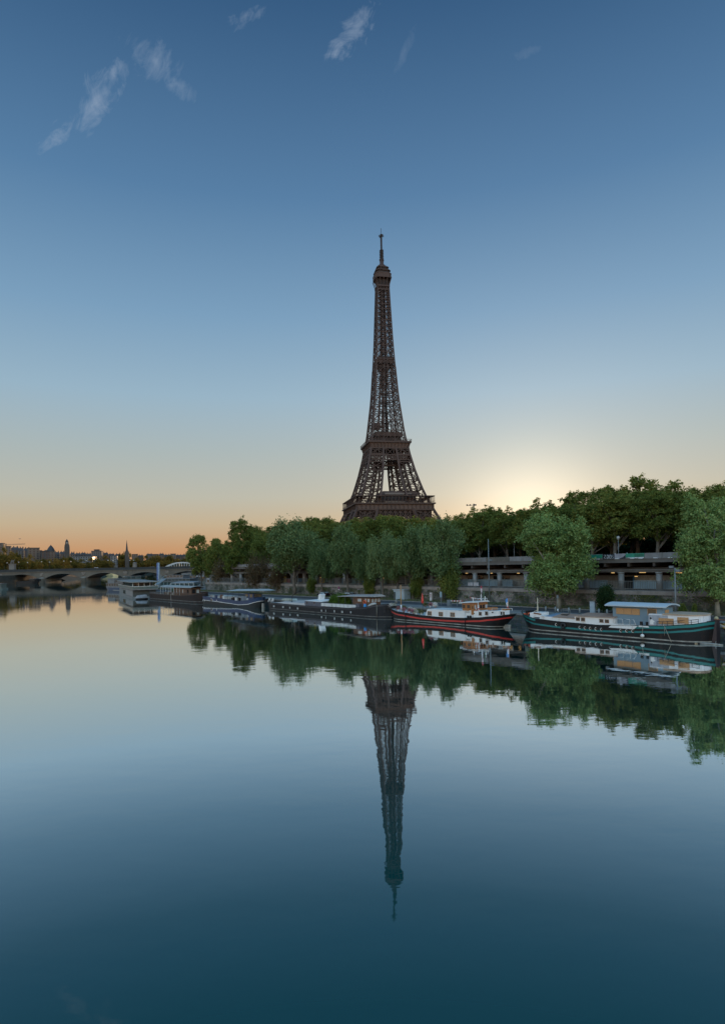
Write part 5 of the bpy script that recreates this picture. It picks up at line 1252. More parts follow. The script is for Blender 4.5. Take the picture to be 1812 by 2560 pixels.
# flower pots on the foredeck of the red-striped barge
def flowers():
    Lp = [leaf_mat('flower_pink', (.12, .16, .06), (.42, .12, .20), (.55, .2, .3), .1), leaf_mat('flower_white', (.14, .18, .08), (.6, .58, .56), (.75, .72, .72), .1), leaf_mat('flower_green', (.05, .08, .04), (.09, .12, .06), (.3, .24, .1), .1)]
    ms = [leaf_mesh('flower_head', [(0, 0, .55, .42, .42, .34)], 60, 22, .06, .12, m, 40 + i)[0] for i, m in enumerate(Lp)]
    spots = [(972, 1513, 1, -.3), (982, 1511, 1, .4), (995, 1520, 0, -1.2), (1009, 1522, 0, -1.3), (1010, 1513, 2, .9), (1023, 1524, 0, -1.35), (1026, 1515, 1, .3), (1036, 1517, 1, -.3), (1033, 1527, 0, -1.5), (1048, 1519, 2, .3), (1053, 1523, 2, -.8), (1040, 1525, 1, -1.4), (1075, 1516, 0, 1.2), (1088, 1515, 1, 1.3), (1063, 1519, 2, 1.4)]
    cn = ['pink', 'white', 'greenish']; cnt = {}
    for px, py, m, dn in spots:
        x, z = RB.at(px, py, dn); x = max(x, .8); zz = (RB.side(x)[1] - .12) if px < 1060 else 2.6
        loc = Q(RB.t0 + x, RB.nc + dn, zz); k = cnt.get(m, 0); cnt[m] = k + 1
        r = empty('flower_pot', loc, 0, '%s flowering pot, %s of the %s ones from the bow on the red-striped barge' % (cn[m], ordinal(k), cn[m]), 'plant pot', 'flower pots on the red-striped barge')
        mb = MB(); mb.lathe([(.16, 0), (.24, .36), (.2, .38)], n=10); mb.build('pot', mat('pot_clay', (.3, .2, .17)) if k % 2 else white_clean, r)
        o = bpy.data.objects.new('flowers', ms[m]); COL.objects.link(o); link_child(o, r)
    x, z = RB.at(1056, 1515, .2); r = empty('parasol', Q(RB.t0 + x, RB.nc + .2, 1.4), 0, 'closed red parasol standing on the red-striped barge', 'parasol')
    mb = MB(); mb.tube([(0, 0, 0), (0, 0, 3.9)], .035, 6); mb.build('pole', hull_black, r); mb = MB(); mb.lathe([(.03, 1.95), (.26, 2.1), (.24, 2.6), (.16, 3.3), (.05, 3.85), (.02, 3.95)], n=10); mb.build('canopy', red_p, r)
flowers()

def black_barge():
    b = Boat('barge', -143.6, -94.6, 84.8, 5.2, 'long black barge with white-curtained windows, pale flat roof and wooden wheelhouse'); A = b.at
    sh = smoothcurve([(0, 1.75), (.1, 1.82), (.3, 1.68), (.55, 1.58), (.75, 1.75), (.86, 2.1), (.94, 2.75), (1, 3.0)])
    hb = mat('hull_navy_black', (.008, .009, .012), .5, (.014, .014, .017), .6, spec=.25, dirt=((.022, .022, .025), .5, .6, .9))
    b.hull(sh, (.12, .3, 2.4, .6), (.14, .08, 2.2, .6), [('s', 0), ('s', .34), ('z', .36), ('z', .2), ('z', -.8)], [1, 0, 2, 0], [hb, mat('strake_grey', (.03, .03, .038), .5), mat('waterline_dark', (.16, .16, .15), .8, (.05, .05, .05), .8)], deck_grey, N=60)
    for px, py, w in ((685, 1515.5, .8), (708, 1517.5, .8), (725, 1519.3, .62), (744.5, 1521.3, .78), (804, 1526.5, .62), (814.5, 1527, .3), (836, 1528.2, .5), (855.5, 1529.6, .72), (877, 1530.6, .55)):
        x, z = A(px, py); hy = b.side(x)[0]; b.window(x, z, w, .6, -hy * .985, hull_black, pane_curtain, bar=w > .5)
    # sloping pale fore roof
    x0, x1 = A(686, 1500)[0], A(760, 1500)[0]
    mb = MB(); mb.hexa([(x0, -2.3, 1.7), (x1, -2.3, 1.65), (x1, 2.2, 1.65), (x0, 2.2, 1.7), (x0 + 2, -1.9, 2.1), (x1, -2.0, 2.15), (x1, 1.6, 2.5), (x0 + 2.5, 1.4, 2.45)]); b.part('fore_roof', mb, mat('roof_dirty_white', (.44, .41, .39), .8, (.34, .31, .3), .4))
    xs = A(722, 1497, 0)[0]; mb = MB(); prof = [(-2.6, 2.35), (-2.2, 2.75), (-1, 2.95), (1, 2.95), (2.4, 2.9), (2.6, 2.4)]; mb.prism_xz([(xs + a, z) for a, z in prof], -.6, .9); b.part('skylight', mb, mat('skylight_pale', (.34, .42, .40), .25, (.16, .2, .19), .8))
    xd = A(735.5, 1500, -1)[0]; mb = MB(); mb.tube([(xd, -1.6, 1.9), (xd, -1.6, 3.6), (xd + .9, -1.2, 4.4), (xd + 2.4, -.6, 4.9)], .08, 6); b.part('davit', mb, hull_black)
    x2, x3 = A(758, 1505)[0], A(801, 1505)[0]; c = b.cabin('mid_cabin', x2, x3, 2.2, 1.55, 2.72, mat('cabin_slate', (.10, .10, .125), .5), (.1, 0)); mb = MB(); mb.hexa([(x2 + .1, -2.25, 2.72), (x3, -2.25, 2.72), (x3, 2.2, 2.72), (x2, 2.2, 2.72), (x2 + .4, -2.2, 2.82), (x3, -2.2, 2.82), (x3, 1, 3.15), (x2 + 1.6, 1, 3.1)]); b.part('cabin_roof', mb, white_clean, c)
    for px in (768, 786): x, z = A(px, 1507, -2.2); b.window(x, z, .36, .34, -2.2, rust_m, pane_dark, c)
    xv = A(802, 1497, 0)[0]; mb = MB(); pr = [(xv - .3, 2.8), (xv + .9, 2.8), (xv + .95, 3.7), (xv + 1.25, 4.3), (xv + .5, 4.45), (xv + .1, 4.2), (xv - .05, 3.4)]; mb.prism_xz(pr, -.7, .5); b.part('vent_cowl', mb, white_clean)
    # white dodger panels along the side deck
    xp0, xp1 = A(801, 1508)[0], A(888, 1512)[0]; n = 9; yb = -2.45
    for i in range(n):
        a = xp0 + (xp1 - xp0) * i / n; e = xp0 + (xp1 - xp0) * (i + 1) / n; mb = MB(); mb.box(a + .05, e - .05, yb, yb + .05, 1.78, 2.5); b.part('rail_panel', mb, mat('canvas_white', (.60, .62, .62), .7, (.5, .52, .52), .8))
    b.rail([(xp0, yb + .03, 1.6), (xp1, yb + .03, 1.62)], 1.0, rail_dark, 1.9, mid=False)
    # wheelhouse and its wide roof
    xw0, xw1 = A(882, 1500, -1.4)[0], A(926, 1500, -1.4)[0]; c = b.cabin('wheelhouse', xw0, xw1, 1.4, 1.9, 4.05, wood_dark)
    for px, w in ((899, 1.4), (914.5, .5), (921.5, .8)):
        x, z = A(px, 1499.5, -1.4); b.window(x, 3.5, w, .75, -1.4, wood_var, pane_curtain, c)
    for y in (-.85, 0, .85): mb = MB(); mb.box(xw1, xw1 + .05, y - .36, y + .36, 3.1, 3.9); f = b.part('window', mb, wood_var, c); mb = MB(); mb.box(xw1 + .052, xw1 + .07, y - .3, y + .3, 3.16, 3.84); b.part('pane', mb, pane_curtain, f)
    xr0, xr1 = A(843, 1490, -2)[0], A(930, 1490, -2)[0]; mb = MB(); mb.hexa([(xr0, -2.1, 4.1), (xr1, -1.9, 4.3), (xr1, 1.9, 4.3), (xr0, 2.1, 4.1), (xr0, -2.1, 4.18), (xr1, -1.9, 4.42), (xr1 - .4, 1, 4.75), (xr0 + 2, 1, 4.5)]); b.part('wheelhouse_roof', mb, mat('roof_taupe', (.36, .32, .29), .8, (.28, .25, .23), .5), c)
    for i in range(3): x = xr0 + .5 + i * 2.4; mb = MB(); mb.bar((x, -2.0, 1.7), (x, -2.0, 4.12), .08); b.part('roof_post', mb, rail_dark)
    x, z = A(907, 1501, -2); mb = MB(); mb.ring((x, -1.55, 3.1), .38, .11, 'y'); b.part('lifebuoy', mb, orange)
    x, z = A(913, 1515, -2); mb = MB(); mb.lathe([(.3, 2.0), (.36, 2.3), (.3, 2.75), (.1, 2.85)], x, -2.1, 12); b.part('blue_drum', mb, mat('drum_blue', (.03, .22, .5)))
    x, z = A(894, 1511, -2); mb = MB(); mb.box(x - .5, x + .7, -2.3, -1.2, 1.8, 2.75); b.part('deck_box', mb, mat('cabin_slate', (.10, .10, .125)))
    # ropes and ladder at the bow
    x, z = A(937, 1530); hy, zz = b.side(x); mb = MB(); mb.tube([(x, -hy - .06, zz), (x, -hy - .12, .2)], .035, 5); b.part('mooring_rope', mb, rope)
    xl = A(949, 1520)[0]; hy, zz = b.side(xl); mb = MB()
    for dx in (-.25, .25): mb.bar((xl + dx, -hy - .06, zz), (xl + dx, -hy - .06, 1.1), .05)
    for i in range(5): mb.bar((xl - .25, -hy - .06, 1.3 + i * .32), (xl + .25, -hy - .06, 1.3 + i * .32), .05)
    b.part('ladder', mb, rail_dark)
    b.rail([(A(805, 1500)[0], 2.3, 1.6), (A(880, 1500)[0], 2.3, 1.7)], 1.0, rail_dark, 1.9)
    mb = MB(); xa = A(668, 1503, 0)[0]; mb.box(xa - .3, xa + 1.0, -.8, .8, 1.7, 2.1); mb.tube([(xa + .3, -.6, 2.3), (xa + .3, .6, 2.3)], .26, 10); b.part('anchor_winch', mb, hull_black)
    return b
BB = black_barge()
def black_barge_loads():
    b = BB
    m1 = leaf_mesh('bamboo_leaves', [(0, 0, 1.5, 1.0, .8, 1.3), (.5, .2, 1.2, .9, .7, 1.0), (-.5, -.2, 1.1, .8, .7, .9)], 230, 26, .12, .25, L_bamboo, 71, .6, 1.2)[0]
    for px, s, lab in ((834, .95, 'left clump of bright green bamboo in a trough on the black barge'), (850, 1.1, 'tallest middle clump of bamboo in a trough on the black barge'), (868, .95, 'right clump of bamboo under the flat roof of the black barge')):
        x, z = b.at(px, 1505, -.6); r = empty('bamboo_plant', Q(b.t0 + x, b.nc - .6, 1.56), .3 * px, lab, 'plant', 'bamboo on the black barge'); r.scale = (s, s, s)
        o = bpy.data.objects.new('leaves', m1); COL.objects.link(o); link_child(o, r)
        mb = MB(); mb.box(-.7, .7, -.3, .3, 0, .5); mb.build('trough', rust_m, r)
        mb = MB()
        for i in range(9): mb.tube([(-.5 + i * .12, -.1 + .05 * (i % 3), .4), (-.6 + i * .16, -.2 + .1 * (i % 4), 2.2)], .02, 4)
        mb.build('stem', mat('bamboo_stem', (.15, .2, .05)), r)
    for px, lab in ((672.5, 'white plastic chair nearest the left end of the black barge'), (680.5, 'second white plastic chair on the foredeck of the black barge')):
        x, z = b.at(px, 1500, -.2); r = empty('deck_chair', Q(b.t0 + x, b.nc - .2, 1.68), QA, lab, 'chair', 'white chairs on the black barge'); w = white_clean
        mb = MB(); mb.box(-.28, .28, -.28, .28, .42, .48); mb.build('seat', w, r); mb = MB(); mb.hexa([(.22, -.28, .48), (.3, -.28, .48), (.3, .28, .48), (.22, .28, .48), (.36, -.26, 1.05), (.42, -.26, 1.05), (.42, .26, 1.05), (.36, .26, 1.05)]); mb.build('backrest', w, r)
        for a in (-.24, .24):
            for c in (-.24, .24): mb = MB(); mb.bar((a, c, 0), (a, c, .42), .06); mb.build('leg', w, r)
    x, z = b.at(929, 1513, -1.2); r = empty('dinghy', Q(b.t0 + x, b.nc - 1.2, 2.35), QA, 'small pale dinghy lying on the bow deck of the black barge', 'dinghy'); r.rotation_euler = (0, math.radians(-18), QA)
    mb = MB(); mb.lathe([(.05, -1.5), (.45, -1.1), (.58, -.2), (.58, .7), (.4, 1.25), (.1, 1.35)], n=12); 
    mb.v = [(v[2], v[1], max(0, v[0] * .8 + .1)) for v in mb.v]; mb.build('hull', mat('dinghy_grey', (.46, .46, .44), .6, (.36, .36, .35), 1.0), r); mb = MB(); mb.box(-.6, .5, -.03, .03, .5, .6); mb.build('keel', rail_white, r)
black_barge_loads()

def blue_barge():
    b = Boat('barge', -183.4, -147.2, 84.7, 4.8, 'dark blue barge with a white rubbing line and pale flat awning'); A = b.at
    navy = mat('hull_blue', (.014, .040, .11), .45, (.010, .030, .08), .5)
    sh = smoothcurve([(0, 2.0), (.08, 2.35), (.3, 2.15), (.55, 1.9), (.72, 1.65), (.76, 1.72), (.86, 1.95), (1, 2.9)])
    b.hull(sh, (.12, .25, 2.2, .6), (.16, .15, 2.4, 1.6), [('s', 0), ('s', .28), ('s', 1.02), ('s', 1.16), ('z', -.8)], [0, 0, 1, 2], [navy, white_clean, mat('hull_soft_black', (.010, .012, .012), .6)], mat('deck_pale', (.42, .43, .42), .7), N=50)
    x, z = A(529, 1500); b.window(x, z, 1.25, .7, -b.side(x)[0] * .985, white_clean, pane_dark)
    for px in (505, 512, 542): x, z = A(px, 1501); hy = b.side(x)[0]; mb = MB(); mb.box(x - .12, x + .12, -hy - .06, -hy + .02, z - .2, z + .2); b.part('fairlead', mb, white_clean)
    x0, x1 = A(564, 1478)[0], A(656, 1476)[0]; mb = MB(); mb.hexa([(x0, -2.2, 4.25), (x1, -2.0, 4.75), (x1, 1.9, 4.75), (x0, 1.9, 4.35), (x0, -2.2, 4.31), (x1, -2.0, 4.81), (x1 - 3, 1.2, 5.1), (x0 + 1, 1.2, 4.75)]); aw = b.part('awning', mb, mat('awning_pale', (.42, .45, .45), .7))
    for i in range(7): x = x0 + .6 + (x1 - x0 - 1.4) * i / 6; mb = MB(); mb.bar((x, -2.0, 1.7), (x, -2.0, 4.3 + .07 * i), .06); b.part('awning_post', mb, rail_dark, aw)
    xw0, xw1 = A(612, 1490, -1.3)[0], A(634, 1490, -1.3)[0]; c = b.cabin('wheelhouse', xw0, xw1, 1.3, 1.6, 3.75, navy)
    mb = MB(); mb.box(xw1, xw1 + .05, -1.1, 1.1, 2.85, 3.65); f = b.part('window', mb, wood_dark, c); mb = MB(); mb.box(xw1 + .052, xw1 + .07, -1.0, 1.0, 2.92, 3.58); b.part('pane', mb, mat('pane_warm', (.20, .17, .11), .2, (.07, .06, .05), 1.2), f)
    for px in (617, 628): x, z = A(px, 1489, -1.3); b.window(x, 3.2, 1.6, .85, -1.3, wood_dark, mat('pane_warm', (.20, .17, .11), .2, (.07, .06, .05), 1.2), c)
    xm0, xm1 = A(520, 1490)[0], A(575, 1490)[0]; c = b.cabin('fore_cabin', xm0, xm1, 1.6, 1.9, 2.75, mat('deck_pale', (.42, .43, .42)))
    xc0, xc1 = A(580, 1488)[0], A(610, 1488)[0]; c = b.cabin('mid_cabin', xc0, xc1, 1.5, 1.6, 3.0, mat('cabin_bluegrey', (.17, .20, .23), .6))
    for px in (585, 599): x, z = A(px, 1487, -1.5); b.window(x, 2.45, 1.2, .5, -1.5, white_clean, pane_dark, c)
    pts = [(x, -b.side(x)[0] + .08, b.side(x)[1] - .05) for x in np.linspace(2, A(600, 1490)[0], 9)]; b.rail(pts, .95, rail_dark, 1.3, th=.025)
    rnd = random.Random(3)
    for k, (px, w, h, m) in enumerate([(535, .9, .7, deck_grey), (560, .6, 1.1, rust_m), (567, .5, .9, white_clean), (590, 1.6, .6, hull_black), (598, .8, .8, white_clean), (606, .7, .9, hull_black), (548, 1.4, .8, navy)]):
        x, z = A(px, 1490, -.8); zz = b.side(x)[1] - .12; mb = MB(); mb.box(x - w / 2, x + w / 2, -1.9, -1.2, zz, zz + h); mb.box(x - w / 2 - .05, x + w / 2 + .05, -1.95, -1.15, zz + h, zz + h + .06); b.part('deck_box', mb, m)
    mb = MB(); mb.ring((A(616, 1499)[0], -2.0, 2.2), .3, .08, 'y'); b.part('lifebuoy', mb, white_clean)
    mb = MB(); mb.box(b.L - .8, b.L + .1, -.2, .2, -.3, 1.2); b.part('rudder', mb, waterline)
blue_barge()

def brown_barge():
    b = Boat('barge', -231.0, -184.2, 85.2, 5.4, 'dark brown wooden barge with a long pale canopy over its deck house'); A = b.at
    brown = mat('hull_brown', (.024, .014, .012), .6, (.014, .010, .009), .8, spec=.25, dirt=((.05, .034, .028), .5, .6, .85))
    sh = smoothcurve([(0, 2.5), (.1, 2.3), (.4, 2.15), (.7, 2.15), (.85, 2.5), (1, 3.3)])
    b.hull(sh, (.14, .3, 2.3, .6), (.14, .12, 2.3, 1.0), [('s', 0), ('s', .18), ('s', .5), ('z', .5), ('z', .3), ('z', -.8)], [1, 0, 0, 2, 0], [brown, mat('hull_brown_edge', (.09, .06, .05), .5), mat('waterline_dark', (.16, .16, .15))], mat('deck_brown', (.16, .11, .08), .8), N=50)
    xa, xb = A(436, 1475, -1.6)[0], A(478, 1475, -1.6)[0]; c = b.cabin('deck_house', xa, xb, 1.6, 2.0, 4.7, wood_dark)
    for px in (442, 450, 458, 470): x, z = A(px, 1476, -1.6); b.window(x, 3.5, 1.4 if px > 465 else .8, 1.3, -1.6, wood_var if px < 465 else hull_black, pane_curtain if px == 458 else pane_dark, c)
    for y in (-.7, .7): mb = MB(); mb.box(xb, xb + .05, y - .55, y + .55, 2.9, 4.2); f = b.part('window', mb, hull_black, c); mb = MB(); mb.box(xb + .052, xb + .07, y - .45, y + .45, 3.0, 4.1); b.part('pane', mb, pane_curtain if y > 0 else pane_dark, f)
    x0, x1 = A(399, 1465)[0], A(476, 1467)[0]; n = 10; mb = MB(); pv = None
    for i in range(n + 1):
        y = -2.6 + 5.2 * i / n; z = 4.72 + .5 * (1 - (y / 2.6) ** 2)
        if pv: mb.hexa([(x0, pv[0], pv[1]), (x1, pv[0], pv[1]), (x1, y, z), (x0, y, z), (x0, pv[0], pv[1] + .1), (x1, pv[0], pv[1] + .1), (x1, y, z + .1), (x0, y, z + .1)])
        pv = (y, z)
    cp = b.part('canopy', mb, mat('canopy_pale', (.34, .345, .33), .8, (.27, .27, .26), .4))
    mb = MB(); mb.box(min(x1, xb - .5), xb + .3, -1.9, 1.9, 4.7, 4.95); b.part('house_roof', mb, hull_black, c)
    for i in range(8): x = x0 + .3 + i * 2.4; mb = MB(); mb.bar((x, -2.4, 2.1), (x, -2.4, 4.75), .1); b.part('canopy_post', mb, rail_white, cp)
    b.rail([(x, -b.side(x)[0] + .08, b.side(x)[1] - .05) for x in np.linspace(1.5, xb, 9)], .9, rail_dark, 1.8, th=.03)
    rnd = random.Random(9)
    for k in range(7): x = x0 + 1.2 + k * 2.3; mb = MB(); mb.box(x - .5, x + .5, -1.2, -.3, 2.1, 2.85); mb.box(x - .6, x + .6, -1.3, -.2, 2.85, 2.92); b.part('deck_table', mb, mat('table_pale', (.4, .37, .33), .7) if k % 2 else wood_dark)
    mb = MB(); x = b.L - .4; mb.box(x - 2.2, x - .1, -.9, .9, 2.6, 3.5); b.part('stern_block', mb, mat('hull_brown', (.024, .014, .012)))
    mb = MB(); mb.bar((A(407, 1490)[0], 0, 2), (A(407, 1490)[0], 0, 5.6), .08); mb.bar((A(428, 1490)[0], -2.7, .2), (A(428, 1490)[0], -2.7, 2.4), .05); b.part('pole', mb, rail_white)
    for k in range(5):
        x = x0 + 2 + k * 3.2; me = leaf_mesh('plant', [(0, 0, .5, .45, .45, .45)], 40, 16, .09, .14, L_plane, 60 + k)[0]
        r = empty('potted_shrub', b.r.matrix_basis @ Vector((x, 1.1, 2.05)) if False else Q(b.t0 + x, b.nc + 1.1, 2.06), 0, 'small potted shrub under the canopy of the brown barge, %s from the left' % ordinal(k), 'plant pot', 'potted shrubs on the brown barge')
        o = bpy.data.objects.new('leaves', me); COL.objects.link(o); link_child(o, r); mb = MB(); mb.lathe([(.2, 0), (.28, .4)], n=8); mb.build('pot', rust_m, r)
brown_barge()

# yellow-trimmed bow at the right edge, floating logs
def edge_boat():
    p = on_plane(1806, 1604, 0); b = Boat('barge', 0, 22, 0, 5.0, 'white and yellow bow of a boat cut off by the right edge', loc=Q(-32.6, 84.6, 0), rz=QA)
    yel = mat('trim_yellow', (.60, .42, .05), .5)
    sh = smoothcurve([(0, 2.75), (.1, 2.35), (.3, 1.95), (1, 1.8)])
    b.hull(sh, (.3, .04, 2.0, 1.6), (.2, .3, 2.2, .5), [('s', 0), ('s', .14), ('s', .45), ('s', .6), ('z', .3), ('z', -.8)], [1, 2, 1, 0, 0], [hull_black, yel, white_clean], deck_grey, N=40)
    mb = MB(); mb.box(1.2, 2.4, -.7, .7, 2.2, 2.8); b.part('anchor_winch', mb, rust_m); mb = MB(); mb.tube([(.9, 0, 2.4), (.9, 0, 4.2)], .04, 6); b.part('jackstaff', mb, hull_black)
    b.cabin('cabin', 6, 18, 1.8, 1.7, 2.9, white_clean)
edge_boat()
def logs():
    for k, (pa, pb, rad, lab, m) in enumerate([((1694, 1603), (1742, 1609), .14, 'floating yellowish log alongside the stern of the teal barge', mat('log_pale', (.36, .30, .20), .9, (.2, .16, .11), 2.0)),
                                        ((1745, 1608), (1806, 1613), .16, 'floating grey log drifting below the right end of the teal barge', mat('log_grey', (.34, .36, .34), .9, (.2, .2, .19), 2.0))]):
        a, c = on_plane(*pa, .05), on_plane(*pb, .05); r = empty('floating_log', a, 0, lab, 'log'); d = c - a
        mb = MB(); mb.tube([(0, 0, 0), d * .5 + Vector((0, 0, .03)), d], [rad, rad * .9, rad * .7], 8); mb.build('log', m, r)
        mb = MB(); q = d * .7; mb.tube([q, q + Vector((.05, 0, .4))], .04, 5); mb.build('branch', m, r)
logs()

# ------------------------------------------------------------------ cars, motorbikes, a person on the quay
def car(t, n, rz, label, m):
    r = empty('parked_car', Q(t, n, 1.91), QA + rz, label, 'car', 'cars parked along the quay road')
    prof = [(-2.05, .35), (2.05, .35), (2.1, .75), (1.95, .95), (1.1, 1.0), (.35, 1.46), (-1.2, 1.5), (-1.85, 1.1), (-2.1, .95)]
    mb = MB(); n_ = len(prof); W = .86
    v = [(x, -W * (1 if z < 1.05 else .82), z) for x, z in prof] + [(x, W * (1 if z < 1.05 else .82), z) for x, z in prof]
    mb.add(v, [tuple(range(n_)), tuple(range(n_, 2 * n_))[::-1]] + [(i, n_ + i, n_ + (i + 1) % n_, (i + 1) % n_) for i in range(n_)]); mb.build('body', m, r)
    gl = mat('car_glass', (.20, .25, .27), .08)
    for s in (-1, 1):
        mb = MB(); y = s * W * .84
        mb.add([(.85, s * W * .955, 1.06), (.33, y * 1.012, 1.4), (-.4, y * 1.012, 1.43), (-.4, s * W * .955, 1.06)], [(0, 1, 2, 3)]); mb.add([(-.48, s * W * .955, 1.06), (-.48, y * 1.012, 1.43), (-1.2, y * 1.012, 1.42), (-1.6, s * W * .955, 1.08)], [(0, 1, 2, 3)]); mb.build('side_window', gl, r)
    mb = MB(); mb.add([(1.12, -.7, 1.02), (1.12, .7, 1.02), (.38, .62, 1.47), (.38, -.62, 1.47)], [(0, 1, 2, 3)]); mb.build('windscreen', gl, r)
    mb = MB(); mb.add([(-1.87, -.68, 1.12), (-1.24, -.6, 1.5), (-1.24, .6, 1.5), (-1.87, .68, 1.12)], [(0, 1, 2, 3)]); mb.build('rear_window', gl, r)
    for x in (-1.3, 1.3):
        for s in (-1, 1):
            mb = MB(); mb.tube([(x, s * .68, .32), (x, s * .9, .32)], .32, 14); w = mb.build('wheel', mat('rubber', (.02, .02, .022)), r); mb = MB(); mb.tube([(x, s * .9, .32), (x, s * .915, .32)], .19, 10); mb.build('rim', mat('rim_grey', (.3, .3, .31), .3), w)
    for s in (-1, 1):
        mb = MB(); mb.box(2.0, 2.1, s * .6 - .15, s * .6 + .15, .68, .82); mb.build('headlight', mat('lens_pale', (.5, .5, .5), .1), r); mb = MB(); mb.box(-2.1, -2.0, s * .6 - .15, s * .6 + .15, .78, .95); mb.build('tail_light', mat('lens_red', (.3, .02, .02), .2), r)
car(-149.5, 106.2, math.pi, 'black car parked by the wall behind the cabin of the black barge', mat('car_black', (.014, .015, .018), .15))
car(-140.0, 108.0, math.pi + .15, 'small dark car with pale windscreen behind the wooden wheelhouse roof', mat('car_maroon', (.03, .014, .015), .2))
def motorbike(t, n, rz, label):
    r = empty('motorbike', Q(t, n, 1.95), QA + rz, label, 'motorbike', 'motorbikes parked at the wall'); bk = mat('bike_black', (.02, .02, .022), .3)
    for x in (-.65, .65): mb = MB(); mb.ring((x, 0, .3), .26, .07, 'y', n=16, m=6); mb.build('wheel', mat('rubber', (.02, .02, .022)), r)
    mb = MB(); mb.prism_xz([(-.75, .55), (-.2, .35), (.3, .3), (.5, .5), (.55, 1.0), (.45, 1.0), (.3, .55), (-.1, .75), (-.8, .8)], -.16, .16); mb.build('body', bk, r)
    mb = MB(); mb.box(-.75, -.05, -.15, .15, .78, .9); mb.build('seat', mat('seat_dark', (.03, .03, .03)), r); mb = MB(); mb.bar((.5, -.35, 1.08), (.5, .35, 1.08), .05); mb.box(.45, .6, -.1, .1, .95, 1.3); mb.build('handlebar', bk, r); mb = MB(); mb.box(-1.05, -.7, -.22, .22, .85, 1.2); mb.build('top_box', bk, r)
motorbike(-146.6, 107.8, 1.3, 'black scooter nearest the black car, parked against the wall'); motorbike(-145.6, 107.9, 1.2, 'middle scooter of three between the two parked cars'); motorbike(-142.6, 108.0, 1.25, 'scooter half hidden behind the bamboo, nearest the small dark car')

import bmesh
def skin_body(name, joints, edges, m, parent):
    bm = bmesh.new(); ly = bm.verts.layers.skin.verify(); vs = []
    for p, rad in joints: v = bm.verts.new(p); v[ly].radius = (rad, rad); vs.append(v)
    vs[0][ly].use_root = True
    for a, b_ in edges: bm.edges.new((vs[a], vs[b_]))
    me = bpy.data.meshes.new(name); bm.to_mesh(me); bm.free(); me.materials.append(m)
    o = bpy.data.objects.new(name, me); COL.objects.link(o); link_child(o, parent)
    o.modifiers.new('skin', 'SKIN').use_smooth_shade = True; o.modifiers.new('sub', 'SUBSURF').levels = 1
    return o
def person(loc, rz, label, top, legs, stride=.25, vest=None, group=None):
    r = empty('person', loc, rz, label, 'person', group)
    J = [((0, 0, .95), .14), ((0, 0, 1.2), .13), ((0, .02, 1.42), .15), ((0, .04, 1.54), .055), ((0, .05, 1.66), .1), ((0, .06, 1.72), .085),
         ((-.1, 0, .9), .095), ((-.1, stride, .5), .065), ((-.1, stride * .6, .08), .045), ((-.1, stride * .6 + .16, .03), .035),
         ((.1, 0, .9), .095), ((.1, -stride * .6, .5), .065), ((.1, -stride * 1.5, .16), .045), ((.1, -stride * 1.5 + .14, .08), .035),
         ((-.2, .02, 1.4), .06), ((-.27, -.08, 1.15), .045), ((-.22, .16, 1.05), .035), ((.2, .02, 1.4), .06), ((.27, .02, 1.13), .045), ((.24, .22, 1.2), .035)]
    E_ = [(0, 1), (1, 2), (2, 3), (3, 4), (4, 5), (0, 6), (6, 7), (7, 8), (8, 9), (0, 10), (10, 11), (11, 12), (12, 13), (2, 14), (14, 15), (15, 16), (2, 17), (17, 18), (18, 19)]
    skin_body('body', J, E_, legs, r)
    mb = MB(); mb.lathe([(.17, .98), (.2, 1.1), (.19, 1.25), (.22, 1.4), (.12, 1.5)], 0, .015, 14, sx=1.05, sy=.78); mb.build('shirt', top, r)
    mb = MB(); mb.lathe([(.105, 1.68), (.115, 1.74), (.09, 1.82), (.02, 1.85)], 0, .04, 12); mb.build('hair', mat('hair_dark', (.02, .015, .012), .6), r)
    if vest:
        mb = MB(); mb.lathe([(.155, .78), (.185, .92), (.165, .99)], 0, .01, 14, sx=1.1, sy=.85); mb.build('shorts', vest, r)
    return r
hv = mat('vest_lime', (.42, .80, .16), .6)
jx = Q(-58.4, 103.0, 1.93)
person(jx, QA - math.pi / 2, 'runner in lime green top and shorts behind the blue-grey wheelhouse roof', hv, mat('skin_dark_cloth', (.12, .08, .07), .7), .25, hv)
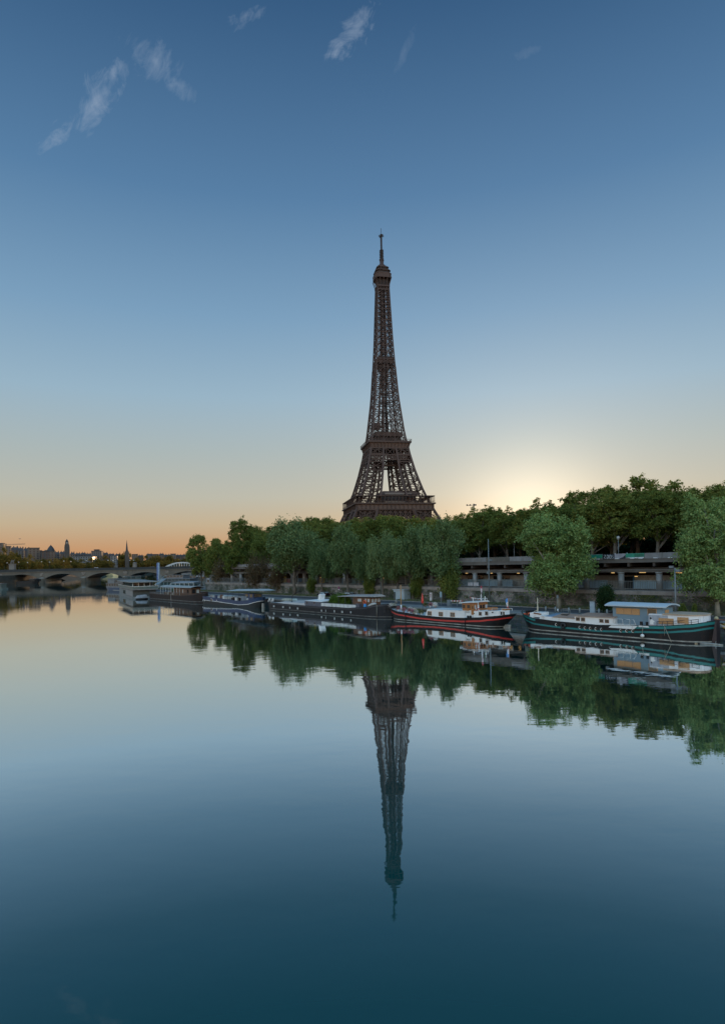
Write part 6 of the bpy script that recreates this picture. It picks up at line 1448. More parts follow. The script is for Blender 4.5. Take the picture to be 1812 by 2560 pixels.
# ------------------------------------------------------------------ boats further up the river
def far_boats():
    # grey two-storey houseboat
    a = on_plane(332, 1497, 0); ang = math.atan2(-.885, .465)      # local +x points from its far end towards us
    L, W = 44.0, 9.0; org = a + Vector((-.465, .885, 0)) * L
    r = empty('houseboat', org, ang, 'boxy grey two-storey houseboat with a wide flat overhanging roof', 'houseboat')
    pale = mat('houseboat_pale', (.17, .18, .18), .6, (.13, .14, .14), .4); dk = mat('houseboat_dark', (.045, .055, .055), .5); gl = mat('houseboat_glass', (.06, .085, .085), .1, (.03, .04, .04), .5)
    mb = MB(); mb.box(0, L, 0, W, -.8, .7); mb.build('hull', mat('houseboat_hull', (.17, .18, .18), .6), r)
    mb = MB(); mb.box(0, L - .6, .25, W - .25, .7, 3.3); mb.build('lower_wall', pale, r)
    mb = MB(); mb.box(L - .6, L - .55, .3, W - .3, .7, 3.3); mb.build('stern_wall', dk, r)
    mb = MB(); mb.box(-.2, L + 1.6, -.2, W + .2, 3.3, 3.6); mb.build('balcony', mat('balcony_taupe', (.22, .20, .19), .7), r)
    for y0, y1, x0, x1 in ((-.18, -.12, 0, L + 1.5), (W + .1, W + .16, 0, L + 1.5)):
        mb = MB(); mb.box(x0, x1, y0, y1, 3.6, 4.6); mb.build('glass_railing', mat('railing_glass', (.16, .20, .19), .3), r)
    mb = MB(); mb.box(L + 1.45, L + 1.5, -.1, W + .1, 3.6, 4.6); mb.build('glass_railing', mat('railing_green', (.07, .11, .105), .3), r)
    mb = MB(); mb.bar((L + 1.5, -.2, 4.65), (L + 1.5, W + .2, 4.65), .12); mb.bar((0, -.15, 4.65), (L + 1.5, -.15, 4.65), .12); mb.build('handrail', rail_white, r)
    mb = MB(); mb.box(4, L - 5, 1.2, W - 1, 3.6, 6.1); mb.build('upper_house', dk, r)
    for i in range(7): mb = MB(); mb.box(6 + i * 5, 10.4 + i * 5, 1.1, 1.2, 3.9, 5.8); mb.build('window', gl, r)
    for i in range(3): mb = MB(); mb.box(L - 5, L - 4.95, 1.5 + i * 2.2, 3.4 + i * 2.2, 3.9, 5.9); mb.build('window', gl, r)
    mb = MB(); mb.hexa([(0, -.6, 6.1), (L + 1.2, -.6, 6.1), (L + 1.2, W + .6, 6.1), (0, W + .6, 6.1), (0, -.6, 6.4), (L + 1.2, -.6, 6.4), (L + 1.2, W + .6, 6.5), (0, W + .6, 6.5)]); mb.build('roof', mat('houseboat_roof', (.22, .23, .225), .7), r)
    for i in range(5): mb = MB(); mb.bar((L - .4, .2 + i * 2.1, 3.6), (L - .4, .2 + i * 2.1, 6.1), .16); mb.build('post', rail_white, r)
    mb = MB(); mb.box(L - 30, L - 23, .15, .25, 1.2, 2.6); mb.build('window', gl, r)
    mb = MB()
    for i in range(14): mb.box(L - 20 + i * 1.3, L - 18.9 + i * 1.3, .17, .25, .9, 3.0)
    mb.build('louvre', mat('louvre_pale', (.24, .25, .26), .5), r)
    # covered dinghy at its stern
    c = on_plane(350, 1498, 0) + Vector((1.0, -1.2, 0)); d = empty('covered_dinghy', c, ang + 1.9, 'small boat under a pale grey cover at the stern of the houseboat', 'dinghy')
    mb = MB(); mb.lathe([(.05, -2.2), (.8, -1.7), (1.1, -.4), (1.1, 1.2), (.9, 2.2)], n=14); mb.v = [(v[2], v[1], max(-.3, v[0] * .7 + .15)) for v in mb.v]; mb.build('hull', hull_black, d)
    mb = MB(); mb.hexa([(-1.9, -1.0, .5), (2.2, -1.05, .5), (2.2, 1.05, .5), (-1.9, 1.0, .5), (-1.4, -.5, 1.5), (1.8, -.7, 1.7), (1.8, .7, 1.7), (-1.4, .5, 1.5)]); mb.build('cover', mat('cover_grey', (.27, .28, .30), .7), d)
    # white ship with a blue bow behind it
    def ship(name, px0, px1, py, Y0, Y1, W, decks, label, hullm, hull_h, cat='ship', bow=True, extra=None):
        A = on_plane(px0, py, 0); u = ray(px0, py); A = Vector((u[0] * Y0, Y0, 0)); u = ray(px1, py); B = Vector((u[0] * Y1, Y1, 0)); d = B - A; L = d.length
        r = empty(name, A, math.atan2(d.y, d.x), label, cat)
        mb = MB(); n = 16; top = []; 
        for i in range(n + 1):
            q = i / n; f = min(1, .25 + .75 * (1 - (1 - min(1, q / .22)) ** 2)) if bow else 1
            top.append((q * L, W / 2 * f, hull_h * (1 + (.5 * (1 - q / .2) ** 2 if bow and q < .2 else 0))))
        v = []
        for x, h, z in top: v += [(x, -h, z), (x, h, z), (x + (.06 * L * (1 - x / (.2 * L)) if bow and x < .2 * L else 0), -h * .9, -.8), (x + (.06 * L * (1 - x / (.2 * L)) if bow and x < .2 * L else 0), h * .9, -.8)]
        f = []
        for i in range(n): a = i * 4; f += [(a, a + 2, a + 6, a + 4), (a + 1, a + 5, a + 7, a + 3), (a, a + 4, a + 5, a + 1)]
        f += [(0, 1, 3, 2), (n * 4, n * 4 + 2, n * 4 + 3, n * 4 + 1)]; mb.add(v, f); mb.build('hull', hullm, r)
        for (x0, x1, z0, z1, m, win) in decks:
            mb = MB(); mb.box(x0 * L, x1 * L, -W / 2 + .4, W / 2 - .4, z0, z1); c = mb.build('deck_house', m, r)
            mb = MB(); mb.box(x0 * L - .4, x1 * L + .4, -W / 2 + .1, W / 2 - .1, z1, z1 + .16); mb.build('roof', mat('ship_roof', (.14, .15, .155), .6), c)
            if win:
                k = max(2, int((x1 - x0) * L / 2.6))
                for i in range(k):
                    xa = x0 * L + (x1 - x0) * L * (i + .12) / k; xb = x0 * L + (x1 - x0) * L * (i + .86) / k
                    mb = MB(); mb.box(xa, xb, -W / 2 + .33, -W / 2 + .4, z0 + (z1 - z0) * .35, z1 - .2); mb.build('window', gl, c)
        return r, L
    w2 = mat('ship_white', (.14, .15, .16), .5, (.10, .11, .115), .3)
    ship('river_ship', 271, 372, 1475, 345, 318, 8, [(.12, .95, 1.6, 3.9, w2, True), (.16, .34, 4.06, 6.4, w2, False), (.36, .8, 4.06, 5.6, mat('ship_grey', (.10, .11, .12), .4), True)], 'white river ship with a dark blue bow behind the grey houseboat', mat('ship_blue', (.02, .045, .10), .4), 1.6, 'ship')
    ship('tour_boat', 308, 378, 1462, 420, 428, 8, [(.05, .8, 1.4, 4.0, mat('tour_dark', (.06, .075, .075), .3), True), (.1, .62, 4.2, 6.6, mat('tour_dark', (.06, .075, .075)), True)], 'white tour boat with a raked glass front under the third bridge arch', w2, 1.4, 'tour boat', extra=None)
    ship('tour_boat', 406, 498, 1462, 352, 340, 7, [(.05, .9, 1.3, 3.9, mat('tour_green', (.12, .17, .17), .4), True), (.08, .86, 4.1, 5.4, mat('tour_grey', (.13, .135, .145), .4), True)], 'low tour boat with a striped pale roof behind the brown barge', w2, 1.3, 'tour boat')
    ship('tour_boat', 415, 490, 1455, 430, 420, 8, [(.08, .9, 1.6, 4.4, mat('tour_grey', (.13, .135, .145)), True), (.15, .7, 4.6, 6.8, mat('tour_grey', (.13, .135, .145)), True)], 'tall white tour boat under the rightmost bridge arch', w2, 1.6, 'tour boat')
    ship('tour_boat', 440, 500, 1450, 480, 480, 8, [(.05, .9, 1.6, 5.4, mat('tour_grey', (.13, .135, .145)), True), (.3, .7, 5.6, 7.6, w2, False)], 'grey tour boat farthest back under the rightmost bridge arch', w2, 1.6, 'tour boat')
    # pontoon restaurant with posts
    p = on_plane(427, 1480, 0); Y = 262; x0 = ray(425, 1455)[0] * Y; x1 = ray(492, 1455)[0] * Y
    r = empty('pontoon_terrace', (x0, Y, 0), -.25, 'floating terrace with a grey flat roof on white posts behind the brown barge', 'pontoon'); L = x1 - x0
    mb = MB(); mb.box(-1, L + 1, 0, 6, -.5, 1.2); mb.build('pontoon', deck_grey, r); mb = MB(); mb.hexa([(0, 0, 4.9), (L, 0, 4.9), (L, 6, 4.9), (0, 6, 4.9), (.6, 0, 5.2), (L, 0, 5.2), (L, 6, 5.6), (1.5, 6, 5.6)]); mb.build('roof', mat('terrace_roof', (.30, .32, .35), .6), r)
    for i in range(6): mb = MB(); mb.bar((.4 + i * (L - .8) / 5, .2, 1.2), (.4 + i * (L - .8) / 5, .2, 4.9), .16); mb.build('post', rail_white, r)
    mb = MB(); mb.box(L * .25, L * .9, 2.5, 5, 1.2, 4.2); mb.build('bar_house', mat('terrace_dark', (.05, .06, .055), .6), r)
    me = leaf_mesh('hedge_leaves', [(0, 0, .6, 2.6, .5, .6)], 160, 20, .12, .2, L_plane, 91)[0]; h = empty('planter_hedge', Vector((x0, Y, 1.2)) + Vector((2.6, -.4, 0)), -.25, 'low green hedge in front of the floating terrace', 'hedge'); o = bpy.data.objects.new('hedge_leaves', me); COL.objects.link(o); link_child(o, h); mb = MB(); mb.box(-2.6, 2.6, -.4, .4, 0, .4); mb.build('trough', rust_m, h)
    # gangway and mooring pile
    p = on_plane(398, 1452, 1.0); r = empty('mooring_pile', (ray(397, 1430)[0] * 300, 300, -1), 0, 'tall blue and white mooring pile in front of the stone bridge', 'pile')
    mb = MB(); mb.tube([(0, 0, 0), (0, 0, 15.2)], .55, 14); mb.build('pile', mat('pile_white', (.30, .34, .38), .5), r); mb = MB(); mb.box(-.62, -.1, -.62, -.5, 6.5, 15.0); mb.build('blue_band', mat('pile_blue', (.12, .18, .40)), r)
    A = at_depth(391, 1462, 270); B = at_depth(412, 1447, 285); r = empty('gangway', A, 0, 'pale sloping gangway between the ship and the quay', 'gangway'); d = B - A
    mb = MB(); mb.bar((0, 0, 0), d, 1.6, .2); mb.build('walkway', mat('gangway_pale', (.32, .335, .34)), r); mb = MB(); mb.bar(Vector((0, -.8, 1)), d + Vector((0, -.8, 1)), .1); mb.bar(Vector((0, -.8, .5)), d + Vector((0, -.8, .5)), .06); mb.build('handrail', rail_white, r)
    # boats near and beyond the bridge
    ship('work_boat', -30, 14, 1457, 400, 400, 7, [(.1, .92, 1.0, 3.6, mat('work_green', (.07, .10, .09), .5), True)], 'low work boat with a white flat roof at the left edge', mat('work_hull', (.10, .13, .12), .6), 1.0, 'boat', False)
    ship('dark_barge', 98, 50, 1461, 560, 566, 8, [(.05, .3, 2.4, 4.4, hull_black, False)], 'black barge moored at the left pier of the stone bridge', hull_black, 2.4, 'barge')
    ship('tour_boat', 134, 176, 1448, 905, 925, 11, [(.1, .95, 2.2, 5.4, mat('pinkish_white', (.55, .5, .48), .5), True), (.3, .9, 5.6, 9.2, mat('pinkish_white', (.55, .5, .48)), True)], 'white tour boat seen through the second bridge arch', w2, 2.2, 'tour boat')
    ship('tour_boat', 178, 204, 1444, 960, 985, 11, [(.1, .95, 2.2, 6.0, w2, True)], 'second white tour boat beyond the second bridge arch', w2, 2.2, 'tour boat')
    gold = mat('sunlit_cream', (.72, .55, .30), .35, (.62, .46, .24), .1)  # golden sunlight painted into the boat's colour
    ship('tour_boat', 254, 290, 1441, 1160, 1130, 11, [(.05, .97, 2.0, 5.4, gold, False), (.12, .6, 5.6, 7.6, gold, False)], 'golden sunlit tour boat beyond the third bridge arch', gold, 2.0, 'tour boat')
far_boats()

# ------------------------------------------------------------------ stone arch bridge
def stone_bridge():
    YB = 597.0; px2x = lambda px: (px - CX) / F * YB - ROLL * 0.0
    st = mat('bridge_stone', (.12, .105, .085), .85, (.085, .075, .062), .08, dirt=((.05, .045, .04), .12, .52, .75)); stp = mat('bridge_parapet', (.034, .036, .036), .85, (.022, .024, .025), .2); dk = mat('bridge_soffit', (.12, .11, .10), .9)
    piers = [1 - 104, 1, 105, 209, 313, 417, 521]; xs = [px2x(p) for p in piers]
    r = empty('stone_bridge', (0, YB, 0), 0, 'long low stone bridge of flat arches across the river', 'bridge')
    D = 34; zc = 10.6; pw = 2.6
    mb = MB()
    for xa, xb in zip(xs, xs[1:]):
        a, b = xa + pw, xb - pw; n = 22; cx = (a + b) / 2; hw = (b - a) / 2; rise = 4.6; R = (hw * hw + rise * rise) / (2 * rise)
        arc = [(a + (b - a) * i / n, 8.6 - R + math.sqrt(R * R - (a + (b - a) * i / n - cx) ** 2)) for i in range(n + 1)]
        for y0 in (0, D):
            for (p, q) in zip(arc, arc[1:]): mb.add([(p[0], y0, p[1]), (q[0], y0, q[1]), (q[0], y0, zc), (p[0], y0, zc)], [(0, 1, 2, 3)] if y0 == 0 else [(3, 2, 1, 0)], 0)
        for (p, q) in zip(arc, arc[1:]): mb.add([(p[0], 0, p[1]), (p[0], D, p[1]), (q[0], D, q[1]), (q[0], 0, q[1])], [(0, 1, 2, 3)], 1)
    for x in xs: mb.add([(x - pw, 0, 4.0), (x + pw, 0, 4.0), (x + pw, 0, zc), (x - pw, 0, zc), (x - pw, D, 4.0), (x + pw, D, 4.0), (x + pw, D, zc), (x - pw, D, zc)], [(0, 1, 2, 3), (5, 4, 7, 6)], 0)
    mb.add([(xs[0] - pw, 0, zc), (xs[-1] + pw, 0, zc), (xs[-1] + pw, D, zc), (xs[0] - pw, D, zc)], [(0, 1, 2, 3)], 0); mb.build('arches', [st, dk], r)
    mb = MB(); mb.box(xs[0] - 30, xs[-1] + 8, -.6, 0, zc, zc + .5); mb.build('cornice', mat('bridge_stone', (.12, .105, .085)), r)
    for x in xs:
        mb = MB(); mb.box(x - pw, x + pw, .5, D - .5, -2, 4.0); mb.lathe([(pw, -2), (pw, 4.1), (pw + .3, 4.3), (pw * .6, 5.2), (.2, 5.5)], x, .4, 14); mb.build('pier', mat('pier_stone', (.19, .185, .17), .85, (.12, .12, .11), .2), r)
        mb = MB(); mb.box(x - 1.8, x + 1.8, -.25, 0, 6.4, 9.6); mb.ring((x, -.3, 8), 1.3, .3, 'y'); mb.box(x - .6, x + .6, -.5, -.25, 6.8, 9.2); mb.build('carved_emblem', mat('emblem_stone', (.22, .19, .16), .9, (.12, .10, .09), .6), r)
    mb = MB(); mb.box(xs[0] - 30, xs[-1] + 8, -.4, .1, zc + .5, 13.3); mb.box(xs[0] - 30, xs[-1] + 8, -.5, .2, 13.3, 13.5)
    x = xs[0]
    while x < xs[-1]: mb.box(x, x + .5, -.46, -.4, zc + .5, 13.3); x += 2.0
    mb.build('parapet', stp, r)
    mb = MB(); mb.box(xs[0] - 30, xs[-1] + 8, D - .2, D + .2, zc, 13.3); mb.build('parapet', stp, r)
    # statue on its pedestal
    x = px2x(28.5); s = empty('equestrian_statue', (x, YB + 2.5, zc + .01), 0, 'pale stone horse and man on a tall pedestal at the left end of the bridge', 'statue'); m = mat('statue_stone', (.16, .145, .13), .8, (.12, .11, .10), .3)
    mb = MB(); mb.box(-2.6, 2.6, -1.6, 1.6, 0, 8.2); mb.box(-2.9, 2.9, -1.9, 1.9, 0, 1.0); mb.box(-2.9, 2.9, -1.9, 1.9, 7.8, 8.5); mb.build('pedestal', m, s)
    bm_ = [((-1.1, 0, 10.6), .62), ((.0, 0, 10.5), .6), ((1.0, 0, 10.7), .66), ((1.6, 0, 11.9), .36), ((2.0, 0, 12.4), .3), ((2.5, 0, 11.9), .17), ((1.1, -.35, 9.6), .2), ((1.3, -.35, 8.5), .14), ((1.0, .35, 9.6), .2), ((.9, .35, 8.5), .14), ((-1.2, -.35, 9.7), .26), ((-1.5, -.35, 9.2), .16), ((-1.2, -.35, 8.5), .14), ((-1.2, .35, 9.7), .26), ((-1.6, .35, 9.2), .16), ((-1.4, .35, 8.5), .14), ((-1.8, 0, 10.2), .14), ((-2.1, 0, 9.0), .12)]
    skin_body('horse', bm_, [(0, 1), (1, 2), (2, 3), (3, 4), (4, 5), (2, 6), (6, 7), (2, 8), (8, 9), (0, 10), (10, 11), (11, 12), (0, 13), (13, 14), (14, 15), (0, 16), (16, 17)], m, s)
    skin_body('man', [((.2, -1.1, 10.1), .22), ((.2, -1.1, 11.1), .3), ((.2, -1.1, 11.9), .32), ((.2, -1.1, 12.3), .12), ((.2, -1.1, 12.7), .24), ((0, -1.1, 9.3), .18), ((0, -1.1, 8.5), .14), ((.4, -1.1, 9.3), .18), ((.4, -1.1, 8.5), .14), ((.7, -1.0, 11.6), .14), ((1.1, -.8, 11.6), .11), ((-.3, -1.1, 11.4), .14), ((-.4, -1.1, 10.8), .11)], [(0, 1), (1, 2), (2, 3), (3, 4), (0, 5), (5, 6), (0, 7), (7, 8), (2, 9), (9, 10), (2, 11), (11, 12)], m, s)
    # a few people and vehicles crossing
    for k, (px, dz, c, lab) in enumerate([(50, 0, (.3, .2, .22), 'person in a dull pink top walking on the bridge near the statue'), (58.5, 0, (.5, .14, .10), 'person in a red top walking on the bridge near the statue'), (79, 0, (.2, .2, .24), 'person in grey walking on the bridge right of the walkers near the statue'), (357, 0, (.4, .3, .32), 'person in a pale top on the bridge left of the mooring pile'), (365, 0, (.3, .25, .3), 'person in dark clothes on the bridge nearest the mooring pile')]):
        person((px2x(px) , YB + 3, zc + 1.1), 1.57, lab, mat('cloth_%d' % k, c, .8), mat('trousers_dark', (.04, .04, .05), .8), .2, group='people crossing the stone bridge')
    for k, (px, wd, c, hgt, lab, cat) in enumerate([(233, 4.6, (.62, .66, .7), 1.9, 'white van driving over the middle of the stone bridge', 'van'), (375, 5.2, (.10, .14, .14), 1.7, 'dark green car on the stone bridge left of the blue and white pile', 'car')]):
        v = empty('vehicle', (px2x(px), YB + 9, zc + 2.0 - .9 + .01), 0, lab, cat, 'vehicles on the stone bridge'); m = mat('vehicle_paint_%d' % k, c, .3)
        mb = MB(); mb.prism_xz([(-wd / 2, .4), (wd / 2, .4), (wd / 2, 1.2), (wd / 2 - .9, 1.3), (wd / 2 - 1.5, hgt + .4), (-wd / 2 + .2, hgt + .4), (-wd / 2, 1.2)], -.9, .9); mb.build('body', m, v)
        for s_ in (-1, 1): mb = MB(); mb.box(-wd / 2 + .5, wd / 2 - 1.4, s_ * .91 - .02, s_ * .91 + .02, 1.35, hgt + .2); mb.build('side_window', pane_dark, v)
        for x_ in (-wd * .3, wd * .3):
            for s_ in (-1, 1): mb = MB(); mb.tube([(x_, s_ * .7, .36), (x_, s_ * .92, .36)], .36, 12); mb.build('wheel', mat('rubber', (.02, .02, .022)), v)
    # white block and slim column at the bridge
    x = px2x(319); s = empty('stone_pylon', (x, YB + 20, zc), 0, 'small white stone pylon on the bridge left of the pile', 'pylon'); mb = MB(); mb.frustum(0, 0, 0, 1.7, 1.7, 7.2, 1.4, 1.4); mb.frustum(0, 0, 7.2, 1.7, 1.7, 8.0, .6, .6); mb.build('shaft', mat('statue_stone', (.42, .38, .34)), s); mb = MB(); mb.box(-2, 2, -2, 2, 0, 1.0); mb.build('base', mat('statue_stone', (.42, .38, .34)), s)
    # street lamps behind the bridge
    proto = None; gm = mat('lamp_glass_white', (.55, .52, .48), .3)
    for i, (px, py, Y) in enumerate([(19, 1407, 640), (47.5, 1405, 640), (70, 1406, 640), (105, 1404, 640), (125, 1405, 700), (160.5, 1402.5, 760), (178, 1403.5, 800), (217, 1401.5, 900), (271, 1400.5, 1000), (283, 1401, 1000), (325.5, 1400.5, 1050), (335, 1400.5, 1050)]):
        p = at_depth(px, py, Y); lab = 'white globe street lamp before the autumn trees, %s from the left' % ordinal(i); sc = Y / 640
        if proto is None:
            proto = empty('street_lamp', (p.x, Y, 8), 0, lab, 'street lamp', 'globe lamps behind the stone bridge'); mb = MB(); mb.tube([(0, 0, 0), (0, 0, 1.0)], [.09, .05], 8); mb.build('post', mat('lamp_post_dark', (.02, .022, .02), .7), proto); mb = MB(); mb.lathe([(.05, 0), (.45, .2), (.6, .5), (.45, .85), (.05, 1.0)], n=10); g = mb.build('lamp_globe', gm, proto)
            c = proto
        else: c = copy_tree(proto); c['label'] = lab; c.location = (p.x, Y, 8)
        for ch in _kids[c.name]:
            hgt = p.z - 8
            if ch.name.startswith('post'): ch.scale = (sc * 1.3, sc * 1.3, hgt - .6 * sc)
            else: ch.location = (0, 0, hgt - .7 * sc); ch.scale = (sc,) * 3
stone_bridge()
def steel_bridge():
    Y = 850; X = lambda px, py: at_depth(px, py, Y).x
    r = empty('steel_arch_bridge', (0, Y, 0), 0, 'white steel arch footbridge with upright hangers rising behind the stone bridge', 'bridge'); m = mat('steel_white', (.46, .46, .46), .5, (.36, .36, .36), .2)
    pts = [(404, 1426), (412, 1418.5), (422, 1413.5), (432, 1409.5), (442, 1407.2), (455, 1406.2), (468, 1407), (480, 1410), (492, 1415), (505, 1424)]
    P = [at_depth(x, y, Y) for x, y in pts]; P = [Vector((p.x, 0, p.z)) for p in P]
    for y in (0, 7):
        mb = MB()
        for a, b in zip(P, P[1:]): mb.bar(a + Vector((0, y, 0)), b + Vector((0, y, 0)), .8, 1.6)
        mb.build('arch', m, r)
    zd = at_depth(450, 1418.5, Y).z
    mb = MB(); mb.box(P[0].x - 60, P[-1].x + 40, 0, 7, zd - 1.2, zd); mb.build('deck', mat('steel_deck', (.14, .13, .13), .7), r)
    for i in range(12):
        x = P[1].x + 3 + i * (P[-2].x - P[1].x - 6) / 11
        for a, b in zip(P, P[1:]):
            if a.x <= x <= b.x:
                z = a.z + (b.z - a.z) * (x - a.x) / (b.x - a.x); mb = MB(); mb.bar((x, 0, zd), (x, 0, z), .75); mb.build('hanger', m, r)
    for x in (P[0].x - 2, P[-1].x + 2): mb = MB(); mb.box(x - 3, x + 3, -1, 8, -2, zd - 1.2); mb.build('pier', mat('pier_stone', (.19, .185, .17)), r)
steel_bridge()

# ------------------------------------------------------------------ the town on the hill
def town():
    wl = [mat('facade_cream', (.14, .105, .082), .8, (.105, .08, .063), .1), mat('facade_grey', (.062, .056, .055), .8, (.048, .044, .043), .1), mat('facade_pale', (.12, .105, .095), .8, (.09, .08, .075), .1), mat('facade_brown', (.09, .072, .062), .8)]
    slate = mat('roof_slate', (.040, .038, .042), .7, (.028, .027, .03), .1); zinc = mat('roof_zinc', (.10, .105, .115), .9, (.08, .085, .09), .1, spec=.1); win = mat('town_window', (.03, .033, .04), .15)
    def building(px0, px1, ytop, Y, label, wm, roof='flat', drop=30, name='building', cat='building', rot=.35, rows=None, rm=None):
        A, B = at_depth(px0, ytop, Y), at_depth(px1, ytop, Y); w = B.x - A.x; drop = max(drop, A.z - ground_z(A.x, Y) + 3); zb = A.z - drop
        r = empty(name, (A.x, Y, zb), rot, label, cat, 'buildings on the hill'); d = w * .8; w_ = w / math.cos(rot) * .86
        rh = 4.4 if roof != 'flat' else 0; wt = drop - rh
        mb = MB(); mb.box(0, w_, 0, d, 0, wt); mb.build('wall', wm, r)
        rm = rm or slate
        if roof == 'mansard':
            mb = MB(); mb.hexa([(-.3, -.3, wt), (w_ + .3, -.3, wt), (w_ + .3, d + .3, wt), (-.3, d + .3, wt), (1.6, 1.6, drop), (w_ - 1.6, 1.6, drop), (w_ - 1.6, d - 1.6, drop), (1.6, d - 1.6, drop)]); rf = mb.build('roof', rm, r)
            for i in range(2): mb = MB(); xx = w_ * (.25 + .45 * i); mb.box(xx, xx + 1.4, d * .4, d * .4 + 3, drop - .5, drop + 2.2); mb.build('chimney', wl[3], rf)
        elif roof == 'pyramid':
            mb = MB(); mb.frustum(w_ / 2, d / 2, wt, w_ / 2 + .4, d / 2 + .4, drop, .3, .3); mb.build('roof', rm, r)
        else:
            mb = MB(); mb.box(-.5, w_ + .5, -.5, d + .5, wt, wt + .9); mb.build('roof', rm, r)
        nx = max(2, int(w_ / 4.2)); nz = rows or max(2, int(min(wt, 18) / 3.6))
        for k in range(nz):
            z = wt - 3.1 - k * 3.5
            if z < .5: break
            for face in (0, 1):
                L_ = w_ if face == 0 else d; c = max(2, int(L_ / 4.2))
                for i in range(c):
                    a = L_ * (i + .3) / c; b = L_ * (i + .72) / c; mb = MB()
                    if face == 0: mb.box(a, b, -.08, 0, z, z + 2.1)
                    else: mb.box(w_, w_ + .08, a, b, z, z + 2.1)
                    mb.build('window', win, r)
        return r
    B = building
    B(-14, 8, 1359, 900, 'palace pavilion with a colonnade and bright roof edge at the left edge', wl[2], 'flat', 26, rot=.3, rm=zinc)
    B(15, 27, 1366.5, 960, 'small orange sunlit house right of the palace pavilion', wl[0], 'flat', 22)
    B(28, 47, 1368, 1080, 'long dark-roofed house above the autumn trees, left part of the hill', wl[1], 'mansard', 24); B(46, 60, 1370, 1000, 'pinkish house with a low dark roof on the hill', wl[2], 'mansard', 22)
    B(58, 76, 1371, 1090, 'slate-roofed house left of the bright corner building', wl[1], 'mansard', 24); B(72, 96, 1370.5, 980, 'tall corner building with a sunlit right face and flat roof', wl[0], 'flat', 26, rot=.6)
    B(94, 104, 1377, 1000, 'small terraced house right of the sunlit corner building', wl[0], 'flat', 22, rot=.6); B(103, 121, 1378.5, 960, 'broad grey blank-walled building before the domed church', wl[1], 'flat', 24, rot=.5)
    B(120, 134, 1379, 985, 'sunlit building with tall windows before the domed church', wl[0], 'flat', 24, rot=.55); B(134, 150, 1380, 1150, 'slate-roofed row right of the domed church', wl[1], 'mansard', 22)
    B(149, 163, 1379.5, 1240, 'dark roofed house left of the tall bell tower', wl[3], 'mansard', 22); B(176, 188, 1381.5, 1300, 'house with lit end wall right of the bell tower', wl[0], 'mansard', 20); B(188, 203, 1383, 1340, 'low slate house second right of the bell tower', wl[1], 'mansard', 20); B(202, 216, 1382, 1400, 'house with pointed roof midway to the flat-topped block', wl[3], 'mansard', 20); B(214, 230, 1384, 1340, 'low dark house left of the flat-topped block', wl[1], 'mansard', 20)
    B(229, 256, 1378, 1380, 'wide flat-topped block crowning the hill', wl[2], 'flat', 24, rot=.2); B(236, 250, 1374.5, 1400, 'attic storey on top of the flat-topped block', wl[1], 'flat', 22, rot=.2)
    B(255, 272, 1382, 1420, 'slate house right of the flat-topped block', wl[3], 'mansard', 20); B(271, 288, 1384.5, 1460, 'low house second right of the flat-topped block', wl[1], 'mansard', 20); B(288, 303, 1385, 1480, 'dark house left of the church spire', wl[3], 'mansard', 20)
    B(177, 239, 1392, 1180, 'long white low building half hidden by autumn trees', mat('white_long', (.17, .17, .17), .6), 'flat', 16, rot=.08, rm=zinc); B(277, 293, 1390, 1220, 'short white building between trees left of the church spire', mat('white_long', (.17, .17, .17)), 'flat', 16, rot=.1, rm=zinc)
    for i, (a, b, y) in enumerate([(330, 346, 1386), (345, 360, 1388), (366, 384, 1384.5), (383, 398, 1386), (398, 412, 1384), (411, 428, 1386.5), (427, 441, 1385), (440, 458, 1387), (456, 474, 1386)]):
        B(a, b, y, 1500 + 20 * (i % 3), 'distant roof on the hill right of the church spire, %s from the spire' % ordinal(i), wl[i % 4], 'mansard' if i % 3 else 'flat', 20)
    # church with pyramidal dome
    st = mat('church_stone', (.085, .068, .058), .85, (.06, .05, .043), .15)
    p = at_depth(128, 1362, 1100); k = 1100 / F; r = empty('domed_church', (p.x, 1100, p.z - 45), .4, 'dark church with a wide pointed dome on the hill', 'church')
    mb = MB(); mb.lathe([(9.4 * k * 1.02, 0), (9.4 * k, 45 - 17 * k), (9.6 * k, 45 - 14.5 * k)], n=8, smooth=False); mb.build('drum', st, r); mb = MB(); mb.lathe([(9.9 * k, 45 - 14.5 * k), (7.2 * k, 45 - 9 * k), (3.6 * k, 45 - 4 * k), (1.3 * k, 45 - 2 * k), (1.0 * k, 45 - 1 * k), (.2 * k, 45)], n=8, smooth=False); mb.build('dome', slate, r); mb = MB(); mb.box(-14 * k, -5 * k, -5 * k, 5 * k, 0, 45 - 13 * k); mb.build('nave', st, r)
    # bell tower
    p = at_depth(168, 1347.5, 1200); k = 1200 / F; h = 60; r = empty('bell_tower', (p.x, 1200, p.z - h), .5, 'tall stepped stone bell tower with a pointed cap on the hill', 'tower')
    mb = MB(); mb.frustum(0, 0, 0, 6.2 * k, 6.2 * k, h - 20 * k, 5.7 * k, 5.7 * k); mb.frustum(0, 0, h - 20 * k, 5.2 * k, 5.2 * k, h - 13 * k, 4.6 * k, 4.6 * k); mb.frustum(0, 0, h - 13 * k, 3.9 * k, 3.9 * k, h - 6.5 * k, 3.4 * k, 3.4 * k)
    for a in range(4): R = Matrix.Rotation(a * math.pi / 2, 4, 'Z'); q = MB().frustum(4.6 * k, 4.6 * k, h - 22 * k, 1.2 * k, 1.2 * k, h - 15 * k, .5 * k, .5 * k); mb.add([R @ Vector(v) for v in q.v], q.f)
    mb.build('shaft', st, r); mb = MB(); mb.lathe([(4.1 * k, h - 6.5 * k), (2.6 * k, h - 4 * k), (1.2 * k, h - 1.8 * k), (.1, h)], n=8, smooth=False); mb.build('cap', slate, r)
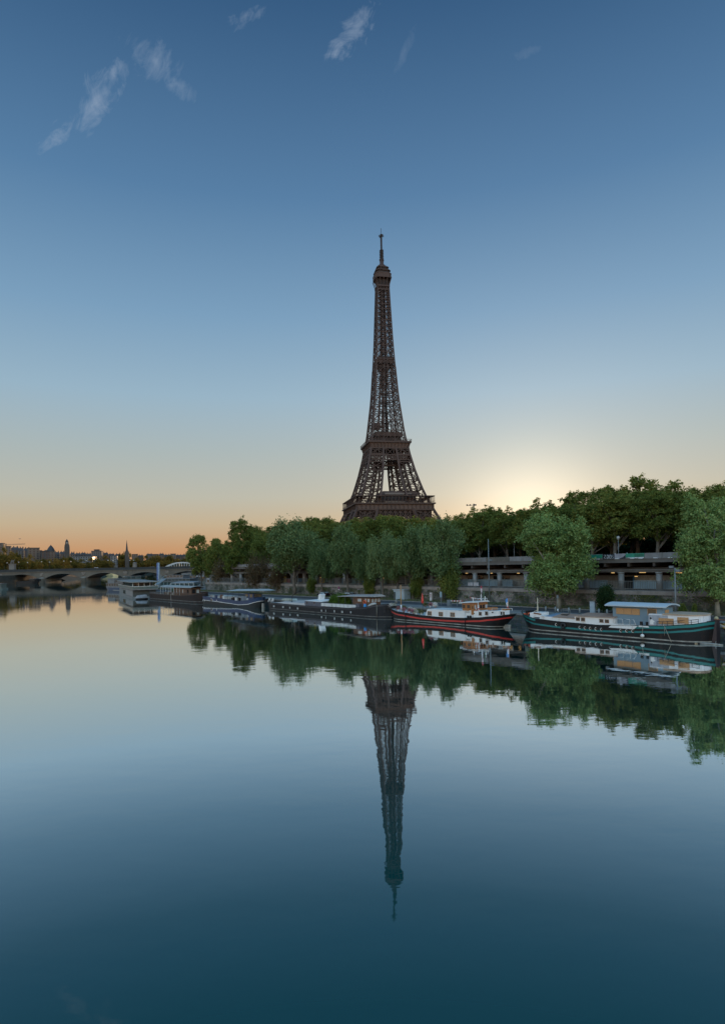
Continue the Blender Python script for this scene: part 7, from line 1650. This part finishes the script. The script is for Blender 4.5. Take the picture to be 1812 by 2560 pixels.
    mb = MB(); mb.box(-1.2 * k, 1.2 * k, -3.9 * k, -3.4 * k, h - 11.5 * k, h - 8 * k); mb.build('belfry_opening', mat('belfry_pale', (.4, .36, .32)), r)
    # spire
    p = at_depth(317.5, 1350, 1250); k = 1250 / F; h = 70; r = empty('church_spire', (p.x, 1250, p.z - h), .2, 'slender dark church spire above the autumn trees', 'church')
    mb = MB(); mb.frustum(0, 0, 0, 4.6 * k, 4.6 * k, h - 30 * k, 4.2 * k, 4.2 * k)
    for x in (-1, 1):
        for y in (-1, 1): mb.frustum(x * 4.2 * k, y * 4.2 * k, h - 36 * k, .9 * k, .9 * k, h - 27 * k, .2 * k, .2 * k)
    mb.build('tower', st, r); mb = MB(); mb.lathe([(3.2 * k, h - 30 * k), (2.2 * k, h - 20 * k), (1.1 * k, h - 9 * k), (.12 * k, h)], n=8, smooth=False); mb.build('spire', slate, r)
    # crane jib and a distant aircraft
    p = at_depth(14, 1363, 1500); q = at_depth(64, 1360.5, 1500); r = empty('tower_crane', (p.x, 1500, p.z - 40), 0, 'thin crane jib above the roofs at the left', 'crane'); m = mat('crane_steel', (.10, .09, .08), .7); d = Vector((q.x - p.x, 0, q.z - p.z))
    mb = MB(); n = 16
    for i in range(n):
        a = d * (i / n); b = d * ((i + 1) / n); mb.bar(a + Vector((0, 0, 40)), b + Vector((0, 0, 40)), .5); mb.bar(a + Vector((0, 0, 42 - i * .05)), b + Vector((0, 0, 42 - i * .05 - .05)), .4); mb.bar(a + Vector((0, 0, 40)), b + Vector((0, 0, 42)), .3)
    mb.build('jib', m, r); mb = MB(); mb.bar((2, 0, 0), (2, 0, 44), 1.6); mb.build('mast', m, r)
    p = at_depth(50.5, 1347, 2500); r = empty('aircraft', p, 0, 'tiny dark aircraft in the orange sky above the crane jib', 'aircraft'); m = mat('aircraft_grey', (.16, .15, .15), .5)
    mb = MB(); mb.lathe([(.1, -4.6), (.9, -3.6), (1.1, -1), (1.0, 2), (.5, 4.2), (.2, 4.8)], n=10); mb.v = [(v[2], v[1], v[0]) for v in mb.v]; mb.build('fuselage', m, r); mb = MB(); mb.box(-.6, 1.2, -5.5, 5.5, .2, .45); mb.build('wing', m, r); mb = MB(); mb.prism_xz([(3.6, .4), (4.8, .4), (5.0, 2.0), (4.4, 2.0)], -.12, .12); mb.build('tail', m, r)
town()
# ------------------------------------------------------------------ upper street details
def street_things():
    r = empty('slate_pavilion', Q(-60, 150, 11.08), QA, 'pavilion with a broad grey roof under the street trees on the right', 'pavilion')
    zr = mat('pavilion_roof', (.17, .18, .20), .7, (.13, .14, .155), .3)
    mb = MB(); mb.hexa([(-2, -1, 3.0), (18, -1, 3.0), (18, 12, 3.0), (-2, 12, 3.0), (0, 4, 7.5), (16, 4, 7.5), (16, 8, 7.5), (0, 8, 7.5)]); mb.build('roof', zr, r); mb = MB(); mb.box(0, 16, 1, 10, 0, 3.0); mb.build('wall', mat('pavilion_dark', (.04, .04, .04), .8), r)
    for px, y0, n, lab in ((1544, 1341, 128.8, 'street lamp with a pale head above the black lettered panel'), (1284, 1354, 129.5, 'slim street lamp behind the bright green tree')):
        t, z = on_quay(px, y0, n); r = empty('street_lamp', Q(t, n, 11.08), QA, lab, 'street lamp'); mb = MB(); mb.tube([(0, 0, 0), (0, 0, z - 11.08 - .7)], [.1, .06], 8); mb.build('post', metal, r); mb = MB(); mb.lathe([(.12, z - 11.9), (.34, z - 11.4), (.3, z - 11.1), (.1, z - 11.0)], n=8); mb.build('lamp_head', mat('lamp_head_pale', (.42, .44, .45), .3), r)
    for px, lab in ((1531, 'pale cone-shaped bollard on the street behind the lettered panel'), (1561, 'pale cone-shaped bollard on the street behind the green banner')):
        t, z = on_quay(px, 1380, 127.5); r = empty('cone_bollard', Q(t, 128.4, 11.08), 0, lab, 'bollard'); mb = MB(); mb.lathe([(.5, 0), (.42, .5), (.12, 1.3), (.05, 1.5)], n=8); mb.build('post', mat('cone_pale', (.42, .42, .43)), r); mb = MB(); mb.lathe([(.6, 0), (.6, .12)], n=8); mb.build('base', paving, r)
    p = at_depth(1184, 1290, 205); top = at_depth(1184, 1261, 205).z; r = empty('floodlight_mast', (p.x, 205, 11.08), 0, 'dark floodlight mast with a lamp crossbar above the trees right of the tower', 'mast'); m = mat('mast_dark', (.03, .03, .03), .6)
    mb = MB(); mb.tube([(0, 0, 0), (0, 0, top - 11.08 + .2)], [.35, .2], 8); mb.build('pole', m, r); mb = MB(); w = 2.2; z = top - 11.4; mb.bar((-w, 0, z), (.6, 0, z + .1), .14); mb.bar((-1.3, 0, z - .9), (0, 0, z - .7), .1); mb.build('crossbar', m, r)
    for x in (-w, -1.2, .1, .6): mb = MB(); mb.box(x - .2, x + .25, -.3, .1, z - .1, z + .35); mb.build('floodlight', m, r)
street_things()
